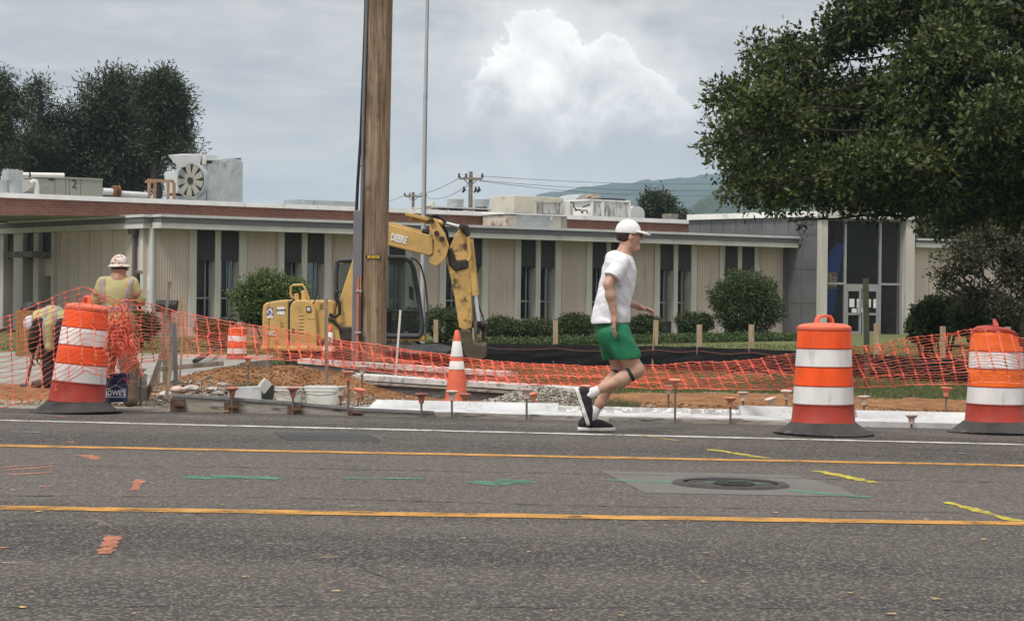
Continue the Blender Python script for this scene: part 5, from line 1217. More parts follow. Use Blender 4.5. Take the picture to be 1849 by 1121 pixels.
def long_forms():
    def slab(name, lab, a, b, w, h, mat, lift=0.0, parts=()):
        A, B = at(*a), at(*b)
        u = (B - A); u.z = 0; u.normalize(); n = Vector((-u.y, u.x, 0))
        t = thing(name, lab, 'formwork', (A + B) / 2)
        for (o0, o1, z0, z1, mt, nm) in parts:
            m = MB(); segs = 10; vs = []
            for i in range(segs + 1):
                c = A.lerp(B, i / segs)
                for (o, z) in ((o0, z0), (o1, z0), (o1, z1), (o0, z1)): vs.append(c + n * o + Vector((0, 0, z + random.uniform(-.003, .003))))
            fs = [(4 * i + k, 4 * i + (k + 1) % 4, 4 * i + 4 + (k + 1) % 4, 4 * i + 4 + k) for i in range(segs) for k in range(4)] + [(3, 2, 1, 0), tuple(segs * 4 + k for k in range(4))]
            m.add(vs, fs); m.build(nm, mt, t)
        return t
    DG = M('dark_form_steel', (0.085, 0.085, 0.085), .6, .3, 5, .2, spots=(0.25, 0.24, 0.22), spot_scale=7, stretch=(1, 1, 3))
    WT = M('cement_smeared_top', (0.56, 0.55, 0.53), .85, .2, 6, .3, spots=(0.27, 0.265, 0.255), spot_scale=9, spot_lo=.5, spot_hi=.65)
    slab('long_form', 'long cement smeared concrete form lying in front of the wooden pole', (507, 692, 25.6), (1046, 727, 23.2), .5, .2, WT, 0, ((0, .42, .10, .155, WT, 'top_board'), (.03, .07, -.12, .10, DG, 'front_web'), (.36, .40, -.12, .10, DG, 'rear_web'), (.0, .03, .055, .085, FORM_W, 'lower_flange')))
    slab('long_form', 'second long form with pale top lying behind the first', (537, 670, 27.3), (915, 695, 25.6), .3, .2, FORM_W, 0, ((0, .25, .10, .16, WT, 'top_board'), (.02, .06, -.15, .10, DG, 'front_web')))
    # short stack of planks at the blue bucket
    p = gnd(247, 725)
    t = thing('plank_stack', 'two short grey planks stacked on edge by the blue bucket', 'planks', p)
    for i in range(2):
        m = MB(); m.box(p + Vector((0, 0, .075 + i * .15)), (.11, .32, .138), Matrix.Rotation(.5, 3, 'Z')); m.build('plank', FORM_W if i else OLD_W, t, bevel=.004)
    # debris
    def lump(name, lab, px, py, size, mat, rz, tilt=0, cat='debris', pz=None):
        g = gnd(px, py) if pz is None else at(px, py, pz)
        m = MB(); rot = Matrix.Rotation(rz, 3, 'Z') @ Matrix.Rotation(tilt, 3, 'Y')
        m.box(g + Vector((0, 0, size[2] * .4)), size, rot); o = m.build(name, mat, None, bevel=.008); tag(o, lab, cat); return o
    lump('sheet_slab', 'upright white splashed board behind the form boards', 442, 726, (.32, .03, .17), CONC_WHITE, .05, -.05, 'board', 20.5)
    lump('broken_block', 'dark broken masonry block beside the smaller white bucket', 482, 724, (.13, .10, .20), M('dark_block', (0.045, 0.045, 0.045), .9, .4, 8, .5), .3, .3)
    lump('broken_block', 'pale chipped block tilted on the dark one', 477, 706, (.10, .06, .13), CONC, .5, .7, 'debris', 21.2)
    lump('timber_offcut', 'thick brown timber offcut on top of the clay mound', 462, 668, (.36, .10, .12), OLD_W, -.2, -.12, 'debris', 24.9)
    lump('timber_offcut', 'pale timber end beside the long forms', 528, 668, (.25, .08, .06), STAKE_W, -.2, 0, 'debris', 25.4)
    lump('plank', 'thin plank lying at the edge of the paved lot', 345, 664, (.8, .07, .06), OLD_W, .2, -.1, 'plank', 26.0)
    lump('plank', 'short stick leaning in the dirt near the form end', 360, 690, (.30, .02, .03), STAKE_W, .5, -.45, 'plank')
    lump('plank', 'thin pale lath lying on the asphalt before the forms', 385, 743, (.30, .02, .012), STAKE_W, -.06, 0, 'plank', 19.9)
    for i, (px, py, s, lab) in enumerate(((365, 700, .10, 'grey rock at the form end'), (345, 704, .12, 'flat grey paver beside the capped form end'), (403, 697, .10, 'pale angular rock on the gravel'), (383, 705, .09, 'grey rock before the weeds'), (395, 710, .07, 'small pale rock before the weeds'), (300, 714, .11, 'white rock under the wooden laths'), (1380, 765, .05, 'small pale stone lying on the road edge'))):
        g = gnd(px, py) if py < 740 else road_pt(px, py)
        m = MB(); rnd = random.Random(i)
        m.lathe([(s * .5, 0), (s * .62, s * .2), (s * .5, s * .42), (s * .2, s * .5)], g - Vector((0, 0, .01)), 8, lambda v: Vector((v.x * rnd.uniform(.8, 1.25) * 1.2, v.y * rnd.uniform(.8, 1.2), v.z * rnd.uniform(.85, 1.15)))); tag(m.build('rock', CONC), lab, 'rock')
    # curb end cap with pale glove-like bag at the form end
    g = at(321, 703, 20.3)
    o = sphere_lump('cloth_rag', g, (.075, .05, .035), M('pink_rag', (0.60, 0.44, 0.38), .9, .3, 18, .8)); tag(o, 'crumpled pale pink rag on the end of the form', 'rag')
long_forms()

# ------------------------------------------------------------------ barrels and cones
def barrel(label, base, lean=(0, 0), s=1.0, rz=0.0, amber=False, dent=False, sz=1.0, taper=0.0):
    t = thing('traffic_barrel', label, 'traffic barrel', base, 'orange and white barrels')
    rot = Matrix.Rotation(rz, 3, 'Z'); Lm = Matrix.Rotation(rad(lean[0]), 3, 'Y') @ Matrix.Rotation(rad(lean[1]), 3, 'X')
    b = Vector(base)
    def fn(v):
        k_ = s * (1 - taper * max(0, v.z)); a_ = math.atan2(v.y, v.x); k_ *= 1 + .010 * math.sin(2 * a_ + rz * 5 + v.z * 6) + .007 * math.sin(5 * a_ - v.z * 11 + rz); v = Vector((v.x * k_, v.y * k_, v.z * s * sz))
        if dent and v.z > .80:
            a = max(0, 1 - ((v.x - .09) / .17) ** 2) * max(0, (-v.y + .06) / .25) * min(1, (v.z - .80) / .08)
            v = v + Vector((0, .14 * a, -.045 * a))
            if v.z > .86: v.z += .02 * math.sin(v.x * 22)
        return Lm @ rot @ v
    O = ORANGE2 if amber else ORANGE
    n = 40
    # rubber tyre ring base
    def fb(v):
        a = math.atan2(v.y, v.x); k = 1 + .015 * math.sin(3 * a + rz * 7); v = Vector((v.x * k, v.y * k, v.z + (.008 * math.sin(2 * a + 1) if v.z < .03 else 0) + .006)) * s; return rot @ v
    MB().lathe([(.44, .0), (.445, .012), (.40, .022), (.285, .105), (.26, .105), (.26, 0)], b, 48, fb, False).build('rubber_base', RUBBER, t, True)
    def rb(z): return float(np.interp(z, [.09, .26, .43, .60, .78, .93, 1.0], [.280, .268, .262, .254, .246, .238, .236]))
    zs = [.085, .27, .43, .60, .765, .925]
    MB().lathe([(rb(.085) + .006, .085), (rb(.1) + .006, .10), (rb(.1), .108), (rb(.255), .258), (rb(.26) + .005, .262), (rb(.27) + .005, .272)], b, n, fn, False).build('lower_body', REDOR, t, True)
    for i, (z0, z1, mt, nm) in enumerate(((.272, .432, REFL_W, 'white_band'), (.436, .600, O, 'orange_band'), (.604, .762, REFL_W, 'white_band'), (.766, .925, O, 'orange_band'))):
        r0, r1 = rb(z0) - .004 * i * 0, rb(z1)
        pr = [(r0 - .006, z0 - .002), (r0, z0 + .004)] + [(r0 + (r1 - r0) * q, z0 + (z1 - z0) * q) for q in (.25, .5, .75)] + [(r1, z1 - .004), (r1 - .006, z1 + .002)]
        MB().lathe(pr, b, n, fn, False).build(nm, mt, t, True)
        MB().lathe([(r1 - .004, z1 - .001), (r1 + .004, z1 + .001), (r1 + .004, z1 + .003), (r1 - .004, z1 + .005)], b, n, fn, False).build('rib', REDOR, t, True)
    r = rb(.93)
    MB().lathe([(r, .925), (r + .004, .935), (r + .001, .955), (r - .03, .975), (r - .09, .985), (.06, .992), (.001, .993)], b, n, fn).build('lid', FADED if not dent else REDOR, t, True)
    m = MB(); pts = [Vector((-.085, 0, .965)), Vector((-.075, 0, 1.02)), Vector((-.055, 0, 1.047)), Vector((0, 0, 1.052)), Vector((.055, 0, 1.047)), Vector((.075, 0, 1.02)), Vector((.085, 0, .965))]
    hr = Matrix.Rotation(.15, 3, 'Z')
    vs = []; fs = []
    for i, p in enumerate(pts):
        c = pts[3] - Vector((0, 0, .07)); rad_ = (p - Vector((0, 0, .98))).normalized()
        for (dy, dr) in ((-.028, -.012), (.028, -.012), (.028, .012), (-.028, .012)):
            q = p + rad_ * dr + Vector((0, dy, 0)); vs.append(b + fn(hr @ q))
        if i: fs += [(4 * i - 4 + k, 4 * i - 4 + (k + 1) % 4, 4 * i + (k + 1) % 4, 4 * i + k) for k in range(4)]
    fs += [(3, 2, 1, 0), tuple(len(vs) - 4 + k for k in range(4))]
    m.add(vs, fs); m.build('handle', FADED if not dent else REDOR, t, bevel=.006)
    return t
b0 = road_pt(1486, 784)
barrel('upright bright orange and white barrel beside the white edge line', (b0.x, b0.y, b0.z), (0, 0), 1.0, .3)
b1 = road_pt(1796, 781)
barrel('amber orange and white barrel with dented top and net draped over it', (b1.x, b1.y, b1.z), (0.6, 0), .99, 1.1, True, True)
b2 = road_pt(137, 744)
barrel('leaning orange and white barrel tangled in the orange net', (b2.x, b2.y, b2.z), (5.0, -2), .95, 2.0, sz=1.08, taper=.12)
p = at(428, 622, 50); barrel('distant orange barrel behind the net by the light green bush', (p.x, p.y, tz(p.x, p.y) - .12), (0, 0), .88, .4)
def cone(label, base, h, lean=(0, 0), bands=((.85, .645), (.585, .475)), mat=None):
    t = thing('traffic_cone', label, 'traffic cone', base, 'orange traffic cones'); b = Vector(base)
    Lm = Matrix.Rotation(rad(lean[0]), 3, 'Y') @ Matrix.Rotation(rad(lean[1]), 3, 'X'); fn = lambda v: Lm @ v
    rad_ = lambda f: h * (.165 + (.030 - .165) * f)
    m = MB(); m.box(b + Vector((0, 0, .018)), (h * .42, h * .42, .036)); m.build('base_plate', BLACK_M if mat is None else FADED, t, bevel=.01)
    MB().lathe([(rad_(.03) + .01, .03), (rad_(.05), .05)] + [(rad_(f), f * h) for f in (.1, .2, .3, .4, .5, .6, .7, .8, .9, .985)] + [(h * .02, h)], b, 28, fn).build('cone_body', FADED if mat is None else mat, t, True)
    for (f1, f0) in bands:
        MB().lathe([(rad_(f0) + .003, f0 * h), (rad_(f0) + .005, f0 * h + .002), (rad_(f1) + .005, f1 * h - .002), (rad_(f1) + .003, f1 * h)], b, 28, fn, False).build('white_band', REFL_W, t, True)
c = at(824, 724, 22.7); c.z = min(c.z, tz(c.x, c.y)); cone('tall orange traffic cone with two white bands behind the white curb', c, .81)
p = at(587, 662, 33); cone('faded orange cone with white top behind the wooden stake', (p.x, p.y, tz(p.x, p.y)), .80, (6, 0))
p = at(71, 662, 46); cone('small cone beside the bending worker', (p.x, p.y, tz(p.x, p.y)), .5)

# ------------------------------------------------------------------ buckets
def bucket(label, base, r, h, mat, logo=False, square=False, cat='bucket'):
    t = thing('plastic_bucket', label, cat, base); b = Vector(base)
    fn = None
    if square: fn = lambda v: Vector((math.copysign(abs(v.x / r) ** .55, v.x) * r if v.x else 0, math.copysign(abs(v.y / r) ** .55, v.y) * r * .7 if v.y else 0, v.z))
    MB().lathe([(r * .86, 0), (r * .88, .01), (r * .97, h * .78), (r * 1.05, h * .785), (r * 1.05, h * .84), (r * .98, h * .85), (r * 1.0, h * .95), (r * 1.05, h * .955), (r * 1.05, h), (r * .95, h), (r * .85, .02), (.001, .02)], b, 32, fn, False).build('bucket_wall', mat, t, True)
    if square:
        MB().lathe([(r * 1.0, h - .005), (r * .9, h + .012), (.001, h + .015)], b, 32, fn, False).build('bucket_contents', CONC_WHITE, t, True)
    m = MB(); m.tube([b + Vector((-r * 1.06, 0, h * .88)), b + Vector((-r * .8, -r * .75, h * .62)), b + Vector((0, -r * 1.12, h * .55)), b + Vector((r * .8, -r * .75, h * .62)), b + Vector((r * 1.06, 0, h * .88))], .004, 6); m.build('bail_handle', STEEL_R, t)
    if logo:
        rr = r * .935
        def cyl(u, z, dr=.003):
            a = u / rr; return b + Vector(((rr + dr) * math.sin(a), -(rr + dr) * math.cos(a), z))
        m = MB(); th = .006
        pts = [(-.105, h * .18), (-.105, h * .47), (-.05, h * .47), (.01, h * .62), (.07, h * .47), (.105, h * .47), (.105, h * .18), (-.105, h * .18)]
        for (u0, z0), (u1, z1) in zip(pts[:-1], pts[1:]):
            k = 5
            for i in range(k):
                a0, a1 = i / k, (i + 1) / k
                p0, p1 = cyl(u0 + (u1 - u0) * a0, z0 + (z1 - z0) * a0), cyl(u0 + (u1 - u0) * a1, z0 + (z1 - z0) * a1)
                m.tube([p0, p1], .0035, 5)
        m.build('house_outline', PRINT_W, t)
        tx = text('bucket_lettering', "LOWE'S", .062, PRINT_W, None, Matrix.Identity(4), .001, bold=.002)
        for v in tx.data.vertices:
            q = cyl(v.co.x * .95, h * .32 + v.co.y * 1.15, .004 + v.co.z); v.co = q - b
        tx.parent = t
p = at(211, 725, 20.2); bucket('dark blue plastic bucket with white house logo beside the leaning barrel', p, .118, .27, BLUE_P, True)
bucket('smaller round white plastic bucket behind the form boards', at(521, 727, 20.6), .135, .155, WHITE_P)
bucket('wide white plastic tub behind the form boards', at(580, 729, 20.7), .17, .165, WHITE_P, square=True, cat='tub')

# ------------------------------------------------------------------ stakes, posts, mailbox
def stake(name, label, a, b, d, w, mat, cat='stake', group=None, d2=None, th=.02):
    A = at(*a, d); B = at(*b, d2 or d); gz = tz(B.x, B.y) - .05
    if B.z > gz: B = A.lerp(B, (A.z - gz) / (A.z - B.z))
    u = (A - B).normalized(); s = Vector((1, 0, 0)); s = (s - u * s.dot(u)).normalized(); n = u.cross(s)
    m = MB(); p = [B - s * w / 2 - n * th / 2, B + s * w / 2 - n * th / 2, B + s * w / 2 + n * th / 2, B - s * w / 2 + n * th / 2]
    L = (A - B)
    m.hexa(p + [q + L for q in p]); o = m.build(name, mat, None, bevel=.002); return tag(o, label, cat, group)
SG = 'wooden stakes round the dug area'
stake('wooden_stake', 'wooden stake standing before the yellow engine cover', (589, 538), (590, 698), 22.8, .042, STAKE_W, 'stake', SG)
stake('wooden_stake', 'dark lath leaning left beside the mailbox', (307, 508), (288, 650), 23.5, .035, OLD_W, 'stake', SG)
stake('wooden_stake', 'thick dark lath leaning far to the left', (294, 638), (268, 708), 21.6, .05, OLD_W, 'stake', SG)
stake('wooden_stake', 'wooden stake right of the mailbox', (328, 535), (300, 718), 21.9, .04, STAKE_W, 'stake', SG)
stake('wooden_stake', 'thin pale stake behind the mailbox net', (334, 548), (326, 660), 25.5, .025, STAKE_W, 'stake', SG)
stake('wooden_stake', 'short stake behind the dark lath', (295, 590), (288, 668), 25.0, .03, STAKE_W, 'stake', SG)
stake('metal_stake', 'flat grey metal stake by the rag', (314, 583), (318, 696), 21.2, .045, CONDUIT_G, 'stake')
stake('fibreglass_rod', 'thin white marker rod leaning beside the wooden pole', (723, 560), (715, 668), 25.5, .026, M('white_rod', (0.62, 0.6, 0.55), .6, .1, 6, 0), 'marker rod')
stake('green_post', 'dark green post standing before the entrance doors', (1563, 503), (1566, 690), 30, .075, POST_G, 'post', None, None, .06)
def mailbox():
    d = 27.0; c = at(302, 552, d); g = tz(c.x, d)
    t = thing('mailbox', 'black arched mailbox on a wooden post behind the net', 'mailbox', (c.x, d, g))
    hw = 19 * d / F
    prof = [(-hw, -.07), (-hw, .04), (-hw * .96, .065), (-hw * .85, .075)]
    m = MB(); n = 10; P = []
    for i in range(n + 1):
        a = math.pi * i / n; P.append(c + Vector((-hw, -.1 * math.cos(a), .0 + .075 * math.sin(a))))
    P = [c + Vector((-hw, -.1, -.08))] + P + [c + Vector((-hw, .1, -.08))]
    m.prism(P, (2 * hw, 0, 0)); m.build('box_shell', BLACK_M, t, bevel=.006)
    m = MB(); m.box(c + Vector((0, -.108, .0)), (.012, .008, .06)); m.build('flag', PRINT_R, t)
    m = MB(); m.box((c.x, d, (c.z - .08 + g) / 2 - .03), (.09, .09, c.z - .08 - g + .06)); m.build('post', OLD_W, t)
mailbox()
def bin_():
    d = 50; c = at(55, 601, d); g = tz(c.x, d)
    w = 21 * d / F; z1 = at(55, 560, d).z
    t = thing('slatted_litter_bin', 'brown wooden slatted litter bin with black lid by the left wing', 'litter bin', (c.x, d, g))
    n = 9
    for k in range(4):
        a = k * math.pi / 2; ux = Vector((math.cos(a), math.sin(a), 0)); un = Vector((math.sin(a), -math.cos(a), 0))
        for i in range(n):
            q = -w + (i + .5) * 2 * w / n; pc = Vector((c.x, d, 0)) + ux * q + un * w
            m = MB(); m.box((pc.x, pc.y, (g + z1) / 2), (w * 2 / n * .88, .03, z1 - g), Matrix.Rotation(a, 3, 'Z')); m.build('slat', SLATS, t)
    MB().lathe([(w * .8, g - 0.0), (w * .82, z1 + .02), (w * .85, z1 + .05), (w * .6, z1 + .16), (.02, z1 + .2)], (c.x, d, 0), 20).build('liner_and_lid', BLACK_M, t, True)
bin_()

# ------------------------------------------------------------------ utility pole and flagpole
def big_pole():
    d = 27.5; b = at(673, 700, d); b.z = tz(b.x, d) - .1; k = d / F
    t = thing('wooden_utility_pole', 'thick weathered wooden utility pole in front of the excavator', 'utility pole', b)
    lo, hi = at(673.5, 640, d), at(686, -80, d)
    r = 23.2 * k
    m = MB(); n = 24; pts = [b] + [lo.lerp(hi, i / n) for i in range(n + 1)]
    m.tube(pts, [r * 1.04] + [r * (1.02 + .05 * i / n) for i in range(n + 1)], 28); o = m.build('pole_shaft', POLE_W, t, 'full')
    # conduits strapped to the left side
    def run(p, rr, mat, nm, dd=-.12, sides=10):
        m = MB(); m.tube([at(x, y, d + dd) for x, y in p], rr, sides); return m.build(nm, mat, t, True)
    m = MB(); A, B = at(640.5, 700, d - .1), at(645.5, 380, d - .1); A.z = min(A.z, b.z)
    w = 6.6 * k; m.hexa([A + Vector((-w, -.04, 0)), A + Vector((w, -.04, 0)), A + Vector((w, .06, 0)), A + Vector((-w, .06, 0)), B + Vector((-w, -.04, 0)), B + Vector((w, -.04, 0)), B + Vector((w, .06, 0)), B + Vector((-w, .06, 0))]); m.build('wide_cable_guard', CONDUIT_G, t, bevel=.012)
    run([(651, 500), (652.5, 380), (656, 200), (662, 18), (664, -60)], 2.6 * k, CONDUIT_G, 'cable_guard', -.13)
    run([(643.5, 384), (646, 330), (651, 250), (656, 120), (659.5, 20), (661, -60)], [3.0 * k, 2.8 * k, 2.5 * k, 2.4 * k, 2.2 * k, 2.2 * k], BLACK_M, 'black_cable', -.10)
    run([(642, 690), (645, 640), (647, 500)], 2.6 * k, CONDUIT_R, 'salmon_conduit', -.19)
    for (x, y) in ((647, 525), (645.5, 600)):
        m = MB(); c = at(x + 1, y, d - .2); m.box(c, (.075, .05, .02)); m.build('conduit_strap', GALV, t)
    for (x, y) in ((653, 300), (655, 220), (657, 160), (659.5, 80)):
        m = MB(); c = at(x, y, d - .13); m.box(c, (.06, .03, .015)); m.build('cable_strap', RUST_M, t)
    # number tag
    c = at(674.5, 464, d - r - .005)
    m = MB(); m.box(c, (.20, .012, .042)); pl = m.build('number_plate', BLACK_M, t, bevel=.003)
    m = MB(); m.box(c + Vector((0, -.008, 0)), (.155, .004, .032)); m.build('number_strip', PRINT_Y, pl)
    text('number_lettering', '133-1314', .034, PRINT_K, pl, basis((1, 0, 0), (0, 0, 1), c + Vector((0, -.012, 0))), .001, bold=.0005)
    m = MB(); m.box(at(674, 454, d - r), (.012, .01, .06)).box(at(675, 476, d - r), (.010, .01, .05)); m.build('galvanised_nail', GALV, t)
    for i in range(14):
        x, y = random.uniform(662, 690), random.uniform(30, 600); c = at(x, y, d - r * .97)
        MB().tube([c + Vector((0, .02, 0)), c + Vector((0, -.006, 0))], .006, 6).build('nail_head', RUST_M, t)
big_pole()
def flagpole():
    d = 52; b = at(762, 640, d); b.z = tz(b.x, d); k = d / F
    t = thing('flagpole', 'tall slim brushed metal flagpole behind the excavator boom', 'flagpole', b)
    for (a, c, r0, r1) in (((762, 612), (765.5, 352), 5.2, 4.6), ((765.5, 352), (768, 174), 4.0, 3.8), ((768, 174), (773, -60), 3.3, 3.0)):
        m = MB(); A, B = at(*a, d), at(*c, d)
        if a[1] == 612: A = b
        m.tube([A, B], [r0 * k, r1 * k], 16).tube([B - Vector((0, 0, .03)), B + Vector((0, 0, .03))], r1 * k * 1.2, 16); m.build('pole_section', ALU, t, True)
    m = MB(); m.tube([at(766, 600, d - .1), at(768.5, 352, d - .1), at(775, -60, d - .1)], .008, 5); m.build('halyard', WIRE_M, t)
    m = MB(); m.box(at(768, 588, d - .08), (.16, .05, .05)); m.build('cleat', BLACK_M, t)
flagpole()

# ------------------------------------------------------------------ silt fence
def silt():
    tops = [(700, 622), (790, 618), (880, 618), (1003, 621), (1085, 622), (1185, 624), (1263, 626), (1357, 629), (1450, 632), (1583, 640), (1703, 646), (1820, 650), (1950, 655)]
    xs = [t[0] for t in tops]
    dep = lambda px: float(np.interp(px, [640, 880, 1849, 2000], [51, 49, 34, 32.5]))
    p0 = at(1185, 640, dep(1185))
    t = thing('silt_fence', 'long black silt fence on wooden stakes before the lawn', 'silt fence', (p0.x, p0.y, tz(p0.x, p0.y)))
    q = np.linspace(690, 1950, 320); rows = 9; V = []
    for j in range(rows):
        f = j / (rows - 1)
        for px in q:
            d = dep(px); y = np.interp(px, xs, [a[1] for a in tops])
            near = min(abs(px - s[0]) for s in ((787, 0), (857, 0), (1003, 0), (1185, 0), (1263, 0), (1357, 0), (1583, 0), (1703, 0), (1820, 0)))
            sag = min(1, near / 40) * 2.5
            top = at(px, y + sag * .6, d); zb = tz(top.x, top.y) - .03
            bulge = .09 * math.sin(math.pi * f) * (float(fbm(px * .02, f * 2.5, 3, 4)) * 2.4 + .5) + .03 * math.sin(f * 16 + px * .05) * math.sin(math.pi * f)
            V.append((top.x, top.y - bulge, top.z + (zb - top.z) * f))
    n = len(q); i = np.arange(rows * n).reshape(rows, n)
    Fc = np.stack([i[:-1, :-1].ravel(), i[:-1, 1:].ravel(), i[1:, 1:].ravel(), i[1:, :-1].ravel()], 1)
    npmesh('fabric', V, Fc, SILT_M, t, True)
    m = MB(); pts = []
    for px in np.linspace(700, 1940, 160):
        d = dep(px); y = np.interp(px, xs, [a[1] for a in tops]); near = min(abs(px - s) for s in (787, 857, 1003, 1185, 1263, 1357, 1583, 1703, 1820))
        pts.append(at(px, y + 7 + 4 * min(1, near / 40), d) - Vector((0, .1, 0)))
    m.tube(pts, .006, 4); m.build('orange_cord', M('brown_cord', (0.28, 0.10, 0.06), .8, .2, 5, 0), t)
    for (px, py, lean) in ((787, 577, 0), (857, 585, 0), (1003, 578, 0), (1185, 578, 4), (1263, 586, 0), (1357, 586, 0), (1583, 584, 0), (1703, 589, 0), (1820, 590, 0)):
        d = dep(px) + .05; A = at(px, py, d); B = at(px - lean, 660, d); B.z = tz(B.x, B.y) - .1; w = .055 if px < 1400 else .048
        m = MB(); m.hexa([B + Vector((-w, 0, 0)), B + Vector((w, 0, 0)), B + Vector((w, .04, 0)), B + Vector((-w, .04, 0)), A + Vector((-w, 0, 0)), A + Vector((w, 0, 0)), A + Vector((w, .04, 0)), A + Vector((-w, .04, 0))]); m.build('stake', STAKE_W, t, bevel=.003)
silt()
o = sphere_lump('black_sheeting', at(760, 640, 38), (.75, .5, .22), TARP_K, .5, 8); tag(o, 'crumpled black plastic sheeting heaped below the excavator cab', 'plastic sheet')
def drain():
    m = MB(); m.tube([gnd(352, 657) + Vector((0, 0, .05)), gnd(400, 632) + Vector((0, 0, .16))], .055, 10); tag(m.build('drain_pipe', BLACK_M, None, True), 'short black drain pipe sticking out of the clay mound', 'pipe')
drain()
# red car glimpsed past the maple
def car():
    d = 62; c = at(1838, 560, d); g = tz(c.x, d)
    t = thing('parked_car', 'dark red parked car mostly hidden behind the dark shrubs', 'car', (c.x, d, g)); L = 2.2
    prof = [(-L, .35), (-L, .75), (-L + .2, .92), (-1.0, 1.0), (-.5, 1.40), (.7, 1.43), (1.4, 1.02), (L - .1, .92), (L, .7), (L, .35)]
    m = MB(); m.prism([Vector((c.x + a, d - .85, g + z)) for a, z in prof], (0, 1.7, 0)); m.build('body', CARRED, t, bevel=.06)
    m = MB(); m.prism([Vector((c.x + a, d - .86, g + z)) for a, z in ((-.85, 1.03), (-.45, 1.33), (.62, 1.36), (1.15, 1.04))], (0, 1.72, 0)); m.build('windows', M('car_window', (0.5, 0.52, 0.54), .1, .05, 2, 0), t)
    for a in (-1.35, 1.35):
        m = MB(); m.tube([(c.x + a, d - .88, g + .32), (c.x + a, d - .66, g + .32)], .32, 20); w = m.build('wheel', BLACK_M, t, True)
        m = MB(); m.tube([(c.x + a, d - .89, g + .32), (c.x + a, d - .80, g + .32)], .2, 16); m.build('rim', GALV_L, w, True)
car()

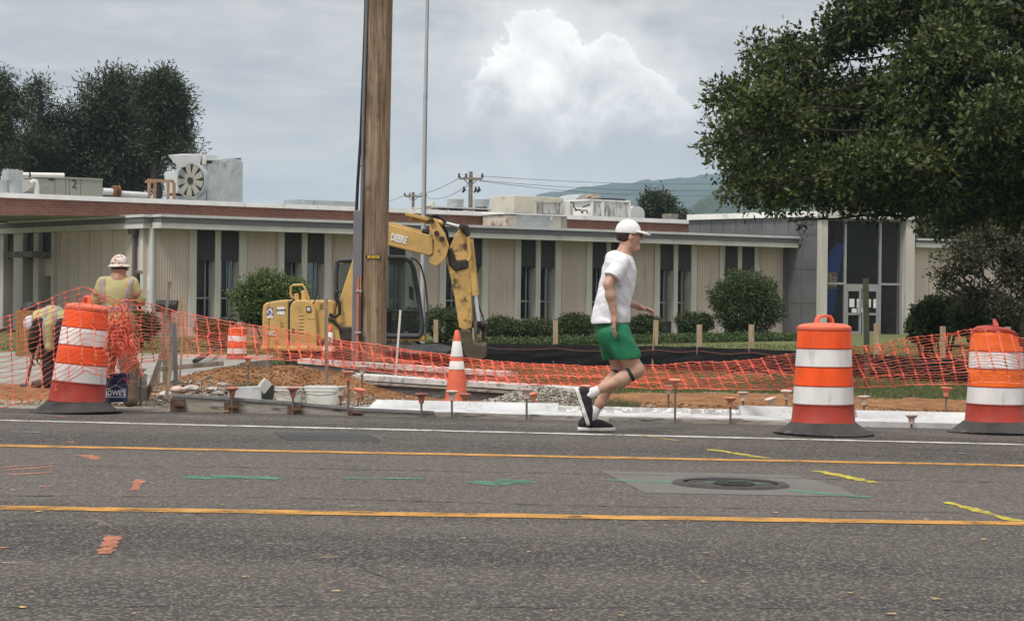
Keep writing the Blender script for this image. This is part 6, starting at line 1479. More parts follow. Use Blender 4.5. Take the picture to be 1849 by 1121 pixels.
# ------------------------------------------------------------------ excavator
def excavator():
    D = 41.5; k = D / F
    b = at(640, 640, D); g = tz(b.x, D); b.z = g
    t = thing('excavator', 'yellow compact excavator with greasy arm lowered behind the orange net', 'excavator', b)
    def ex(pts, dd, th, nm, mat, par=t, bv=.02, sm=False):
        m = MB(); m.prism([at(x, y, D + dd) for x, y in pts], (0, th, 0)); return m.build(nm, mat, par, sm, bv)
    def tb(pts, dd, r, nm, mat, par=t, n=10):
        m = MB(); m.tube([at(p[0], p[1], D + dd + (p[2] if len(p) > 2 else 0)) for p in pts], r, n); return m.build(nm, mat, par, True)
    # tracks and undercarriage
    for dd, nm in ((-.75, 'track'), (.55, 'track')):
        zc = g + .27; x0, x1 = at(540, 640, D).x, at(742, 640, D).x
        P = []
        for i in range(9):
            a = math.pi / 2 + math.pi * i / 8; P.append(Vector((x0 + .26 * math.cos(a), D + dd, zc + .26 * math.sin(a))))
        for i in range(9):
            a = -math.pi / 2 + math.pi * i / 8; P.append(Vector((x1 + .26 * math.cos(a), D + dd, zc + .26 * math.sin(a))))
        m = MB(); m.prism(P, (0, .34, 0)); tr = m.build(nm, GREASE, t, bevel=.02)
        for i in range(14):
            x = x0 + (x1 - x0) * (i + .5) / 14
            for z in (zc + .27, zc - .25):
                m = MB(); m.box((x, D + dd + .17, z), (.07, .36, .04)); m.build('track_pad', GREASE, tr)
    ex([(560, 640), (735, 640), (730, 622), (565, 622)], -.4, .8, 'undercarriage', GREASE)
    # engine cover and counterweight
    z0 = 628
    cw = ex([(473.5, z0), (473.5, 566), (475, 552), (480, 546), (487, 545), (487, z0)], -.72, 1.5, 'counterweight', YEL, bv=.05)
    ho = ex([(486.6, z0), (486.6, 545), (500, 542.5), (515, 541), (521, 542), (521, z0)], -.80, 1.62, 'engine_cover', YEL, bv=.035)
    ex([(520.5, z0 - 2), (520.5, 556), (523, 546), (529, 541), (531, 541), (525, 548), (523.5, 558), (523.5, z0 - 2)], -.79, 1.6, 'cover_seam', BLACK_M, bv=0)
    hd = ex([(523.2, z0), (523.2, 557), (526, 547), (533, 541.5), (548, 541), (556, 542), (566, 548), (570, 560), (572.5, 600), (572.5, z0)], -.82, 1.64, 'side_door', YEL, bv=.035)
    ex([(566, z0), (563, 545), (568, 541.5), (598, 542), (603, 548), (604, z0)], -.70, 1.4, 'fuel_tank_cover', YEL, bv=.03)
    ex([(470, z0 + 6), (470, z0 - 3), (606, z0 - 3), (606, z0 + 6)], -.85, 1.7, 'lower_skirt', YEL_D, bv=.03)
    for i in range(6):
        y = 567.5 + i * 6.3; ex([(540, y), (549, y), (549, y + 2.6), (540, y + 2.6)], -.825, .02, 'vent_louvre', YEL, hd, .004); ex([(540, y + 2.6), (548.5, y + 2.6), (548.5, y + 3.4), (540, y + 3.4)], -.823, .01, 'vent_slot', BLACK_M, hd, 0)
    for i in range(4):
        y = 548.5 + i * 2.8; ex([(578, y), (584, y), (584, y + 1.2), (578, y + 1.2)], -.705, .01, 'grille_slot', BLACK_M, t, 0)
    ex([(552, 553), (561, 553), (562, 563.5), (553, 563.5)], -.85, .06, 'work_light', BLACK_M, hd, .01); ex([(553.5, 555), (560, 555), (560.5, 561.5), (554.5, 561.5)], -.856, .01, 'light_lens', GALV_L, hd, 0)
    ex([(554, 566), (568, 564), (569, 576), (555, 576)], -.83, .015, 'cover_plate', YEL, hd, .004)
    tb([(529, 539), (524.5, 530), (525.5, 518), (530, 514.5), (546, 514.5), (550, 519), (560, 546), (564, 560), (565, 576)], -.75, .024, 'hand_rail', YEL, t)
    m = MB(); c = at(535.5, 540, D - .3); m.lathe([(.05, -.02), (.05, .06), (.04, .07), (.05, .08), (.05, .10), (.01, .11)], c, 14); m.build('filler_cap', YEL, t, True)
    m = MB(); c = at(549, 541, D - .2); m.lathe([(.055, -.02), (.055, .14), (.06, .14), (.058, .17), (.02, .19)], c, 14); m.build('exhaust_stack', YEL, t, True)
    m = MB(); c = at(548.5, 526, D - .2); m.lathe([(.045, -.01), (.04, .02), (.015, .03)], c, 12); m.build('exhaust_cap', BLACK_M, t, True)
    tb([(560, 551), (566, 547), (570, 540), (570, 526)], -.8, .012, 'mirror_stalk', BLACK_M)
    # decals
    def decal(x0, y0, x1, y1, dd, mat, nm, par):
        return ex([(x0, y1), (x1, y1), (x1, y0), (x0, y0)], dd, .004, nm, mat, par, 0)
    d1 = decal(482, 556, 493.2, 570, -.806, PRINT_B, 'square_decal', ho); decal(482, 570, 493, 574, -.806, PRINT_W, 'decal_strip', ho)
    m = MB(); c = at(487.6, 563.2, D - .808); n = 20; P = [c + Vector((.052 * math.cos(6.283 * i / n), 0, .068 * math.sin(6.283 * i / n))) for i in range(n)]; m.prism(P, (0, .003, 0)); m.build('decal_oval', PRINT_W, ho)
    text('decal_letters', 'JL', .085, PRINT_B, ho, basis((1, 0, 0), (0, 0, 1), at(487.6, 563.4, D - .814)), .001, bold=.004)
    decal(500.5, 554, 513.8, 568, -.806, PRINT_W, 'name_decal', ho); text('name_letters', 'BOWMAS', .042, PRINT_K, ho, basis((1, 0, .06), (0, 0, 1), at(507.2, 560, D - .812)), .001, bold=.002)
    text('model_letters', '60C', .115, PRINT_W, ho, basis((1, 0, 0), (0, 0, 1), at(489, 602, D - .812)), .002, bold=.004)
    text('scratched_letters', '5T', .10, M('scratch_brown', (0.25, 0.11, 0.03), .7, .2, 6, 0), ho, basis((0, 0, 1), (-1, 0, 0), at(510, 586, D - .812)), .001)
    decal(527, 593.5, 532, 601, -.83, PRINT_K, 'warning_decal', hd)
    # cab
    cab = ex([(604, 616), (604, 604), (768, 604), (766, 616)], .0, 1.15, 'cab_floor', YEL_D, bv=.02)
    fr = [(607, 606), (606, 500), (608, 474), (613, 470), (700, 465), (730, 466), (741, 472), (747, 486), (755, 530), (761, 575), (762, 600), (757, 607)]
    for dd in (.02, 1.06):
        tb(fr, dd, .048, 'cab_frame', CABF, t)
    tb([(607, 606), (757, 607)], .02, .06, 'cab_sill', CABF, t)
    for p in ((613, 470), (741, 472), (762, 600), (607, 600)):
        m = MB(); m.tube([at(p[0], p[1], D + .02), at(p[0], p[1], D + 1.06)], .045, 8); m.build('cab_crossbar', CABF, t, True)
    ex([(612, 470), (700, 464.5), (735, 466), (740, 471), (700, 470), (614, 474)], .02, 1.06, 'cab_roof', CABF, bv=.02)
    ex([(700, 461), (728, 461), (735, 466), (700, 466)], .25, .5, 'roof_hatch', CABF, bv=.02)
    ex([(613, 466), (618, 466), (619, 470), (613, 470)], .1, .1, 'roof_lamp', BLACK_M, bv=.01)
    for dd in (.03, 1.05):
        m = MB(); m.add([at(x, y, D + dd) for x, y in [(609, 604), (608, 500), (610, 476), (700, 469), (736, 471), (744, 486), (752, 530), (757, 575), (757, 604)]], [tuple(range(9))]); m.build('cab_glass', GLASS_C, t)
    m = MB(); m.add([at(744, 486, D + .03), at(757, 575, D + .03), at(757, 575, D + 1.05), at(744, 486, D + 1.05)], [(0, 1, 2, 3)]); m.build('windscreen', GLASS_C, t)
    tb([(641, 470), (641, 606)], .02, .04, 'door_post', CABF, t); tb([(697, 561), (757, 561)], .02, .022, 'door_rail', CABF, t); tb([(609, 525), (640, 525)], .02, .02, 'rear_rail', CABF, t)
    ex([(662, 600), (662, 560), (670, 545), (676, 510), (690, 508), (690, 552), (706, 558), (706, 600)], .35, .45, 'operator_seat', BLACK_M, bv=.04)
    ex([(716, 604), (716, 570), (722, 562), (728, 604)], .3, .5, 'control_console', GREASE, bv=.02); tb([(718, 566), (716, 548)], .35, .015, 'joystick', BLACK_M, t)
    ex([(738, 516), (746, 519), (747, 542), (739, 540)], -.12, .05, 'mirror', BLACK_M, bv=.01)
    tb([(741, 465), (752, 470), (760, 480), (768, 510), (773, 560), (770, 600), (765, 606)], -.05, .018, 'grab_rail', CABF, t)
    # boom: foot, bend behind the pole, reach to the right
    ex([(607, 606), (603, 585), (604, 568), (633, 480), (650, 428), (661, 403), (672, 396), (700, 404), (776, 424.5), (782, 432), (782, 458), (776, 462), (700, 443), (684, 446), (672, 470), (652, 530), (640, 580), (634, 610)], -.62, .3, 'boom', YEL, bv=.02)
    ex([(604, 604), (606, 590), (640, 590), (640, 622), (612, 622)], -.68, .42, 'boom_foot', GREASE, bv=.03)
    ex([(600, 560), (611, 590), (616, 622), (606, 622)], -.70, .1, 'swing_plate', YEL_D, bv=.01)
    ex([(703, 400.5), (708, 402), (762, 416), (762, 423), (703, 409)], -.58, .22, 'boom_top_cover', YEL, bv=.01)
    tb([(762, 418), (775, 419)], -.47, .05, 'hose_end', BLACK_M, t)
    text('boom_letters', 'DEERE', .14, PRINT_W, t, basis(at(737, 438, D) - at(702, 429.5, D), (0, 0, 1), at(720, 431.5, D - .632)) @ Matrix.Diagonal((.80, 1.35, 1, 1)), .003, bold=.007)
    # knuckle plate, arm, cylinders
    PL = [(775.5, 411), (777, 399), (781, 395), (787, 399), (796, 409), (805, 426), (811, 444), (806, 462), (802, 470), (787, 480.5), (776.5, 476), (774.8, 468), (782.5, 461), (784, 434), (776.5, 426)]
    for dd in (-.74, -.26): ex(PL, dd, .05, 'knuckle_plate', YEL_D, bv=.008)
    ex([(731, 387), (735, 383), (775, 393), (778, 396), (771, 399), (732, 389)], -.60, .24, 'cylinder_guard', YEL, bv=.02)
    tb([(740, 392), (800, 404)], -.47, .065, 'arm_cylinder', YEL_D, t, 14); tb([(800, 402), (829, 409.5)], -.47, .038, 'arm_rod', CHROME, t, 12)
    m = MB()
    for (x, y) in ((780, 399), (788.5, 421), (798.5, 431.5), (833, 410)):
        m.tube([at(x, y, D - .80), at(x, y, D - .16)], .05, 12)
    m.build('pivot_pin', GREASE, t, True)
    tb([(775.5, 393), (781, 389), (790, 389), (800, 397), (805, 403)], -.65, .03, 'hose', BLACK_M, t); tb([(777, 392), (790, 391), (797, 401), (807, 420), (810, 446)], -.35, .03, 'hose', BLACK_M, t)
    ex([(822, 424), (829, 414), (831, 407), (835, 405), (845, 407), (847, 425), (850, 480), (853, 580), (852, 592), (840, 597), (829, 592), (822, 545), (814, 505), (806, 470), (811, 448)], -.61, .26, 'arm', YEL_D, bv=.025)
    ex([(808, 452), (816, 446), (824, 470), (846, 468), (846, 484), (822, 490), (810, 478)], -.64, .32, 'arm_collar', GREASE, bv=.03)
    ex([(828, 408), (833, 404), (846, 406), (849, 422), (845, 430), (836, 420)], -.66, .36, 'arm_head', GREASE, bv=.03)
    tb([(848, 432), (858.5, 533)], -.56, .075, 'bucket_cylinder', YEL, t, 14); tb([(858.5, 533), (864, 580)], -.56, .04, 'bucket_rod', CHROME, t, 12)
    tb([(846, 428), (846.5, 445), (849, 455), (849, 466), (845, 471)], -.72, .03, 'hose_bracket', YEL_D, t)
    for o in (0, 2.5): tb([(856, 470 + o), (866, 478 + o), (858, 500), (862, 545), (872, 572), (874, 596)], -.42 + o * .02, .015, 'hose', BLACK_M, t)
    # linkage and bucket
    tb([(853, 585), (877, 586)], -.48, .07, 'link_pin', GREASE, t); 
    ex([(855, 580), (862, 580), (862, 622), (857, 622)], -.66, .05, 'link_bar', BUCKET_S, bv=.01); ex([(868, 582), (876, 582), (876, 622), (870, 622)], -.36, .05, 'link_bar', BUCKET_S, bv=.01)
    tb([(850, 624), (878, 626)], -.5, .09, 'bucket_boss', BUCKET_S, t, 12)
    bk = ex([(830, 594), (850, 596), (853, 616), (870, 622), (879, 620), (878, 646), (868, 652), (848, 651), (838, 640), (834, 615)], -.74, .55, 'bucket', BUCKET_S, bv=.03)
    for i in range(4):
        ex([(846 + i * 8, 650), (852 + i * 8, 650), (849 + i * 8, 658)], -.70 + i * .14, .06, 'tooth', BUCKET_S, bk, .005)
    for pts in (((595, 567), (606, 572), (613, 567), (613, 548), (608, 538)), ((590, 575), (603, 580), (612, 590)), ((607, 540), (606, 530), (611, 526))):
        tb(pts, -.72, .032, 'hose', BLACK_M, t)
    ex([(603, 566), (618, 570), (622, 622), (604, 622)], -.5, .6, 'swing_casting', GREASE, bv=.03)
excavator()

# ------------------------------------------------------------------ orange mesh fence
def net():
    bd = b2.y                                   # leaning barrel depth
    # top and bottom edges: (px, py, depth)
    fb_ = bd - .40
    top = [(-60, 588, fb_), (0, 577, fb_), (60, 555, fb_), (110, 533, fb_ + .02), (160, 519, fb_ + .02), (190, 526, fb_), (215, 537, fb_ + .05), (262, 547, 20.9), (320, 562, 21.6), (420, 581, 22.2), (520, 594, 22.6), (620, 613, 22.9), (740, 631, 23.0), (860, 649, 22.9), (960, 656, 22.6), (1060, 661, 22.2), (1140, 661, 21.8), (1250, 657, 21.0), (1350, 650, 20.3), (1440, 640, 19.6), (1540, 630, 18.9), (1640, 615, 18.3), (1720, 603, 17.9), (1765, 596, 17.72), (1800, 595, 17.72), (1849, 608, 17.8), (1930, 628, 18.2)]
    bot = [(-60, 738, fb_), (0, 733, fb_), (60, 722, fb_), (92, 706, fb_), (120, 690, fb_), (150, 668, fb_), (190, 676, fb_ + .05), (262, 652, 21.0), (340, 643, 21.6), (440, 646, 22.1), (530, 652, 22.5), (600, 660, 22.8), (700, 672, 22.9), (820, 687, 22.8), (960, 693, 22.5), (1060, 696, 22.1), (1180, 700, 21.4), (1300, 702, 20.6), (1430, 703, 19.7), (1540, 699, 18.9), (1640, 693, 18.3), (1720, 692, 17.85), (1765, 690, 17.66), (1800, 690, 17.66), (1849, 694, 17.75), (1930, 700, 18.2)]
    def ev(tab, u):
        xs = [t[0] for t in tab]; return np.array([np.interp(u, xs, [t[i] for t in tab]) for i in (1, 2)])
    cols = []; u = -60.0
    while u < 1925:
        cols.append(u); u += float(np.interp(u, [0, 180, 260, 400, 700, 1000, 1300, 1849], [27, 22, 20, 21, 18, 19, 23, 24]))
    cols = np.array(cols); rows = 19
    sub = 4
    fine = np.interp(np.arange(0, len(cols) - 1 + 1e-6, 1 / sub), np.arange(len(cols)), cols)
    def pt(u, f):
        (ty, td), (by, bd_) = ev(top, u), ev(bot, u)
        # strands slant and bunch: rows gather towards the sagging middle
        skew = float(np.interp(u, [0, 150, 260, 700, 1000, 1150, 1500, 1800], [4, 10, 4, 10, 14, 16, 34, 20])) * (f - .5)
        wv = float(fbm(u * .011, f * 3.1, 3, 2)); wv2 = float(fbm(u * .03 + 9, f * 6.0, 3, 6))
        tang = math.exp(-((u - 205) / 48) ** 2)
        y = ty + (by - ty) * f + (wv * 11 + wv2 * 5) * (1 - .4 * abs(2 * f - 1)) + tang * wv2 * 26
        x = u + skew + wv2 * 7 + tang * 40 * float(fbm(u * .05, f * 9 + 4, 3, 12))
        d = td + (bd_ - td) * f + wv * .22 - tang * .1 * wv2
        return at(x, y, d)
    G = [[pt(u, j / (rows - 1)) for u in fine] for j in range(rows)]
    t = thing('orange_mesh_fence', 'sagging orange plastic mesh fence strung between the barrels', 'mesh fence', at(900, 700, 22.4))
    m = MB()
    for j in range(rows):
        r = .0050 if j in (0, rows - 1) else .0034
        P = []
        for i, p in enumerate(G[j]):
            P.append(p + Vector((0, 0, random.uniform(-1, 1) * .006)))
        m.tube(P, r, 3, False)
    m.build('lengthwise_strands', NET_M, t)
    m = MB(); kn = MB()
    for i in range(0, len(fine), sub):
        P = []
        for j in range(rows):
            P.append(G[j][i] + Vector((random.uniform(-1, 1) * .004, -.002, 0)))
        m.tube(P, .0038, 3, False)
        for j in range(rows):
            q = G[j][i]; s = .011 if j % 2 == 0 else .009
            kn.add([q + Vector((-s * 1.5, -.004, 0)), q + Vector((0, -.004, -s)), q + Vector((s * 1.5, -.004, 0)), q + Vector((0, -.004, s)), q + Vector((0, .004, 0))], [(0, 1, 2, 3), (1, 0, 4), (2, 1, 4), (3, 2, 4), (0, 3, 4)])
    m.build('cross_strands', NET_M, t); kn.build('knots', NET_M, t)
    # bunched tail hanging from the leaning barrel
    m = MB(); rnd = random.Random(4)
    for i in range(60):
        x0 = rnd.gauss(208, 14); y0 = rnd.uniform(545, 600); x1 = x0 + rnd.gauss(8, 14); y1 = y0 + rnd.uniform(40, 95)
        if y1 > 690: y1 = 690 - rnd.uniform(0, 12)
        P = []
        for s in range(8):
            f = s / 7; P.append(at(x0 + (x1 - x0) * f + rnd.gauss(0, 2.6), y0 + (y1 - y0) * f + rnd.gauss(0, 2.0), 20.0 + rnd.uniform(-.06, .12)))
        m.tube(P, .0042, 3, False)
    for i in range(70):
        x0 = rnd.gauss(208, 20); y0 = rnd.uniform(550, 690); P = [at(x0 + s * 4.5 + rnd.gauss(0, 1.2), y0 + rnd.gauss(0, 2.2) + s * rnd.uniform(-2, 2), 20.0 + rnd.uniform(-.06, .1)) for s in range(5)]
        m.tube(P, .0036, 3, False)
    m.build('bunched_strands', NET_M, t)
net()

# ------------------------------------------------------------------ people: one continuous surface per body, from a smooth distance field
class SDF:
    def __init__(s, lo, hi, h):
        s.h = h; s.lo = np.array(lo, float); n = np.ceil((np.array(hi) - s.lo) / h).astype(int) + 1; s.n = n
        s.f = np.full(tuple(n), 0.25, np.float32)
    def _win(s, lo, hi):
        a = np.maximum(0, np.floor((np.array(lo) - s.lo) / s.h).astype(int)); b = np.minimum(s.n, np.ceil((np.array(hi) - s.lo) / s.h).astype(int) + 1)
        if (b <= a).any(): return None
        g = [s.lo[i] + s.h * np.arange(a[i], b[i]) for i in range(3)]
        return tuple(slice(a[i], b[i]) for i in range(3)), np.meshgrid(*g, indexing='ij')
    def _put(s, sl, d, k):
        f = s.f[sl]; hh = np.clip(.5 + .5 * (f - d) / k, 0, 1); s.f[sl] = f * (1 - hh) + d * hh - k * hh * (1 - hh)
    def cone(s, a, b, r0, r1, k=.02, sy=1.0, sub=False):
        """tapered capsule; sy widens it along y (towards / away from the viewer)"""
        a = np.array(a, float); b = np.array(b, float); R = max(r0, r1) * max(1, sy) + k + 3 * s.h
        w = s._win(np.minimum(a, b) - R, np.maximum(a, b) + R)
        if w is None: return
        sl, (X, Y, Z) = w
        S = np.array([1, 1 / sy, 1]); ab = (b - a) * S; L = max(1e-9, ab @ ab)
        px, py, pz = X - a[0], (Y - a[1]) / sy, Z - a[2]
        t = np.clip((px * ab[0] + py * ab[1] + pz * ab[2]) / L, 0, 1)
        d = np.sqrt((px - t * ab[0]) ** 2 + (py - t * ab[1]) ** 2 + (pz - t * ab[2]) ** 2) - (r0 + (r1 - r0) * t)
        if sub: s.f[sl] = np.maximum(s.f[sl], -d)
        else: s._put(sl, d, k)
    def chain(s, pts, rs, k=.02, sy=1.0):
        for i in range(len(pts) - 1): s.cone(pts[i], pts[i + 1], rs[i], rs[i + 1], k, sy if not isinstance(sy, (list, tuple)) else sy[i])
    def ell(s, c, r, k=.02, ang=0.0, sub=False):
        c = np.array(c, float); r = np.array(r, float); R = r.max() + k + 3 * s.h
        w = s._win(c - R, c + R)
        if w is None: return
        sl, (X, Y, Z) = w; ca, sa_ = math.cos(ang), math.sin(ang)
        x, y, z = X - c[0], Y - c[1], Z - c[2]; x, z = x * ca - z * sa_, x * sa_ + z * ca
        q = np.sqrt((x / r[0]) ** 2 + (y / r[1]) ** 2 + (z / r[2]) ** 2); d = (q - 1) * r.min()
        if sub: s.f[sl] = np.maximum(s.f[sl], -d)
        else: s._put(sl, d, k)
    def clip(s, p, n):
        """keep the side the normal n points away from"""
        p = np.array(p, float); n = np.array(n, float); n /= np.linalg.norm(n)
        X, Y, Z = np.meshgrid(*[s.lo[i] + s.h * np.arange(s.n[i]) for i in range(3)], indexing='ij', sparse=True)
        s.f = np.maximum(s.f, ((X - p[0]) * n[0] + (Y - p[1]) * n[1] + (Z - p[2]) * n[2]).astype(np.float32))
    def copy(s):
        o = SDF.__new__(SDF); o.h, o.lo, o.n, o.f = s.h, s.lo, s.n, s.f.copy(); return o
    def grow(s, r): s.f = s.f - r; return s
    def folds(s, amp, sx, sy_, sz, ph=0.0):
        X, Y, Z = np.meshgrid(*[s.lo[i] + s.h * np.arange(s.n[i]) for i in range(3)], indexing='ij', sparse=True)
        s.f = s.f + (amp * np.sin(X * sx + Z * sz + ph + 1.3 * np.sin(Z * sz * .6 + Y * sy_)) * np.sin(Y * sy_ + Z * sz * .35 + ph * 2)).astype(np.float32)
    def mesh(s, name, mat, parent=None):
        f = s.f; ins = f < 0; n = np.array(f.shape); lo = s.lo
        acc = np.zeros(tuple(n - 1) + (3,), np.float32); cnt = np.zeros(tuple(n - 1), np.float32)
        edges = []
        for ax in range(3):
            sl0 = [slice(None)] * 3; sl1 = [slice(None)] * 3; sl0[ax] = slice(0, -1); sl1[ax] = slice(1, None)
            a, b = f[tuple(sl0)], f[tuple(sl1)]; cr = (a < 0) != (b < 0); I = np.argwhere(cr)
            t = a[cr] / (a[cr] - b[cr]); P = I.astype(np.float32); P[:, ax] += t
            edges.append((ax, I, (a < 0)[cr]))
            o1, o2 = [q for q in range(3) if q != ax]
            for d1 in (0, 1):
                for d2 in (0, 1):
                    C = I.copy(); C[:, o1] -= d1; C[:, o2] -= d2
                    ok = (C >= 0).all(1) & (C < n - 1).all(1)
                    np.add.at(acc, tuple(C[ok].T), P[ok]); np.add.at(cnt, tuple(C[ok].T), 1)
        act = cnt > 0; idx = np.full(act.shape, -1, np.int64); idx[act] = np.arange(act.sum())
        V = acc[act] / cnt[act][:, None] * s.h + lo
        Q = []
        for ax, I, flip in edges:
            o1, o2 = (ax + 1) % 3, (ax + 2) % 3
            ok = (I[:, o1] > 0) & (I[:, o2] > 0) & (I[:, o1] < n[o1] - 1) & (I[:, o2] < n[o2] - 1); I = I[ok]; fl = flip[ok]
            def c(d1, d2):
                C = I.copy(); C[:, o1] -= d1; C[:, o2] -= d2; return idx[tuple(C.T)]
            q = np.stack([c(0, 0), c(1, 0), c(1, 1), c(0, 1)], 1); q[~fl] = q[~fl][:, ::-1]; Q.append(q)
        Q = np.concatenate(Q); Q = Q[(Q >= 0).all(1)]
        return npmesh(name, V, Q[:, ::-1], mat, parent, True)

def hand(S, wrist, dirv, palm_n, spread, curl, L=.185, flip=1, r=.0085):
    """palm and five unequal bent fingers; dirv along the hand, palm_n out of the palm, thumb on the +side*flip"""
    d = Vector(dirv).normalized(); nrm = Vector(palm_n); nrm = (nrm - d * nrm.dot(d)).normalized(); side = d.cross(nrm) * flip
    w = Vector(wrist); pl = L * .52
    S.cone(w, w + d * pl * .35, .027, .031, .012); S.cone(w + d * pl * .25 + side * .018, w + d * pl + side * .026, .015, .0125, .012); S.cone(w + d * pl * .25 - side * .014, w + d * pl - side * .026, .015, .0115, .012); S.cone(w + d * pl * .3, w + d * pl * 1.0, .017, .013, .012)
    for i, (o, ln) in enumerate(((.030, .40), (.010, .45), (-.010, .41), (-.029, .33))):
        b = w + d * pl * .95 + side * o; dd = (d + side * o * spread * 6).normalized(); p = b; ang = 0
        for j, fr in enumerate((.45, .32, .23)):
            ang += curl * (.6 + .25 * i / 3) * (1.0 if j else .7)
            q = p + (dd * math.cos(ang) + nrm * math.sin(ang)) * (L * ln * fr * 1.15)
            S.cone(p, q, r * (1 - .08 * j), r * (.95 - .1 * j), .003); p = q
    b = w + d * pl * .30 + side * .028; q = b + (d * .65 + side * .6 + nrm * .35).normalized() * .045; e = q + (d * .9 + side * .25 + nrm * .3).normalized() * .035
    S.cone(b, q, .014, .011, .010); S.cone(q, e, .0105, .0085, .004)

def runner():
    D = 18.3
    base = at(1080, 779, D); gz = zg(base.x)
    t = thing('person', 'runner in white cap, white shirt and green shorts striding right along the road edge', 'person', (base.x, D, gz))
    def J(px, py, dy=0.0):
        p = at(px, py, D); return np.array((p.x, D + dy, p.z))
    lo = J(1030, 792, -.42); hi = J(1190, 392, .42)
    lo, hi = np.minimum(lo, hi), np.maximum(lo, hi)
    h = .006
    S = SDF(lo, hi, h)
    # head
    hc = J(1134, 425)
    S.ell(J(1133, 421), (.098, .078, .105), .02, -.1)            # cranium
    S.ell(J(1140, 431), (.076, .066, .098), .03, -.12)           # face
    S.cone(J(1137, 443), J(1149, 449), .044, .030, .025, 1.15)     # jaw
    S.ell(J(1152, 448.5), (.019, .022, .016), .016)              # chin
    S.cone(J(1154.5, 422), J(1160.5, 431.5), .008, .012, .010)     # nose
    S.ell(J(1160.5, 432.5), (.012, .015, .009), .007)
    S.cone(J(1155, 439.5, -.014), J(1155, 439.5, .014), .009, .009, .006)   # lips
    S.cone(J(1154, 443, -.013), J(1154, 443, .013), .009, .009, .006)
    S.cone(J(1153, 420, -.035), J(1153, 420, .035), .010, .010, .012)   # brow
    for sg in (-1, 1):
        S.ell(J(1157.5, 425.5, sg * .032), (.012, .017, .010), .004, sub=True); S.ell(J(1152.5, 425.5, sg * .031), (.013, .013, .013), .003)
        S.ell(J(1138.5, 428, sg * .076), (.020, .012, .031), .006, .25); S.ell(J(1139.5, 427, sg * .088), (.009, .006, .016), .002, .25, sub=True)
    S.chain([J(1133, 440), J(1127, 456), J(1121, 466)], [.056, .058, .070], .03)
    # trunk
    S.chain([J(1120, 476), J(1117, 500), J(1112, 535), J(1107, 575), J(1107, 600)], [.095, .105, .100, .100, .105], .05, [1.5, 1.5, 1.35, 1.4])
    # arms: near right arm hanging back, far left arm reaching forward
    nsh, nel, nwr = J(1119, 477, -.185), J(1096, 513, -.26), J(1107.5, 572, -.235)
    S.chain([nsh, (nsh + nel) / 2 + np.array((0, 0, .0)), nel], [.056, .050, .040], .03); S.chain([nel, nel * .65 + nwr * .35, nwr], [.041, .043, .027], .025)
    hand(S, nwr, J(1104, 604, -.23) - nwr, (1, .25, -.15), .4, .38, .175, -1)
    fsh, fel, fwr = J(1120, 478, .185), J(1117, 535, .25), J(1152, 553, .16)
    S.chain([fsh, fel], [.056, .041], .03); S.chain([fel, fel * .6 + fwr * .4, fwr], [.041, .041, .026], .025)
    hand(S, fwr, J(1182, 562, .12) - fwr, (0, -.4, -1), .9, .22, .18, -1)
    # legs
    nhp, nkn, nan = J(1110, 600, -.095), J(1149, 668, -.10), J(1069, 708, -.10)
    S.chain([nhp, nhp * .45 + nkn * .55, nkn], [.100, .082, .060], .04)
    S.ell(J(1151.5, 667, -.10), (.048, .05, .052), .03)
    cf = nkn * .68 + nan * .32 + np.array((-.004, 0, -.014)); S.chain([nkn, cf, nkn * .25 + nan * .75, nan], [.058, .061, .040, .034], .03)
    fhp, fkn, fan = J(1110, 600, .095), J(1119, 670, .10), J(1073, 748, .09)
    S.chain([fhp, fhp * .45 + fkn * .55, fkn], [.098, .080, .060], .04)
    cf = fkn * .66 + fan * .34 + np.array((-.02, 0, 0)); S.chain([fkn, cf, fkn * .25 + fan * .75, fan], [.060, .060, .040, .034], .03)
    S.chain([nan, J(1060, 722, -.10), J(1060, 750, -.10)], [.034, .028, .018], .02)
    S.chain([fan, J(1068, 765, .09), J(1098, 773, .09)], [.034, .034, .025], .02)
    S.mesh('body', SKIN, t)
    # shirt
    C = SDF(J(1060, 600, -.40) * np.array((1, 1, 1)), J(1165, 445, .40), .006)
    C.chain([J(1121, 462), J(1121, 474), J(1118, 500), J(1113, 535), J(1108, 570), J(1106, 596)], [.075, .108, .122, .126, .140, .150], .04, [1.35, 1.48, 1.45, 1.3, 1.3])
    C.cone(J(1106, 468, 0), J(1084, 580, 0), .055, .085, .06, 1.5)         # loose back
    C.cone(J(1133, 490, 0), J(1130, 520, 0), .075, .07, .05, 1.4)          # chest
    for sh, el, q in ((nsh, nel, .72), (fsh, fel, .62)):
        C.cone(sh, sh + (el - sh) * q, .078, .076, .04)
    C.folds(.005, 14, 17, 21); C.folds(.004, 34, 27, 24, 1.7); C.folds(.002, 62, 40, 50, 0.7)
    C.clip(J(1107, 583), (.05, 0, -1)); C.clip(J(1121, 456), (.35, 0, 1))
    for sh, el, q in ((nsh, nel, .72),):
        pass
    # sleeve ends: cut across the arm
    X = nsh + (nel - nsh) * .70; w = C._win(X - .16, X + .16); sl, (gx, gy, gz_) = w; dn = (nel - nsh) / np.linalg.norm(nel - nsh)
    dd = (gx - X[0]) * dn[0] + (gy - X[1]) * dn[1] + (gz_ - X[2]) * dn[2]; rr = np.sqrt(np.maximum(0, (gx - X[0]) ** 2 + (gy - X[1]) ** 2 + (gz_ - X[2]) ** 2 - dd ** 2))
    far = (gy < D - .165) & (rr < .13); C.f[sl] = np.where(far, np.maximum(C.f[sl], dd), C.f[sl])
    C.mesh('shirt', SHIRT, t)
    # shorts
    P = SDF(J(1060, 660, -.36), J(1175, 565, .36), .006)
    P.chain([J(1107, 578), J(1108, 604)], [.125, .138], .04, 1.35)
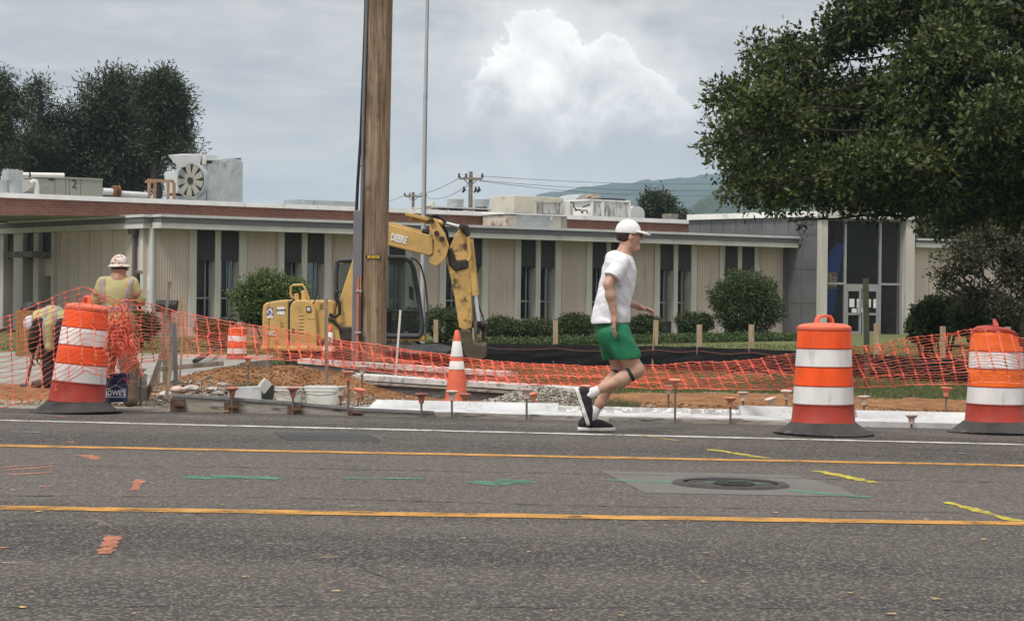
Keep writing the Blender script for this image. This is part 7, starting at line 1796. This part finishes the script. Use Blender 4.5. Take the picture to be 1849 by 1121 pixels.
    P.cone(J(1112, 604, -.10), J(1135, 644, -.105), .118, .106, .035); P.cone(J(1105, 604, .10), J(1106, 640, .105), .116, .100, .03)
    P.cone(J(1098, 598, 0), J(1100, 618, 0), .10, .07, .05, 1.4)
    P.folds(.009, 18, 15, 22, .5); P.folds(.004, 44, 22, 20, 2.0)
    P.clip(J(1107, 577), (0, 0, 1)); P.clip(J(1125, 648), (.10, 0, -1))
    P.mesh('shorts', SHORTS, t)
    # hair under the cap
    Hh = SDF(J(1105, 455, -.12), J(1160, 395, .12), .005)
    Hh.ell(J(1132.5, 423), (.099, .082, .108), .01, -.1); Hh.clip(J(1130, 418), (0, 0, 1))
    Hh.clip(J(1144, 430), (1, 0, .15)); Hh.clip(J(1130, 438), (-.25, 0, -1)); Hh.ell(J(1139, 431, -.1), (.022, .05, .035), .01, .2, True); Hh.ell(J(1139, 431, .1), (.022, .05, .035), .01, .2, True)
    Hh.mesh('hair', HAIR, t)
    # cap: crown and curved peak
    K = SDF(J(1105, 440, -.13), J(1185, 388, .13), .005)
    K.ell(J(1134, 419), (.112, .092, .112), .01, -.08); K.clip(J(1134, 421.5), (-.05, 0, -1))
    K.ell(J(1116, 417.5), (.022, .035, .012), .004, 0, True)
    K.mesh('cap_crown', CAPW, t)
    B = SDF(J(1130, 440, -.13), J(1185, 398, .13), .004)
    B.ell(J(1153, 419.5), (.112, .085, .015), .01, .22); B.clip(J(1147, 420), (-1, 0, 0)); B.ell(J(1146, 434), (.095, .075, .055), .01, .15, True)
    B.mesh('cap_peak', CAPW, t)
    MB().lathe([(.008, 0), (.006, .006), (.001, .008)], Vector(J(1136, 397.5)), 10).build('cap_button', CAPW, t, True)
    # glasses
    m = MB(); m.tube([J(1140, 424.5, -.085), J(1154, 423, -.068), J(1158.5, 423.5, -.045)], .003, 6); m.build('glasses_arm', PRINT_K, t)
    m = MB(); c = Vector(J(1158.5, 424.5, -.034)); m.box(c, (.006, .034, .026), Matrix.Rotation(.35, 3, 'Z')); m.build('dark_lens', PRINT_K, t, bevel=.004)
    # straps below the knees
    def ring(c, axis, r, nm, mat, wd=.016):
        ax = Vector(axis).normalized(); e1 = ax.orthogonal().normalized(); e2 = ax.cross(e1); m = MB(); n = 24; vs = []; fs = []
        for i in range(n):
            a = 6.2832 * i / n; q = e1 * math.cos(a) + e2 * math.sin(a)
            for (dr, da) in ((-.004, -wd), (.007, -wd * .8), (.007, wd * .8), (-.004, wd)): vs.append(Vector(c) + q * (r + dr) + ax * da)
        for i in range(n):
            j = (i + 1) % n; fs += [(4 * i + k, 4 * j + k, 4 * j + (k + 1) % 4, 4 * i + (k + 1) % 4) for k in range(4)]
        m.add(vs, fs); m.build(nm, mat, t, 'full')
    ax = nan - nkn; ring(nkn + ax * .15 + np.array((0, 0, -.002)), ax, .0605, 'knee_strap', BAND_G, .017)
    ax = fan - fkn; ring(fkn + ax * .04, ax, .0635, 'knee_strap', BLACK_M, .014)
    # socks
    for a, kn, nm in ((nan, nkn, 's'), (fan, fkn, 's')):
        u = (kn - a) / np.linalg.norm(kn - a); q = SDF(a - .12, a + .14, .005); q.chain([a + u * .075, a, a - u * .05], [.041, .040, .045], .02); q.clip(a + u * .062, u); q.mesh('sock', SOCK, t)
    # shoes: upper and sole
    def shoe(heel, toe, up, wid=.046):
        heel, toe, up = (np.array(q, float) for q in (heel, toe, up)); d = toe - heel; L = np.linalg.norm(d); d /= L; up = up - d * (up @ d); up /= np.linalg.norm(up)
        lo_ = np.minimum(heel, toe) - .16; hi_ = np.maximum(heel, toe) + .16
        q = SDF(lo_, hi_, .005)
        P_ = lambda f, v: heel + d * L * f + up * v
        q.chain([P_(.13, .055), P_(.35, .058), P_(.62, .050), P_(.88, .038)], [.043, .045, .042, .030], .03)
        q.chain([P_(.12, .07), P_(.20, .105)], [.042, .040], .02); q.cone(P_(.30, .08), P_(.55, .06), .040, .034, .02)
        q.ell(P_(.20, .135), (.034, .034, .034), .01, 0, True); q.clip(P_(.5, .024), -up); q.mesh('shoe_upper', SHOE, t)
        s_ = SDF(lo_, hi_, .005); s_.chain([P_(.10, .018), P_(.4, .016), P_(.65, .016), P_(.93, .020)], [.045, .043, .047, .034], .02, 1.0)
        s_.clip(P_(.5, .034), up); s_.clip(P_(.5, .001), -up); s_.mesh('shoe_sole', SOLE, t)
        b_ = MB()
        for i in range(6):
            c = P_(.1 + .15 * i, -.001); mm = np.stack([d, np.cross(up, d), up], 1); b_.box(c, (.025, .06, .006), Matrix(mm.tolist()))
        b_.build('tread', BLACK_M, t)
    s0, s1 = J(1046, 779, .09), J(1110, 780.5, .09); s0[2] = s1[2] = gz + .004; shoe(s0, s1, (0, 0, 1))
    shoe(J(1037, 702, -.10), J(1058, 766, -.10), J(1072, 715, -.10) - J(1045, 725, -.10))
runner()

def worker_standing():
    D = 20.75
    c0 = at(212, 560, D); gz = tz(c0.x, D)
    t = thing('person', 'worker in white sticker covered helmet and yellow vest standing behind the leaning barrel', 'person', (c0.x, D, gz))
    def J(px, py, dy=0.0):
        p = at(px, py, D); return np.array((p.x, D + dy, p.z))
    hip = J(211, 592); foot_z = min(gz, hip[2] - .80)
    h = .008
    S = SDF(np.array((c0.x - .40, D - .40, gz - .05)), np.array((c0.x + .40, D + .45, J(212, 455)[2])), h)
    S.ell(J(215, 481, .03), (.070, .088, .098), .02); S.cone(J(215, 492, .0), J(214, 503, -.01), .058, .062, .03)
    S.ell(J(201, 484, .03), (.012, .02, .03), .008); S.ell(J(229.5, 484, .03), (.012, .02, .03), .008)
    S.ell(J(215, 484, .13), (.02, .03, .02), .015)
    S.chain([J(213, 512), J(212, 540), J(211, 575), hip], [.10, .105, .10, .11], .05, 1.0); S.cone(J(192, 512), J(233, 512), .06, .06, .04)
    le, lw = J(171, 545, .02), J(173, 541, .26); S.chain([J(186, 513), J(177, 530), le], [.062, .052, .043], .03); S.chain([le, lw], [.043, .03], .02)
    re, rw = J(253, 545, .02), J(243, 548, .24); S.chain([J(237, 513), J(247, 530), re], [.062, .052, .043], .03); S.chain([re, rw], [.043, .03], .02)
    hand(S, lw, (.25, 1, 0), (0, 0, -1), .3, .5, .18, 1); hand(S, rw, (-.25, 1, .2), (0, 0, -1), .2, .75, .18, -1)
    for sx in (-1, 1):
        hp = hip + np.array((sx * .10, 0, 0)); ft = np.array((hip[0] + sx * .13, D + .03, gz + .09)); kn = hp * .5 + ft * .5 + np.array((0, .03, 0))
        S.chain([hp, kn, ft], [.10, .065, .045], .03); S.chain([ft, ft + np.array((0, .14, -.05))], [.045, .035], .02)
    S.mesh('body', SKIN_D, t)
    C = SDF(np.array((c0.x - .38, D - .3, J(212, 596)[2])), np.array((c0.x + .38, D + .3, J(212, 494)[2])), .007)
    def shirt(C, gr=0.0):
        C.chain([J(213, 506), J(213, 520), J(212, 545), J(211, 575), J(211, 600)], [.08 + gr, .110 + gr, .118 + gr, .122 + gr, .13 + gr], .04); C.cone(J(190, 514), J(235, 514), .072 + gr, .072 + gr, .05)
        C.cone(J(200, 530), J(225, 530), .098 + gr, .098 + gr, .05); C.cone(J(201, 575), J(222, 575), .115 + gr, .115 + gr, .05)
        C.chain([J(187, 513), J(173, 542, .02)], [.074 + gr, .060 + gr], .03); C.chain([J(237, 513), J(252, 540, .02)], [.074 + gr, .060 + gr], .03)
        C.folds(.004, 13, 17, 18)
    shirt(C); C.clip(J(211, 586), (0, 0, -1)); C.clip(J(213, 499), (0, 0, 1)); C.mesh('vest_shirt', HIVIS, t)
    def stripe(x0, x1, y0, y1, slope, nm, mat, gr):
        q = SDF(C.lo, C.lo + C.h * (C.n - 1), .007); shirt(q, gr)
        A, B = J(x0, y0), J(x1, y1); u = (B - A); u[1] = 0; u /= np.linalg.norm(u); n = np.array((u[2], 0, -u[0]))
        q.clip(A + n * slope, n); q.clip(A - n * slope, -n); q.clip(A - u * .0, -u); q.clip(B, u); q.clip(J(211, 587), (0, 0, -1)); q.mesh(nm, mat, t)
    for (x0, x1) in ((187, 190), (239, 229)):
        stripe(x0, x1, 503, 556, .034, 'stripe_edge', STRIPE_O, .004); stripe(x0, x1, 503, 556, .024, 'reflective_stripe', STRIPE_G, .008)
    stripe(150, 275, 560, 556, .034, 'stripe_edge', STRIPE_O, .004); stripe(150, 275, 560, 556, .025, 'reflective_stripe', STRIPE_G, .008)
    Pn = SDF(np.array((c0.x - .3, D - .25, gz)), np.array((c0.x + .3, D + .3, J(212, 575)[2])), .008)
    Pn.cone(hip + np.array((-.05, 0, .04)), hip + np.array((.05, 0, .04)), .125, .125, .04)
    for sx in (-1, 1):
        hp = hip + np.array((sx * .095, 0, 0)); ft = np.array((hip[0] + sx * .13, D + .03, gz + .09)); kn = hp * .5 + ft * .5 + np.array((0, .03, 0)); Pn.chain([hp, kn, ft], [.122, .09, .082], .03)
    Pn.folds(.006, 11, 13, 24); Pn.clip(J(211, 579), (0, 0, 1)); Pn.mesh('work_pants', PANTS, t)
    for sx in (-1, 1):
        ft = np.array((hip[0] + sx * .13, D + .03, gz)); q = SDF(ft - .16, ft + np.array((.16, .28, .2)), .008); q.chain([ft + np.array((0, -.02, .05)), ft + np.array((0, .16, .04))], [.055, .05], .02); q.cone(ft + np.array((0, 0, .05)), ft + np.array((0, 0, .14)), .055, .06, .02); q.clip(ft, (0, 0, -1)); q.mesh('boot', BOOT, t)
    # helmet with full brim
    K = SDF(J(185, 500, -.22), J(245, 452, .25), .006)
    K.ell(J(215, 478, .03), (.092, .112, .104), .01); K.clip(J(215, 477), (0, -.08, -1)); K.mesh('helmet_shell', HATW, t)
    b = MB(); cc = Vector(J(215, 477.5, .03)); b.lathe([(.085, .012), (.114, -.012), (.121, -.020), (.119, -.026), (.085, 0)], cc, 32, lambda v: Vector((v.x * .95, v.y * 1.15, v.z)), False); b.build('helmet_brim', HATW, t, True)
    rg = MB(); rg.lathe([(.017, 0), (.021, .002), (.021, .0)], (0, 0, 0), 16, None, False)
    Hh = SDF(J(190, 500, -.15), J(240, 465, .2), .006); Hh.ell(J(215, 481, .03), (.075, .094, .102), .01); Hh.clip(J(215, 492), (0, .5, -1)); Hh.clip(J(215, 484, .03), (0, 1, 0)); Hh.mesh('hair', HAIR, t)
    # tool over the shoulder
    hm = thing('hammer', 'short dark hammer held up at the standing worker shoulder', 'hammer', tuple(rw))
    m = MB(); m.tube([rw + np.array((0, .05, -.06)), J(243, 494, .22)], .014, 8); m.build('handle', GREASE, hm, True)
    m = MB(); m.box(J(243.5, 491, .22), (.075, .03, .035)); m.build('hammer_head', OLD_W, hm, bevel=.006)
worker_standing()

def worker_bending():
    D = 25.0
    c0 = at(90, 620, D); gz = tz(c0.x, D)
    t = thing('person', 'worker in yellow vest and dark clothes bending down left of the leaning barrel', 'person', (c0.x, D, gz))
    def J(px, py, dy=0.0):
        p = at(px, py, D); return np.array((p.x, D + dy, p.z))
    S = SDF(np.array((J(40, 600)[0], D - .5, gz - .02)), np.array((J(138, 600)[0], D + .5, J(90, 545)[2])), .009)
    hip = J(116, 590); sh = J(74, 580); hd = J(61, 588)
    S.ell(hd, (.105, .08, .09), .02, .5); S.cone(J(67, 584), sh, .055, .07, .03); S.ell(J(57, 598), (.02, .02, .02), .015)
    S.chain([sh, J(95, 576), hip], [.11, .115, .12], .05, 1.4)
    hands = []
    for dy, (ex_, ey), (wx, wy), fl in ((-.19, (68, 612), (62, 636), 1), (.19, (74, 612), (66, 636), -1)):
        a, e, w = J(76, 584, dy), J(ex_, ey, dy * 1.1), J(wx, wy, dy * .5); S.chain([a, e], [.06, .043], .03); S.chain([e, w], [.043, .03], .02); hand(S, w, (-.2, 0, -1), (1, 0, 0), .2, .8, .18, fl)
    for dy in (-.11, .11):
        k = J(93, 640, dy); f = np.array((J(92, 680)[0], D + dy, gz + .09)); S.chain([hip + np.array((0, dy, 0)), k, f], [.10, .066, .045], .03); S.chain([f, f + np.array((-.13, 0, -.05))], [.045, .035], .02)
    S.mesh('body', SKIN_D, t)
    V = SDF(np.array((J(50, 600)[0], D - .4, J(90, 640)[2])), np.array((J(136, 600)[0], D + .4, J(90, 548)[2])), .008)
    V.chain([J(72, 578), J(95, 574), J(118, 586)], [.125, .14, .14], .05, 1.45); V.cone(J(92, 588, -.2), J(96, 626, -.22), .07, .05, .05); V.folds(.005, 15, 14, 18); V.clip(J(67, 580), (-1, 0, -.3)); V.clip(J(120, 590), (1, 0, -.3)); V.mesh('safety_vest', HIVIS, t)
    for x in (88, 106):
        q = SDF(V.lo, V.lo + V.h * (V.n - 1), .008); q.chain([J(72, 578), J(95, 574), J(118, 586)], [.131, .146, .146], .05, 1.45); q.cone(J(92, 588, -.2), J(96, 626, -.22), .074, .055, .05); q.clip(J(x - 3, 580), (-1, 0, 0)); q.clip(J(x + 3, 580), (1, 0, 0)); q.mesh('reflective_stripe', STRIPE_G, t)
    A = SDF(np.array((J(48, 600)[0], D - .42, J(90, 640)[2])), np.array((J(100, 600)[0], D + .42, J(90, 560)[2])), .009)
    for dy, (ex_, ey) in ((-.19, (68, 612)), (.19, (74, 612))): A.chain([J(77, 584, dy), J(ex_, ey, dy * 1.1), J(ex_ - 4, ey + 16, dy * .8)], [.078, .06, .05], .03)
    A.mesh('dark_sleeves', DARKCL, t)
    P = SDF(np.array((J(70, 600)[0], D - .4, gz)), np.array((J(136, 600)[0], D + .4, J(90, 565)[2])), .009)
    P.cone(hip + np.array((0, -.06, 0)), hip + np.array((0, .06, 0)), .14, .14, .04)
    for dy in (-.11, .11):
        k = J(93, 640, dy); f = np.array((J(92, 680)[0], D + dy, gz + .08)); P.chain([hip + np.array((0, dy, 0)), k, f], [.125, .09, .08], .03)
    P.folds(.006, 11, 13, 22); P.mesh('dark_pants', DARKCL, t)
    for dy in (-.11, .11):
        f = np.array((J(92, 680)[0], D + dy, gz)); q = SDF(f - np.array((.28, .14, .02)), f + np.array((.14, .14, .2)), .009); q.chain([f + np.array((.02, 0, .05)), f + np.array((-.16, 0, .04))], [.055, .05], .02); q.cone(f + np.array((0, 0, .05)), f + np.array((0, 0, .13)), .055, .06, .02); q.clip(f, (0, 0, -1)); q.mesh('boot', BOOT, t)
    K = SDF(J(44, 606, -.16), J(80, 562, .16), .007); K.ell(hd + np.array((-.01, 0, .012)), (.125, .10, .105), .01, .5); K.clip(hd, (.75, 0, -.6)); K.mesh('cap', M('pale_blue_white_cap', (0.55, 0.57, 0.62), .7, .1, 6, .1, spots=(0.10, 0.25, 0.5), spot_scale=8), t)
    b = thing('pry_bar', 'dark red long handled bar held by the bending worker', 'bar', (J(52, 690)[0], D - .15, gz))
    m = MB(); m.tube([J(66, 626, -.08), np.array((J(52, 690)[0], D - .15, gz + .01))], .017, 8); m.build('bar_shaft', REDBAR, b, True)
    m = MB(); m.box((J(52, 690)[0] - .02, D - .15, gz + .03), (.10, .05, .03)); m.build('bar_foot', STEEL_R, b)
worker_bending()

# ------------------------------------------------------------------ haze
def haze():
    m = MB(); m.box((0, 2500, 113), (7400, 5600, 232)); o = m.build('haze', None); o['kind'] = 'stuff'; o['label'] = 'thin summer haze over the whole valley'
    mt = bpy.data.materials.new('haze_volume'); mt.use_nodes = True; t = mt.node_tree; t.nodes.clear()
    v = t.nodes.new('ShaderNodeVolumePrincipled'); v.inputs['Color'].default_value = (0.55, 0.76, 1.0, 1); v.inputs['Density'].default_value = HAZE; v.inputs['Anisotropy'].default_value = 0.1
    out = t.nodes.new('ShaderNodeOutputMaterial'); t.links.new(v.outputs[0], out.inputs['Volume']); o.data.materials.append(mt)
HAZE = 1.5e-4
haze()
